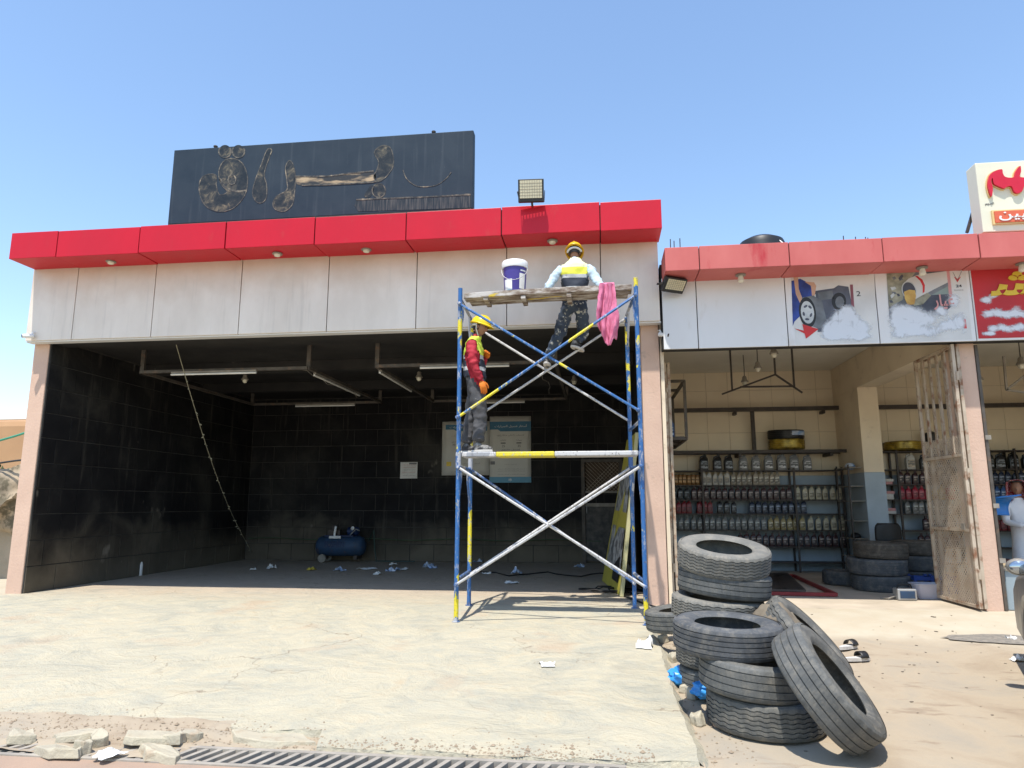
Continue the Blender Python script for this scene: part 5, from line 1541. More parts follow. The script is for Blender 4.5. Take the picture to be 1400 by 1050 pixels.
cx = -1.575; fz = 1.995
J1 = dict(pel=(cx, 8.80, fz + .95), sp=(cx - .03, 8.80, fz + 1.14), ch=(cx - .045, 8.80, fz + 1.34), nb=(cx - .02, 8.80, fz + 1.49),
          shL=(cx - .04, 8.97, fz + 1.41), elL=(cx + .02, 9.0, fz + 1.15), wrL=(cx + .12, 8.86, fz + 1.26),
          shR=(cx - .04, 8.63, fz + 1.41), elR=(cx + .0, 8.585, fz + 1.12), wrR=(cx + .105, 8.60, fz + .90),
          hpL=(cx - .01, 8.89, fz + .90), knL=(cx - .07, 8.88, fz + .50), anL=(cx - .13, 8.83, fz + .11),
          hpR=(cx + .01, 8.71, fz + .90), knR=(cx + .08, 8.70, fz + .50), anR=(cx + .05, 8.67, fz + .11))
LIME = (.55, .66, .06); SIL = (.42, .43, .43); NAVY = (.022, .028, .045)
v1 = band_vest('lime_navy_vest_with_grey_bands', [(2.9, NAVY), (3.05, SIL), (3.10, NAVY), (3.20, SIL), (3.25, LIME), (3.6, LIME)])
person('worker in yellow helmet and red jacket standing on the middle board of the scaffold', (cx, 8.8, fz), J1, (cx + .055, 8.79, fz + 1.66), (.93, -.22, -.28), (.28, 0, 1), M['redshirt'], M['greytrouser'], v1,
       [((cx + .105, 8.60, fz + .90), (.28, -.05, -.95), (-.4, .9, 0), (.9, .2, .2), .7, 1.1), ((cx + .12, 8.86, fz + 1.26), (.3, -.7, .45), (-.3, -.6, -.4), (0, -.3, .9), .9, 1.1)],
       [((cx - .12, 8.82, fz + .09), (.97, .1, 0)), ((cx + .05, 8.68, fz + .09), (.97, -.2, 0))], M['helmet'], True, M['glove'], True, 1.13)

# upper worker, seen from behind, feet on the rear braces
LF = at(748, 503, 9.60); RF = at(787, 480, 9.60)
tx = -.285
J2 = dict(pel=(tx - .02, 9.30, 4.10), sp=(tx - .01, 9.26, 4.28), ch=(tx, 9.24, 4.47), nb=(tx, 9.26, 4.68),
          shL=(tx - .195, 9.24, 4.575), elL=(tx - .315, 9.17, 4.37), wrL=(tx - .385, 9.06, 4.215),
          shR=(tx + .195, 9.24, 4.575), elR=(tx + .30, 9.17, 4.36), wrR=(tx + .37, 9.06, 4.215),
          hpL=(tx - .11, 9.31, 4.02), knL=(tx - .24, 9.44, 3.66), anL=(LF.x + .01, 9.56, LF.z + .14),
          hpR=(tx + .08, 9.31, 4.02), knR=(tx + .10, 9.58, 3.72), anR=(RF.x + .01, 9.54, RF.z + .13))
YEL = (.62, .62, .05)
v2 = band_vest('yellow_navy_vest_with_grey_bands', [(4.1, NAVY), (4.23, SIL), (4.285, NAVY), (4.405, SIL), (4.455, YEL), (4.56, (.66, .68, .42)), (4.8, YEL)])  # pale shoulder band is the sun's highlight painted into the yellow
person('worker in pale blue shirt and jeans seen from behind at the top of the scaffold', (tx, 9.4, 3.2), J2, (tx, 9.30, 4.81), (.05, .93, -.42), (0, .42, .93), M['blueshirt'], M['jeans'], v2,
       [((tx - .385, 9.06, 4.215), (-.1, -.75, -.55), (0, -.3, -1), (1, 0, 0), .5, 1.05), ((tx + .37, 9.06, 4.215), (.1, -.75, -.55), (0, -.3, -1), (-1, 0, 0), .5, 1.05)],
       [((LF.x, 9.56, LF.z + .115), (.08, .9, -.12)), ((RF.x, 9.54, RF.z + .11), (.55, .8, -.1))], M['helmet2'], True, None, False)

# man in a white robe in the far right shop
mx, my = 6.52, 12.0
t = thing('person', 'man in white robe and red headscarf in the shop at the right edge', 'person', (mx, my, 0))
nodes = {'pel': (Vector((mx, my, .92)), (.15, .12)), 'kn': (Vector((mx, my, .5)), (.18, .14)), 'ft': (Vector((mx, my, .10)), (.20, .15)), 'ch': (Vector((mx, my, 1.26)), (.165, .12)), 'nb': (Vector((mx, my, 1.43)), .07), 'hd': (Vector((mx, my, 1.52)), .055)}
edges = [('pel', 'kn', 'r'), ('kn', 'ft', 'r'), ('pel', 'ch', 'r'), ('ch', 'nb', 'r'), ('nb', 'hd', 'n')]
for s, sg in (('L', -1), ('R', 1)):
    nodes['sh' + s] = (Vector((mx + sg * .18, my, 1.34)), .07); nodes['el' + s] = (Vector((mx + sg * .25, my - .08, 1.08)), .058); nodes['wr' + s] = (Vector((mx + sg * .10, my - .28, 1.02)), .045)
    edges += [('ch', 'sh' + s, 'r'), ('sh' + s, 'el' + s, 'r'), ('el' + s, 'wr' + s, 'r')]
me = skin_mesh(nodes, edges, 'pel', 2); bm_ = MB(); bm_.v = [Vector(v.co) for v in me.vertices]
for p in me.polygons: bm_.mi = 0 if p.center.z > 1.45 else 1; bm_.face(list(p.vertices), True)
hm, f, s, u = head_mb((mx, my - .02, 1.60), (-.5, -.85, -.1), (0, 0, 1))
def addm(o, mi):
    b0 = len(bm_.v); bm_.v += o.v
    for q, sm in zip(o.f, o.s): bm_.mi = mi; bm_.face([b0 + i for i in q], sm)
addm(hm, 0)
for sg in (-1, 1): addm(hand_mb((mx + sg * .10, my - .28, 1.02), (-sg * .7, -.5, 0), (0, .6, -.6), (0, -.3, 1), .8), 0)
bm_.build('body', [M['skin'], M['thobe']], t)
M['shemagh'] = mat('red_white_headscarf', (.50, .04, .06), (.62, .42, .40), 45, .85, lo=.45, hi=.6)
b = MB(); Mx = Matrix((f, s, u)).transposed()
def scarf(uu, vv):
    a = R(60) + uu * R(240); r = .115 + .05 * vv + .012 * math.sin(uu * 22) * vv
    z = .135 * math.cos(vv * 1.5) if vv < .5 else .0955 - (vv - .5) * .62
    rr = .115 * math.sin(min(vv * 2, 1) * math.pi / 2) if vv < .5 else r
    return Vector((mx, my - .02, 1.60)) + Mx @ Vector((math.cos(a) * rr * 1.05, math.sin(a) * rr * .95, z))
b.grid(scarf, 30, 16); b.build('headscarf', M['shemagh'], t, solid=.006)
b = MB(); b.lathe([(.113, -.012), (.122, 0), (.113, .012), (.105, 0), (.113, -.012)], 24, (mx, my - .01, 1.70)); b.build('head_cord', M['blackpl'], t)
for sg in (-1, 1):
    b = MB(); b.ell((mx + sg * .09, my - .10, .035), (.05, .13, .035), 12, 8); b.build('shoe', M['shoe'], t)

# ------------------------------------------------------------------ tyres
def tyre_meshes(Rr, w, zig=0.0, ng=4, mats=('tyre', 'tread'), N=84, lug=.006):
    h = w / 2
    b = MB(); rb = .60 * Rr
    prof = [(rb, .74 * h), (rb + .012, .84 * h), (.70 * Rr, .95 * h), (.72 * Rr, .965 * h), (.735 * Rr, .95 * h), (.80 * Rr, h), (.86 * Rr, .985 * h), (.87 * Rr, .965 * h), (.93 * Rr, .93 * h), (.962 * Rr, .80 * h), (.962 * Rr, -.80 * h), (.93 * Rr, -.93 * h), (.87 * Rr, -.965 * h), (.86 * Rr, -.985 * h), (.80 * Rr, -h), (.735 * Rr, -.95 * h), (.72 * Rr, -.965 * h), (.70 * Rr, -.95 * h), (rb + .012, -.84 * h), (rb, -.74 * h), (rb + .01, -.66 * h), (.75 * Rr, -.84 * h), (.88 * Rr, -.72 * h), (.905 * Rr, 0), (.88 * Rr, .72 * h), (.75 * Rr, .84 * h), (rb + .01, .66 * h), (rb, .74 * h)]
    b.capends = (False, False); b.lathe(prof, 48)
    ms = b.mesh('sidewall', M[mats[0]])
    # tread: rings across the width with real grooves and notched shoulders
    rings = [(.935 * Rr, .955 * h, 'e'), (.978 * Rr, .87 * h, 's'), (.992 * Rr, .78 * h, 's')]
    for g_ in range(ng):
        zg = h * (.62 - 1.24 * g_ / (ng - 1)); gw = .0045; gd = .010
        rings += [(Rr, zg + gw, 'g'), (Rr - gd, zg + gw * .75, 'g'), (Rr - gd, zg - gw * .75, 'g'), (Rr, zg - gw, 'g')]
    rings += [(.992 * Rr, -.78 * h, 's'), (.978 * Rr, -.87 * h, 's'), (.935 * Rr, -.955 * h, 'e')]
    t = MB()
    for (r, z, k) in rings:
        for i in range(N):
            a = 2 * math.pi * i / N; rr, z2 = r, z
            if k == 's' and (i % 4) == 0: rr -= lug
            if k == 'g': z2 += zig * (1 if (i // 2) % 2 else -1)
            t.v.append(Vector((math.cos(a) * rr, math.sin(a) * rr, z2)))
    for j in range(len(rings) - 1):
        for i in range(N): t.face([j * N + i, j * N + (i + 1) % N, (j + 1) * N + (i + 1) % N, (j + 1) * N + i][::-1], True)
    mt = t.mesh('tread', M[mats[1]])
    mt.set_sharp_from_angle(angle=R(28))
    return ms, mt


TY = {}


def tyre(label, loc, axis=(0, 0, 1), Rr=.37, w=.22, style='plain', group='used tyres piled by the kerb', spin=None):
    key = (style, round(Rr, 3), round(w, 3))
    if key not in TY:
        mats = {'plain': ('tyre', 'tread'), 'zig': ('tyre_b', 'tyre_b'), 'navy': ('tyre_n', 'tyre_n'), 'in': ('tyre_in', 'tyre_in'), 'new': ('blackpl', 'blackpl'), 'gold': ('goldwrap', 'goldwrap'), 'zig2': ('tyre', 'tyre')}[style]
        TY[key] = tyre_meshes(Rr, w, .0035 if 'zig' in style else 0, 6 if 'zig' in style else (5 if style == 'navy' else 4), mats, 120)
    ms, mt = TY[key]
    t = thing('tyre', label, 'tyre', loc, group)
    q = Vector(axis).normalized().to_track_quat('Z', 'Y'); sp_ = random.uniform(0, 6) if spin is None else spin
    t.rotation_euler = (q @ Matrix.Rotation(sp_, 3, 'Z').to_quaternion()).to_euler()
    for nm, m_ in (('sidewall', ms), ('tread', mt)):
        o = bpy.data.objects.new(nm, m_); COL.objects.link(o); o.parent = t
    return t


def P3(px, py, Y): return tuple(at(px, py, Y))


# rear stack (six high)
XA = at(990, 790, 6.4).x
tyre('uppermost tyre of the outdoor pile, tilted to show its hole', (XA, 6.38, .905), (.07, -.22, .97), .39, .205, 'zig')
tyre('second tyre from the top of the outdoor pile, just below the tilted one', (XA + .0, 6.42, .685), (.11, -.02, 1), .39, .205, 'plain')
tyre('third tyre from the top of the outdoor pile, with wavy tread', (XA - .07, 6.4, .48), (.05, -.05, 1), .385, .185, 'zig')
tyre('tyre wedged behind the dark front tyre in the middle of the pile', (XA - .05, 6.42, .29), (0, 0, 1), .385, .19, 'plain')
tyre('tyre low at the back of the pile above the blue bags', (XA - .04, 6.42, .095), (.03, 0, 1), .39, .19, 'zig2')
tyre('bottom tyre at the back of the pile', (XA - .02, 6.42, -.10), (0, 0, 1), .39, .19, 'plain')
# front stack
ZG = z_fore(1.15, 5.5)
tyre('dark smooth ribbed tyre lying flat in the middle of the pile', (.93, 5.66, ZG + .595), (.03, -.05, 1), .40, .225, 'navy')
tyre('ribbed tyre second from the ground in the front of the pile', (1.085, 5.52, ZG + .36), (.07, -.03, 1), .39, .235, 'plain')
tyre('bottom front tyre with wavy tread lying on the sand', (1.15, 5.54, ZG + .12), (.02, -.02, 1), .41, .24, 'zig2')


# leaning tyres
def lean(px, py, Y, r_, u_, d_):
    d = (at(px, py, Y) - Vector((0, 0, CAMZ))).normalized(); rr = d.cross(Vector((0, 0, 1))).normalized(); return (rr * r_ + rr.cross(d) * u_ - d * d_).normalized()


def rest(px, py, ax, Rr, w, zg):
    """the point on the view line where a tyre with this axis just touches the ground"""
    z = zg + Rr * math.sqrt(1 - ax.z ** 2) + w / 2 * abs(ax.z) - .012
    k = at(px, py, 1).z - CAMZ
    return at(px, py, (z - CAMZ) / k)


v = lean(1131, 937, 5.1, .79, .57, .20)
p = rest(1131, 938, v, .415, .25, z_fore(1.5, 5.1)); tyre('large ribbed tyre leaning on the right side of the pile', tuple(p), v, .415, .25, 'plain')
v = lean(1098, 888, 6.0, .72, .66, .22)
p = at(1099, 880, 6.05); tyre('tyre leaning behind the large one, half covered by brown cloth', tuple(p), v, .40, .24, 'zig2')
p = at(931, 846, 7.75); tyre('tyre lying apart on the slab edge beside the pink pillar', (p.x, 7.75, p.z + .01), (-.1, 0, 1), .37, .21, 'plain')
# stack inside the shop entrance by the pillar
for k, lab in enumerate(('bottom tyre of the stack inside the shop behind the pink pillar', 'middle tyre of the stack inside the shop behind the pink pillar', 'upper tyre of the stack inside the shop behind the pink pillar')):
    tyre(lab, (1.38 + .02 * k, 10.75, .125 + .245 * k), (0, .02, 1), .37, .24, 'in' if k == 2 else 'plain', 'tyres stacked in the shop')
b = MB(); b.grid(lambda u, v: (1.1 + u * .62, 10.45 + v * .55, .745 + .03 * fbm(u * 3, v * 3, 1) + .02), 8, 8); o = b.build('cardboard_sheet', M['paper'], None, (1.38, 10.75, .74), solid=.01); tag(o, 'pale sheet lying on the tyre stack behind the pink pillar', 'sheet')
# shop stack
for k, (dx, Rr, lab) in enumerate(((0, .45, 'bottom tyre of the black stack in the shop'), (-.06, .45, 'middle tyre of the black stack in the shop'), (.02, .40, 'brownish top tyre of the black stack in the shop'))):
    tyre(lab, (4.46 + dx, 12.2, .125 + .25 * k), (.01 * k, -.02, 1), Rr, .25, 'navy' if k < 2 else 'in', 'tyres stacked in the shop')
tyre('tyre lying half hidden left of the black shop stack', (4.16, 12.95, .12), (0, 0, 1), .38, .23, 'navy', 'tyres stacked in the shop')
for k, lab in enumerate(('bottom tyre of the stack behind the mesh gate', 'middle tyre of the stack behind the mesh gate', 'top tyre of the stack behind the mesh gate')):
    tyre(lab, (5.28 + .03 * k, 12.9, .125 + .25 * k), (0, .02, 1), .40, .25, 'in' if k > 1 else 'navy', 'tyres stacked in the shop')
p = at(1073, 594, 15.12); tyre('new black tyre on the rail above the oil shelves', (p.x, 15.05, 2.44 + .14 + .20), (0, -.06, 1), .36, .20, 'new', 'new tyres on the wall rail')
tyre('gold wrapped tyre under the black one on the wall rail', (p.x, 15.05, 2.45 + .125), (0, 0, 1), .36, .21, 'gold', 'new tyres on the wall rail')
b = MB(); b.grid(lambda u, v: (p.x - .12 + u * .42, 15.05 - .366 + .09 * (2 * u - 1) ** 2, 2.74 + v * .09), 8, 2); o = b.build('tyre_label', M['paper_b'], None, (p.x, 14.7, 2.75), solid=.002); tag(o, 'blue and white label band on the new black tyre', 'label')
p = at(1232, 607, 15.12); tyre('gold wrapped tyre lying on the shelf right of the dividing wall', (p.x, 15.05, 2.42 + .10), (0, 0, 1), .36, .18, 'gold', 'new tyres on the wall rail')

# brown cloth over the leaning tyre
b = MB()
c0 = at(1066, 840, 5.95)
def rag(u, v):
    x = -.22 + u * .46; y = (v - .5) * .42; s = (u - .5)
    z = .07 - .55 * s * s - .9 * (v - .5) ** 2 * .4 - (.28 * max(0, u - .55)) + .035 * fbm(u * 5, v * 5, 1) + .02 * math.sin(v * 14 + u * 6)
    return (c0.x + x, 6.02 + y, c0.z + z)
b.grid(rag, 26, 22); o = b.build('brown_cloth', M['browncloth'], None, tuple(c0), solid=.008); tag(o, 'dusty brown cloth draped over the tyre behind the large leaning one', 'cloth')

# blue bags and rocks by the kerb
for i, (px, py, s, lab) in enumerate(((936, 924, .20, 'blue plastic bag under the left side of the tyre pile'), (964, 943, .17, 'blue plastic bag nearer the camera beside the kerb'))):
    p = atz(px, py + 8, -.15)
    b = MB(); b.ell((0, 0, 0), (1, 1, 1), 26, 18)
    for k, v_ in enumerate(b.v):
        n_ = v_.normalized(); q = 1 + .38 * mnoise.fractal(n_ * 2.4 + Vector((i * 5, 0, 0)), 1, 2, 4); b.v[k] = Vector((n_.x * q * s * .72, n_.y * q * s * .5, n_.z * q * s * .42))
    o = b.build('plastic_bag', M['bluebag'], None); o.location = (p.x + .02, p.y, p.z + .04); tag(o, lab, 'plastic bag', 'blue bags by the tyres')
for i, (px, py, w_, lab, mk) in enumerate(((987, 988, .14, 'reddish rock on the sand in front of the tyres', 'pink'), (922, 900, .15, 'lump of broken kerb concrete left of the pile', 'rubble'), (946, 955, .17, 'crumbling kerb piece below the blue bags', 'rubble'), (938, 948, .12, 'small broken kerb piece beside the blue bags', 'rubble'), (908, 880, .15, 'broken kerb stone below the tyre lying apart', 'rubble'), (955, 985, .16, 'small crumbling lump at the corner of the apron', 'rubble'))):
    p = atz(px, py, -.2 if py > 930 else -.13)
    o = rock(w_, w_ * .7, w_ * .55, 300 + i).build('rock', M[mk], None, bevel=.012); o.location = (p.x, p.y, z_fore(max(p.x, .7), p.y) - .01); o.rotation_euler = (.1, .15 * (-1) ** i, i); tag(o, lab, 'rock', 'rocks along the kerb')

# sandals
for i, (px, py, a) in enumerate(((1160, 890, .9), (1172, 902, 1.25))):
    p = atz(px, py, -.13)
    t = thing('sandal', ('white and black sandal farther from the pile' if i == 0 else 'white and black sandal nearer the camera behind the leaning tyre'), 'sandal', (p.x, p.y, z_fore(p.x, p.y) + .012), 'pair of sandals', (0, 0, -a))
    pts = [Vector((.05 * math.cos(k * .35) * (1.0 if math.sin(k * .35) > 0 else .8), .14 * math.sin(k * .35), 0)) for k in range(18)]
    b = MB(); b.prism(pts, (0, 0, .03)); b.build('sole', M['shoe_w'], t, local=True, fix=True)
    b = MB(); b.grid(lambda u, v: (.055 * math.cos(math.pi * u), .01 + v * .08, .03 + .05 * math.sin(math.pi * u)), 10, 3); b.build('strap', M['blackpl'], t, local=True, solid=.006)

# asphalt patch and small debris on the forecourt
b = MB(); cx_ = atz(1350, 872, -.06)
def patchf(u, v):
    a = u * 2 * math.pi; r = v * (1 + .25 * fbm(math.cos(a) * 2, math.sin(a) * 2, 1)); x = cx_.x + .15 + math.cos(a) * r * .62; y = cx_.y + math.sin(a) * r * .19
    return (x, y, z_fore(x, y) + .012 + .016 * (1 - v))
b.grid(patchf, 40, 6); o = b.build('asphalt_patch', mat('asphalt', (.17, .155, .135), (.26, .23, .19), 18, .95, pos=True, bmp=.8, bscale=60, bdist=.01)); tag(o, kind='structure')
gv = MB(); rnd = random.Random(21)
for i in range(130):
    x = rnd.uniform(1.2, 4.6); y = rnd.uniform(4.6, 9.6); z = z_fore(x, y); s = rnd.uniform(.004, .014) * (2 if rnd.random() < .07 else 1); a = rnd.uniform(0, 6)
    c = Vector((x, y, z + .002)); e = Vector((math.cos(a), math.sin(a), 0)) * s; e2 = Vector((-math.sin(a), math.cos(a), 0)) * s * .5
    gv.prism([c - e - e2, c + e - e2, c + e + e2, c - e + e2], (0, 0, s * .3))
tag(gv.build('ground_crumbs', mat('dark_crumbs', (.12, .10, .08), (.3, .25, .18), 5, .9, pos=True)), 'tiny dark crumbs and twigs scattered over the sandy forecourt', kind='stuff')

# ------------------------------------------------------------------ folding mesh gates
def gate(label, x, y0, y1, z0, z1, split, dx2):
    t = thing('mesh_gate', label, 'gate', (x, (y0 + y1) / 2, 0), 'folding mesh gates')
    for li, xx in enumerate((x, x + dx2)):
        w = .045
        ya, yb = y0 + .03 * li, y1 - .05 * li
        b = MB()
        for y in (ya, yb): b.box(xx - .02, y - w / 2, z0, xx + .02, y + w / 2, z1)
        for z in (z0 + .02, split, z1 - .02, (z0 + split) / 2): b.box(xx - .018, ya + w / 2, z - .02, xx + .018, yb - w / 2, z + .02)
        b.build('leaf_frame', M['rust'], t)
        for k in range(4):
            yy = ya + (yb - ya) * (k + 1) / 5
            b = MB(); b.box(xx - .01, yy - .014, split + .02, xx + .01, yy + .014, z1 - .04); b.build('upright_bar', M['rust'], t)
        b = MB(); sp_ = .055 if li == 0 else .07
        def dline(c0, sg):
            # z = c0 + sg*(y-ya), clipped to the lower panel
            a0, a1 = ya + .02, yb - .02; zl, zh = z0 + .04, split + .28 - .02
            ys = sorted([(zl - c0) / sg + ya, (zh - c0) / sg + ya]); lo, hi = max(a0, ys[0]), min(a1, ys[1])
            if hi - lo > .02: b.bar((xx, lo, c0 + sg * (lo - ya)), (xx + .003, hi, c0 + sg * (hi - ya)), .0078, .004, (1, 0, 0))
        n = int((split - z0 + (yb - ya) + .6) / sp_)
        for k in range(n):
            dline(z0 - (yb - ya) + k * sp_, 1.0); dline(z0 + k * sp_, -1.0)
        b.build('mesh_panel', M['meshwire'], t)
    b = MB(); b.box(x - .035, y0 + .12, 1.02, x - .02, y0 + .2, 1.1); b.build('lock', M['greysteel'], t)
    for z in (.4, 1.7, 3.0):
        b = MB(); b.tube([(x + .02, y0 - .03, z), (x + .02, y0 - .03, z + .12)], .018, 8); b.build('hinge', M['rust'], t)


gate('rusty cream mesh gate folded back against the right pink pillar', 4.80, 9.93, 11.05, .03, 3.50, 2.0, .075)
gate('rusty mesh gate folded inwards behind the middle pink pillar', 1.00, 10.46, 11.6, .03, 3.45, 2.0, .06)
b = MB(); b.box(5.122, 9.99, .0, 5.16, 10.04, 3.5)
t = thing('door_post', 'rust brown steel door post on the right side of the right pillar', 'door post', (5.14, 10, 0)); b.build('post', M['steel'], t)
for z in (.6, 1.3, 2.2): b = MB(); b.box(5.12, 9.975, z, 5.19, 9.99, z + .06); b.build('hinge', M['greysteel'], t)

# ------------------------------------------------------------------ shelves
def shelf_unit(label, x0, x1, y0, y1, zs, ups, top, grp='oil shelves on the shop back wall'):
    t = thing('oil_shelf', label, 'shelf', ((x0 + x1) / 2, (y0 + y1) / 2, 0), grp)
    for z in zs:
        b = MB(); b.box(x0, y0, z - .022, x1, y1, z); b.build('shelf_board', M['darksteel'], t)
    for x in ups:
        b = MB()
        for y in (y0 - .004, y1 - .03): b.box(x - .018, y - .008, 0, x + .018, y + .03, top)
        b.build('upright', M['darksteel'], t)
    return t


ZS = [2.05, 1.75, 1.45, 1.165, .84, .51, .20]
shelf_unit('long steel oil shelf along the left part of the cream shop', 1.22, 4.93, 15.0, 15.38, ZS, (1.25, 2.12, 3.96, 4.90), 2.1)
shelf_unit('steel oil shelf behind the mesh gate', 5.42, 7.62, 15.0, 15.38, [2.42] + ZS, (5.45, 5.98, 7.05, 7.58), 2.45)
shelf_unit('steel oil shelf at the right edge of the photo', 7.70, 9.35, 15.0, 15.38, [2.42] + ZS, (7.73, 8.2, 9.3), 2.45)
# wall rails of dark channel steel
t = thing('wall_rail', 'pair of dark steel rails with an upright on the cream shop wall', 'rail', (3, 15.2, 2.4))
b = MB(); b.box(1.2, 15.1, 3.30, 5.02, 15.2, 3.38); b.build('rail', M['darksteel'], t)
b = MB(); b.box(1.2, 14.85, 2.395, 5.02, 14.93, 2.455); b.build('rail', M['darksteel'], t)
b = MB(); b.box(1.2, 15.25, 2.395, 5.02, 15.33, 2.455); b.build('rail', M['darksteel'], t)
b = MB(); b.box(3.22, 15.2, 2.4, 3.29, 15.28, 3.36); b.build('upright', M['darksteel'], t)
for x in (1.5, 2.9, 4.7):
    b = MB(); b.box(x - .03, 14.9, 2.33, x + .03, 15.41, 2.392); b.build('bracket', M['darksteel'], t)
    b = MB(); b.box(x - .03, 15.2, 3.24, x + .03, 15.41, 3.30); b.build('bracket', M['darksteel'], t)
t = thing('wall_rail', 'dark steel rail across the cream wall behind the mesh gate', 'rail', (7, 15.2, 3.3))
b = MB(); b.box(5.36, 15.1, 3.30, 9.3, 15.2, 3.38); b.build('rail', M['darksteel'], t)
for x in (5.6, 7.2, 9.0): b = MB(); b.box(x - .03, 15.2, 3.31, x + .03, 15.41, 3.37); b.build('bracket', M['darksteel'], t)
# ladder shelf with caps on the dividing stub
t = thing('small_shelf', 'narrow steel shelf with dark caps on the side of the dividing wall', 'shelf', (4.85, 14.4, 0))
for z in (2.05, 1.7, 1.42, 1.05, .72, .38):
    b = MB(); b.box(4.70, 14.05, z - .015, 4.965, 14.75, z); b.build('shelf_board', M['greysteel'], t)
for y in (14.05, 14.72):
    b = MB(); b.box(4.70, y, 0, 4.725, y + .025, 2.1); b.build('upright', M['darksteel'], t)
for i, (z, mk, lab) in enumerate(((2.05, 'paper_b', 'blue cap on top of the narrow shelf by the dividing wall'), (.72, 'blackpl', 'black cap low on the narrow shelf by the dividing wall'))):
    b = MB(); b.ell((0, 0, .03), (.09, .12, .07), 14, 8); b.ell((-.02, -.12, .02), (.07, .07, .012), 10, 6); o = b.build('cap_hat', M[mk], None); o.location = (4.83, 14.3, z); tag(o, lab, 'cap')

# ------------------------------------------------------------------ oil bottles
def loft(mb, secs, n=10):
    b0 = len(mb.v)
    for (cx, z, hx, hy) in secs:
        for k in range(n):
            a = 2 * math.pi * k / n; c_, s_ = math.cos(a), math.sin(a)
            ex = .5
            mb.v.append(Vector((cx + hx * math.copysign(abs(c_) ** ex, c_), hy * math.copysign(abs(s_) ** ex, s_), z)))
    for j in range(len(secs) - 1):
        for k in range(n): mb.face([b0 + j * n + k, b0 + j * n + (k + 1) % n, b0 + (j + 1) * n + (k + 1) % n, b0 + (j + 1) * n + k], True)
    mb.face([b0 + k for k in range(n - 1, -1, -1)]); mb.face([b0 + (len(secs) - 1) * n + k for k in range(n)])


def bottle_mesh(kind, mats):
    b = MB()
    if kind == 'slim':
        b.mi = 0; loft(b, [(0, 0, .048, .032), (0, .01, .050, .034), (0, .15, .050, .034), (.004, .185, .042, .03), (.012, .205, .018, .018), (.012, .215, .017, .017)])
        b.mi = 1; loft(b, [(.012, .212, .02, .02), (.012, .245, .019, .019)], 8)
        lw, lz0, lz1, ly = .036, .035, .14, .0345
    elif kind == 'jug':
        b.mi = 0; loft(b, [(0, 0, .085, .055), (0, .012, .088, .058), (0, .19, .088, .058), (.012, .24, .07, .05), (.03, .272, .028, .028), (.03, .285, .026, .026)])
        b.tube([(-.06, 0, .21), (-.055, 0, .265), (-.01, 0, .285), (.02, 0, .275)], .014, 6)
        b.mi = 1; loft(b, [(.03, .28, .03, .03), (.03, .315, .028, .028)], 8)
        lw, lz0, lz1, ly = .066, .04, .18, .0585
    else:   # can
        b.mi = 0; b.lathe([(.047, 0), (.05, .004), (.05, .19), (.045, .2)], 14)
        b.mi = 1; b.lathe([(.044, .198), (.044, .21), (.02, .214)], 12)
        lw, lz0, lz1, ly = .030, .05, .15, .0505
    b.mi = 2
    b.poly([(-lw, -ly - .0015, lz0), (lw, -ly - .0015, lz0), (lw, -ly - .0015, lz1), (-lw, -ly - .0015, lz1)])
    return b.mesh('oil_bottle', mats)


BMAT = {
    'black': bottle_mats('black_bottle', (.02, .02, .022), (.03, .03, .03), (.22, .24, .26)),
    'greyjug': bottle_mats('grey_jug', (.22, .22, .22), (.10, .10, .10), (.42, .42, .42)),
    'copper': bottle_mats('copper_can', (.24, .12, .04), (.05, .04, .03), (.40, .24, .10)),
    'white': bottle_mats('white_bottle', (.55, .53, .48), (.42, .36, .26), (.36, .30, .22)),
    'beige': bottle_mats('beige_bottle', (.34, .29, .22), (.18, .15, .12), (.50, .46, .38)),
    'darkred': bottle_mats('dark_red_bottle', (.055, .022, .024), (.06, .03, .03), (.34, .28, .25)),
    'cream': bottle_mats('cream_bottle', (.55, .50, .36), (.30, .26, .18), (.40, .36, .28)),
    'red': bottle_mats('red_bottle', (.20, .018, .024), (.10, .02, .02), (.26, .05, .06)),
    'brightred': bottle_mats('bright_red_bottle', (.38, .022, .05), (.30, .05, .05), (.42, .12, .14)),
    'yellow': bottle_mats('yellow_bottle', (.50, .34, .04), (.3, .2, .03), (.5, .4, .12)),
    'navy': bottle_mats('navy_bottle', (.025, .035, .065), (.03, .03, .04), (.24, .28, .36)),
    'silver': bottle_mats('silver_bottle', (.21, .21, .20), (.09, .09, .09), (.46, .46, .43)),
    'gold': bottle_mats('gold_bottle', (.36, .28, .12), (.15, .12, .06), (.56, .50, .36)),
    'blue': bottle_mats('blue_bottle', (.05, .12, .30), (.03, .05, .12), (.3, .4, .55)),
}
BME = {}


def row(kind, mk, n, px0, px1, z, label, group, Y=15.10, skip=()):
    key = (kind, mk)
    if key not in BME: BME[key] = bottle_mesh(kind, BMAT[mk])
    x0, x1 = at(px0, 650, Y).x, at(px1, 650, Y).x
    for i in range(n):
        if i in skip: continue
        o = bpy.data.objects.new('oil_bottle', BME[key]); COL.objects.link(o)
        o.location = (x0 + (x1 - x0) * (i + .5) / n + random.uniform(-.006, .006), Y + random.uniform(-.02, .02), z + .001)
        s = random.uniform(.95, 1.05) * (1.05 if kind != 'slim' else 1.12)
        o.scale = (s, s, s); o.rotation_euler = (0, 0, random.uniform(-.12, .12))
        tag(o, label if n == 1 else ORD[i] + ' from left, ' + label, 'oil bottle', group)


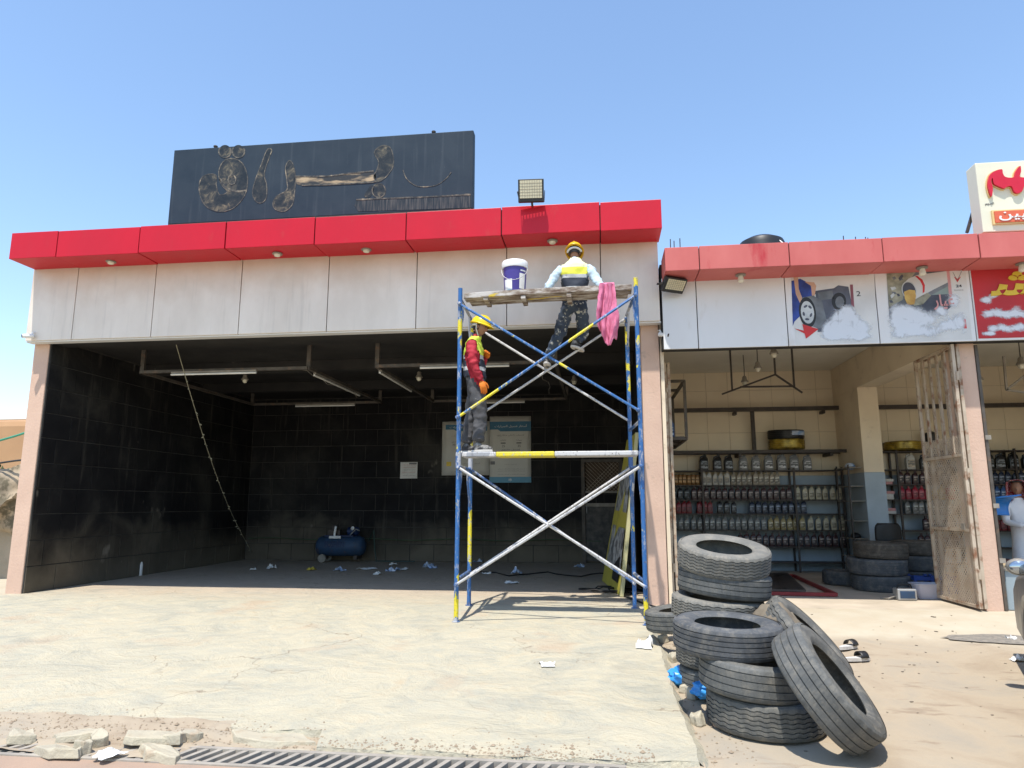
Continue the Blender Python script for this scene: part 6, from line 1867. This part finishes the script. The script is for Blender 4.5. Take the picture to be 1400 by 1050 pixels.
ORD = 'first second third fourth fifth sixth seventh eighth ninth tenth eleventh twelfth thirteenth fourteenth fifteenth sixteenth'.split()
row('jug', 'black', 1, 953, 972, 2.05, 'black jug alone at the left end of the top oil shelf', 'black jugs on the top shelf')
row('jug', 'black', 2, 974, 1004, 2.05, 'two adjoining black jugs on the top oil shelf', 'pair of black jugs on the top shelf')
row('jug', 'greyjug', 6, 1008, 1113, 2.05, 'six grey metallic jugs on the top oil shelf', 'grey jugs on the top shelf')
row('can', 'copper', 7, 915, 956, 1.75, 'copper cans at the left end of the second shelf', 'copper cans on the second shelf')
row('slim', 'white', 5, 957, 997, 1.75, 'white bottles beside the copper cans on the second shelf', 'white bottles on the second shelf')
row('slim', 'beige', 9, 998, 1066, 1.75, 'beige bottles on the second shelf', 'beige bottles on the second shelf')
row('slim', 'black', 3, 915, 942, 1.45, 'black bottles at the left end of the third shelf', 'black bottles on the third shelf')
row('slim', 'darkred', 16, 943, 1081, 1.45, 'long dark red bottle row on the third shelf', 'dark red bottles on the third shelf')
row('slim', 'cream', 7, 1084, 1150, 1.45, 'cream bottles right of the dark red row, third shelf', 'cream bottles on the third shelf')
row('slim', 'red', 8, 915, 972, 1.165, 'small red bottles on the fourth shelf', 'red bottles on the fourth shelf', skip=(4,))
row('slim', 'black', 3, 977, 1005, 1.165, 'three black bottles in the middle of the fourth shelf', 'black bottles on the fourth shelf')
row('slim', 'navy', 9, 1021, 1100, 1.165, 'navy bottles on the right of the fourth shelf', 'navy bottles on the fourth shelf')
row('slim', 'silver', 15, 915, 1044, .84, 'long silver grey bottle row on the fifth shelf', 'silver bottles on the fifth shelf')
row('slim', 'gold', 6, 1045, 1096, .84, 'gold bottles beside the silver row, fifth shelf', 'gold bottles on the fifth shelf')
row('slim', 'cream', 5, 1098, 1150, .84, 'cream bottles at the right end of the fifth shelf', 'cream bottles on the fifth shelf')
row('slim', 'darkred', 9, 1003, 1080, .51, 'dark red bottles just above the tilted tyre, sixth shelf', 'dark red bottles on the sixth shelf, left')
row('slim', 'darkred', 7, 1083, 1150, .51, 'dark red bottles at the right end of the sixth shelf', 'dark red bottles on the sixth shelf, right')
# right hand shelf, seen past and through the gate
row('jug', 'white', 1, 1236, 1256, 2.05, 'white jug on the top shelf right of the dividing wall', 'white jug')
row('jug', 'black', 4, 1257, 1328, 2.05, 'black jugs on the top shelf behind the mesh gate', 'black jugs behind the gate')
row('slim', 'darkred', 8, 1225, 1305, 1.75, 'dark bottles on the second shelf behind the mesh gate', 'dark bottles behind the gate')
row('slim', 'brightred', 5, 1226, 1270, 1.45, 'bright red bottles right of the dividing wall', 'bright red bottles')
row('slim', 'yellow', 2, 1271, 1289, 1.45, 'two yellow bottles beside the bright red ones', 'yellow bottles')
row('slim', 'brightred', 2, 1290, 1307, 1.45, 'two bright red bottles right of the yellow ones', 'bright red bottles by the gate')
row('slim', 'silver', 8, 1232, 1306, 1.165, 'grey bottles on the shelf below the bright red ones', 'grey bottles behind the gate')
row('slim', 'darkred', 5, 1254, 1300, .84, 'dark red bottles on the fifth shelf behind the mesh gate', 'dark red bottles behind the gate')
row('slim', 'darkred', 6, 1245, 1302, .51, 'dark red bottles lowest behind the mesh gate', 'low dark red bottles behind the gate')
row('jug', 'black', 4, 1344, 1414, 2.05, 'black jugs on the top shelf right of the right pillar', 'black jugs at the far right')
row('slim', 'navy', 7, 1346, 1410, 1.75, 'navy bottles on the second shelf right of the right pillar', 'navy bottles at the far right')
row('slim', 'blue', 6, 1346, 1400, 1.45, 'blue bottles on the third shelf right of the right pillar', 'blue bottles at the far right')
row('slim', 'darkred', 6, 1350, 1408, 1.165, 'dark red bottles on the fourth shelf right of the right pillar', 'dark red bottles at the far right')
row('slim', 'red', 6, 1350, 1408, .84, 'red bottles on the fifth shelf right of the right pillar', 'red bottles at the far right')
# pale filter boxes left of the right shelf
for i, (z, n) in enumerate(((1.75, 2), (1.45, 3), (1.165, 2), (.84, 1))):
    for k in range(n):
        b = MB(); b.box(-.17, -.10, 0, .17, .10, .055); o = b.build('filter_box', M['paper'] if (i + k) % 3 else M['pr_pink'], None, bevel=.003)
        o.location = (5.72 + random.uniform(-.015, .015), 15.15, z + .001 + k * .056); o.rotation_euler = (0, 0, random.uniform(-.06, .06))
        tag(o, 'pale flat filter box, ' + ('bottom', 'second', 'third')[k] + ' in its pile, ' + ('highest', 'second highest', 'second lowest', 'lowest')[i] + ' shelf beside the dividing wall', 'box', 'filter boxes beside the dividing wall')
# spiky trophy-like black fan on the top right shelf
p = at(1273, 598, 15.1)
b = MB(); b.capends = (True, True); b.lathe([(.05, 0), (.10, .02), (.10, .05), (.03, .08), (.03, .16), (.12, .2), (.14, .28), (.12, .36), (.03, .4)], 16); o = b.build('black_fan', M['blackpl'], None); o.location = (p.x, 15.1, 2.42); tag(o, 'round black gadget on a stand beside the gold wrapped tyre', 'gadget')

# bracket frame on the left wall of the shop with blue bottles
t = thing('wall_frame', 'open steel bracket frame on the left wall of the cream shop', 'frame', (1.2, 12.2, 2.4))
xa, xb, ya, yb = .97, 1.43, 11.7, 13.6
for z in (2.42, 3.38):
    for p, q in (((xa, ya, z), (xb, ya, z)), ((xa, yb, z), (xb, yb, z)), ((xb, ya, z), (xb, yb, z)), ((xa, (ya + yb) / 2, z), (xb, (ya + yb) / 2, z))):
        b = MB(); b.bar(p, q, .045, .045); b.build('bar', M['steel'], t)
for y in (ya, yb): b = MB(); b.bar((xb, y, 2.42), (xb, y, 3.38), .045, .045, (0, 1, 0)); b.build('upright', M['steel'], t)
b = MB(); b.box(xa, ya, 2.44, xb - .03, yb, 2.455); b.build('tray', M['darksteel'], t)
BME[('jug', 'blue')] = bottle_mesh('jug', BMAT['blue'])
for i, y in enumerate((11.95, 12.25, 12.6, 12.95)):
    o = bpy.data.objects.new('oil_bottle', BME[('jug', 'blue')]); COL.objects.link(o); o.location = (1.18, y, 2.456); tag(o, ('nearest', 'second nearest', 'third nearest', 'farthest')[i] + ' blue jug on the bracket frame at the left shop wall', 'oil bottle', 'blue jugs on the bracket frame')
for z in (1.75, 2.02):
    pass

# things on the shop floor
t = thing('steel_frame', 'red steel angle frame with dark slats lying on the shop floor', 'frame', (3.4, 12.4, 0))
q = [atz(1052, 811, .03), atz(1143, 813, .03), atz(1085, 787, .03), atz(1052, 788, .03)]
for a, c in ((0, 1), (1, 2), (2, 3)):
    b = MB(); b.bar(q[a], q[c], .05, .05); b.build('red_bar', mat('red_oxide', (.26, .03, .03), None, 6, .6) if a == 0 else bpy.data.materials['red_oxide'], t)
for k in range(7):
    s = .1 + k * .12; a = q[0].lerp(q[1], s * .62); c = q[3].lerp(q[2], s * .8)
    b = MB(); b.bar(a + Vector((0, 0, .045)), c + Vector((0, 0, .045)), .09, .03); b.build('dark_slat', M['darksteel'], t)
# battery charger
p = atz(1238, 820, 0)
t = thing('battery_charger', 'small blue fronted device with clamps on the shop floor edge', 'device', (p.x, p.y, 0))
b = MB(); b.box(-.13, -.09, 0, .13, .1, .16); b.build('case', M['alu'], t, local=True, bevel=.015)
b = MB(); b.box(-.10, -.097, .03, .10, -.088, .13); b.build('front_panel', M['compblue'], t, local=True)
b = MB(); b.tube([(-.10, 0, .16), (-.08, 0, .21), (.08, 0, .21), (.10, 0, .16)], .012, 8); b.build('handle', M['blackpl'], t, local=True)
b = MB(); b.tube([(-.13, 0, .05), (-.25, -.05, .02), (-.32, .05, .015), (-.22, .1, .012)], .012, 6); b.build('lead', M['greysteel'], t, local=True)
# clear tub with clutter and blue crates
p = atz(1277, 820, 0)
t = thing('plastic_tub', 'translucent pale plastic tub on the floor beside the mesh gate', 'tub', (p.x - .02, p.y + .16, 0))
tm, tnt, tb = _nodes('cloudy_plastic'); tb.inputs['Base Color'].default_value = (.62, .62, .70, 1); tb.inputs['Roughness'].default_value = .3; tb.inputs['Transmission Weight'].default_value = .35
b = MB(); loft(b, [(0, 0, .17, .12), (0, .20, .21, .15), (0, .202, .225, .165), (0, .215, .225, .165), (0, .216, .20, .14), (0, .03, .165, .115)], 16); b.build('tub', tm, t, local=True)
b = MB(); b.ell((.0, 0, .13), (.15, .1, .06), 12, 8); b.build('contents', M['pr_orange'], t, local=True)
for i, (px, py, lab) in enumerate(((1262, 797, 'blue crate left of its twin behind the plastic tub'), (1285, 795, 'blue crate right of its twin beside the mesh gate'))):
    p = at(px, py, 11.9)
    t = thing('crate', lab, 'crate', (p.x, 11.9, 0), 'blue crates')
    b = MB()
    for z in (.02, .12, .22):
        for a, c in (((-.16, -.12), (.16, -.12)), ((-.16, .12), (.16, .12)), ((-.16, -.12), (-.16, .12)), ((.16, -.12), (.16, .12))): b.bar((a[0], a[1], z), (c[0], c[1], z), .02, .05)
    b.build('slatted_sides', mat('crate_blue', (.02, .05, .20), None, 5, .5) if i == 0 else bpy.data.materials['crate_blue'], t, local=True)
    b = MB()
    for x_ in (-.16, .16):
        for y_ in (-.12, .12): b.box(x_ - .02, y_ - .02, 0, x_ + .02, y_ + .02, .27)
    b.build('corner_posts', bpy.data.materials['crate_blue'], t, local=True)
    b = MB(); b.box(-.15, -.11, .005, .15, .11, .015); b.build('base', bpy.data.materials['crate_blue'], t, local=True)
# office chair
p = at(1221, 735, 13.3)
t = thing('office_chair', 'black office chair behind the tyre stack in the shop', 'chair', (p.x, 13.3, 0))
b = MB(); b.grid(lambda u, v: ((u - .5) * .46 * (1 - .25 * (2 * v - 1) ** 4), .20 - .06 * (1 - (2 * u - 1) ** 2), .62 + v * .40), 12, 10); b.build('backrest', M['blackpl'], t, local=True, solid=.06)
b = MB(); loft(b, [(0, .42, .21, .2), (0, .45, .24, .23), (0, .50, .24, .23), (0, .52, .2, .2)], 16); b.build('seat', M['blackpl'], t, local=True)
b = MB(); b.tube([(0, 0, .08), (0, 0, .42)], .03, 10); b.build('post', M['darksteel'], t, local=True)
for k in range(5):
    a = k * 2 * math.pi / 5; b = MB(); b.tube([(0, 0, .10), (.28 * math.cos(a), .28 * math.sin(a), .06)], [.025, .018], 8); b.ell((.28 * math.cos(a), .28 * math.sin(a), .03), (.03, .03, .03), 8, 6); b.build('leg', M['blackpl'], t, local=True)
for sg in (-1, 1): b = MB(); b.tube([(sg * .24, .15, .5), (sg * .28, .1, .66), (sg * .28, -.12, .68)], .02, 8); b.build('armrest', M['blackpl'], t, local=True)

# wheel balancer with blue hood
p = at(1368, 690, 11.4)
t = thing('wheel_balancer', 'wheel balancing machine with a blue hood right of the right pillar', 'machine', (p.x, 11.4, 0))
b = MB(); b.box(-.20, -.2, 0, .10, .3, .55); b.build('cabinet', mat('dark_red_machine', (.16, .035, .03), (.08, .03, .03), 6, .5), t, local=True, bevel=.02)
b = MB(); b.grid(lambda u, v: (-.17 + .34 * v, -.25 + .38 * math.sin(u * 1.9), 1.26 + .18 * math.cos(u * 1.9) * (1 + .2 * v)), 12, 6); b.build('hood', mat('bright_blue_hood', (.03, .20, .60), None, 4, .35), t, local=True, solid=.02)
b = MB(); b.tube([(-.1, .2, .5), (-.1, .16, 1.3)], .025, 8); b.build('hood_arm', M['darksteel'], t, local=True)
b = MB(); b.capends = (True, True); b.lathe([(.03, 0), (.03, .2), (.1, .2), (.1, .23)], 14, (-.05, -.15, .45), (0, -1, 0)); b.build('spindle', M['alu'], t, local=True)
# blue grey cabinet at the shop front and a board on it
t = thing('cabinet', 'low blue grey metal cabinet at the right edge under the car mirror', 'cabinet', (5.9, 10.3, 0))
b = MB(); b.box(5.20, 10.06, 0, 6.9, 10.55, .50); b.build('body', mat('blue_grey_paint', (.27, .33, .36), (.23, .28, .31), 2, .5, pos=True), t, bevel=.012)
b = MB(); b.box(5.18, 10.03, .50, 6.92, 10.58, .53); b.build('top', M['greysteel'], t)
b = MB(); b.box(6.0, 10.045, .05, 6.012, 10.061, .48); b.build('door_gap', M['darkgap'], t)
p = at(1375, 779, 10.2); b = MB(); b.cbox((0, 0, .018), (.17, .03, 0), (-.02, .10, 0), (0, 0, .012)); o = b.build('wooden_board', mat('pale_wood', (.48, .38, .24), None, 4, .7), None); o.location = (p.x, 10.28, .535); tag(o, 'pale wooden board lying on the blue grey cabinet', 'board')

# ------------------------------------------------------------------ car at the right edge (only its left flank and mirror reach into the picture)
car = thing('parked_car', 'grey parked car at the right edge with only mirror and front wheel in view', 'car', (at(1408, 880, 6.9).x, 6.9, z_fore(4, 6.9) - .01), None, (0, 0, R(-22)))
paint = mat('dusty_grey_car_paint', (.26, .25, .235), (.20, .195, .185), 4, .35, .3, dirt=(.42, .36, .27), dlo=.5, dhi=.8)
M['carglass'] = mat('dark_car_glass', (.03, .035, .04), None, 4, .08)
W = 1.72
def arch(cy, r=.36):
    return [(cy + r * math.cos(R(a)), .33 + r * math.sin(R(a))) for a in range(0, 181, 15)]
full = [(-3.35, .30), (-3.45, .55), (-3.42, .85), (-3.30, .93), (-1.6, .94), (.0, .93), (.50, .86), (.78, .74), (.87, .52), (.84, .30)] + [(.42, .25)] + [q for q in arch(0) if q[1] > .28] + [(-.42, .24), (-2.18, .24)] + [q for q in arch(-2.6) if q[1] > .28] + [(-3.0, .27)]
b = MB(); b.prism([(0, y, z) for y, z in full], (W, 0, 0))
GB = [(.05, -3.15, .935), (W - .05, -3.15, .935), (W - .05, -.02, .925), (.05, -.02, .925)]; GT = [(.25, -2.5, 1.46), (W - .25, -2.5, 1.46), (W - .25, -.88, 1.46), (.25, -.88, 1.46)]
b.hexa(GB + GT)
b.build('body', paint, car, local=True, fix=True, bevel=.045)
def gh(side, u, v, o=.004):      # point on a greenhouse flank, u from rear to front, v from sill to roof
    i0, i1 = (0, 3) if side == 0 else (1, 2)
    p0 = Vector(GB[i0]).lerp(Vector(GB[i1]), u); p1 = Vector(GT[i0]).lerp(Vector(GT[i1]), u); return p0.lerp(p1, v) + Vector((-o if side == 0 else o, 0, 0))
for sd_ in (0, 1):
    for (u0, u1) in ((.10, .50), (.53, .93)):
        b = MB(); b.prism([gh(sd_, u0, .12), gh(sd_, u1, .12), gh(sd_, u1, .88), gh(sd_, u0, .88)], (.01 if sd_ == 0 else -.01, 0, 0)); b.build('side_window', M['carglass'], car, local=True, fix=True)
    for yy_ in (-.62, -1.62):
        b = MB(); b.box((-.012 if sd_ == 0 else W - .01), yy_ - .22, .76, (.01 if sd_ == 0 else W + .012), yy_ - .06, .79); b.build('door_handle', M['blackpl'], car, local=True)
for i0, i1, nm in ((3, 2, 'windscreen'), (0, 1, 'rear_window')):
    q = [Vector(GB[i0]).lerp(Vector(GT[i0]), .12), Vector(GB[i1]).lerp(Vector(GT[i1]), .12), Vector(GB[i1]).lerp(Vector(GT[i1]), .88), Vector(GB[i0]).lerp(Vector(GT[i0]), .88)]
    c_ = sum(q, Vector()) / 4; q = [c_ + (p_ - c_) * .92 + Vector((0, .006 if i0 == 3 else -.006, .004)) for p_ in q]
    b = MB(); b.prism(q, (0, -.01 if i0 == 3 else .01, -.006)); b.build(nm, M['carglass'], car, local=True, fix=True)
for (yy) in (0, -2.6):
    for xx, sg in ((.10, -1), (W - .10, 1)):
        b = MB(); b.capends = (True, True); b.lathe([(.20, -.09), (.30, -.10), (.33, -.07), (.33, .07), (.30, .10), (.20, .09)], 28, (xx, yy, .33), (sg, 0, 0)); wh = b.build('wheel', M['tyre_n'], car, local=True)
        b = MB(); b.lathe([(.19, .08), (.20, .10), (.10, .085), (.04, .09), (.03, .10)], 20, (xx, yy, .33), (sg, 0, 0)); b.build('rim', M['alu'], wh, local=True)
for xx, sg in ((0, -1), (W, 1)):
    b = MB(); b.ell((xx + sg * .075, -.60, 1.02), (.095, .06, .07), 16, 10); mr_ = b.build('wing_mirror', paint, car, local=True)
    b = MB(); b.bar((xx - sg * .06, -.58, .97), (xx + sg * .06, -.59, .98), .06, .03); b.build('mirror_arm', M['blackpl'], mr_, local=True)
    b = MB(); b.ell((xx + sg * .075, -.645, 1.02), (.078, .022, .055), 16, 8); b.build('mirror_glass', mat('mirror_glass', (.45, .5, .55), None, 3, .05, .9) if sg < 0 else bpy.data.materials['mirror_glass'], mr_, local=True)
for xx in (.12, W - .12):
    b = MB(); b.ell((.28 if xx < 1 else W - .28, .72, .70), (.13, .09, .08), 14, 8); b.build('headlight', M['glass'], car, local=True)
b = MB(); b.box(.2, .80, .3, W - .2, .90, .5); b.build('bumper', M['blackpl'], car, local=True, bevel=.02)
b = MB(); b.box(.1, -3.50, .30, W - .1, -3.36, .50); b.build('bumper', M['blackpl'], car, local=True, bevel=.02)
for xx in (.06, W - .34):
    b = MB(); b.box(xx, -3.475, .66, xx + .28, -3.41, .82); b.build('tail_light', M['pr_red'], car, local=True, bevel=.015)
b = MB(); b.box(W / 2 - .24, -3.47, .60, W / 2 + .24, -3.43, .73); b.build('number_plate', M['paper'], car, local=True)

# ------------------------------------------------------------------ roof clutter
p = at(1041, 332, 13.2)
t = thing('water_tank', 'black domed water tank on the shop roof', 'tank', (p.x, 13.2, 4.72))
b = MB(); b.capends = (True, True); b.lathe([(.42, 0), (.44, .1), (.44, p.z - 4.72 - .1), (.40, p.z - 4.72 + .0), (.25, p.z - 4.72 + .08), (.08, p.z - 4.72 + .10)], 28); b.build('shell', M['blackpl'], t, local=True)
b = MB(); b.tube([(.05, -.1, p.z - 4.72 + .12), (.2, -.3, p.z - 4.72 - .02), (.3, -.42, p.z - 4.72 - .2)], .012, 6); b.build('pipe', M['whitepl'], t, local=True)
for i, (px, lab, n) in enumerate(((926, 'rusty rebar ends on the roof right of the bright red fascia', 3), (1176, 'rusty rebar ends sticking up over the middle of the shop roof', 6))):
    t = thing('rebar_bundle', lab, 'rebar', (at(px, 330, 11.2).x, 11.2, 4.72), 'rebar stubs on the roof')
    for k in range(n):
        x = at(px, 330, 11.2).x + (k - n / 2) * .085 + random.uniform(-.01, .01); y = 11.2 + .15 * (k % 2); top = at(px, 330, 11.2).z + random.uniform(.02, .14)
        b = MB(); b.tube([(x, y, 4.72), (x + .01, y, top)], .008, 6); b.build('rod', M['darksteel'], t)

# ------------------------------------------------------------------ left background
t = thing('tan_building', 'tan rendered building far behind the left pillar', 'building', (-24, 24, 0))
b = MB(); b.box(-34, 22, -.4, -19.55, 32, 4.32); b.build('wall', M['tanwall'], t, bevel=.25)
b = MB(); b.box(-33.6, 22.3, 4.32, -19.9, 31.7, 4.36); b.build('roof', M['tanwall'], t)
b = MB(); b.box(-26, 21.97, 1.2, -24.8, 22.02, 2.4); b.build('window', M['carglass'], t)
t = thing('yard_wall', 'low grey plastered yard wall left of the pink pillar', 'wall', (-11.5, 12.4, 0))
b = MB(); b.box(-16, 12.6, -.3, -9.12, 12.8, 1.05); b.build('wall', mat('grey_plaster', (.40, .33, .25), (.32, .27, .2), 2, .9, pos=True, bmp=.5, bscale=20, bdist=.02), t)
b = MB()
def tarp(u, v):
    x = -16 + u * 6.9; s = v
    y = 12.45 - .25 * math.sin(s * 3.0) - .12 * fbm(u * 12, v * 4, 1); z = 2.05 - s * 1.15 + .25 * fbm(u * 6, 1, 1) + .16 * math.sin(u * 22 + s * 7) * (.4 + s) - .2 * u * s
    return (x, y, z)
b.grid(tarp, 80, 26); o = b.build('camouflage_tarp', M['tarp'], None, (-12, 12.4, .9), solid=.015); tag(o, 'beige camouflage tarpaulin hanging in folds left of the pink pillar', 'tarpaulin')
b = MB(); pts = [at(-60, 611, 12.2), at(0, 602, 12.2), at(18, 597, 12.0), at(40, 590, 11.6)]; b.tube(pts, .022, 8); o = b.build('green_rope', mat('green_cord', (.05, .32, .20), None, 5, .6), None, tuple(pts[1])); tag(o, 'taut green rope left of the pink pillar', 'rope')
b = MB(); pts = [at(-60, 640, 12.3), at(0, 633, 12.3), at(20, 630, 12.1), at(40, 628, 11.8)]; b.tube(pts, .018, 8); o = b.build('black_pipe', M['rubberhose'], None, tuple(pts[1])); tag(o, 'black pipe above the tarpaulin left of the pink pillar', 'pipe')
# dusty shrub behind the tarpaulin
t = thing('shrub', 'dusty green shrub behind the tarpaulin at the left edge', 'shrub', (-13.2, 13.6, 0))
b = MB()
for k in range(7): a = k * .9; b.tube([(-13.2, 13.6, 0), (-13.2 + .25 * math.cos(a), 13.6 + .25 * math.sin(a), 1.0), (-13.2 + .6 * math.cos(a), 13.6 + .5 * math.sin(a), 1.9)], [.03, .02, .008], 6)
b.build('stems', M['steel'], t)
b = MB(); rnd = random.Random(9)
for k in range(900):
    d = Vector((rnd.gauss(0, 1), rnd.gauss(0, 1), rnd.gauss(0, 1))).normalized() * rnd.uniform(.5, 1); c = Vector((-13.2 + d.x * .95, 13.6 + d.y * .6, 1.7 + d.z * .55))
    e = Vector((rnd.uniform(-1, 1), rnd.uniform(-1, 1), rnd.uniform(-1, 1))).normalized() * .07; g_ = e.orthogonal().normalized() * .025
    b.poly([c - e, c + g_, c + e, c - g_])
b.build('foliage', M['leaf'], t)
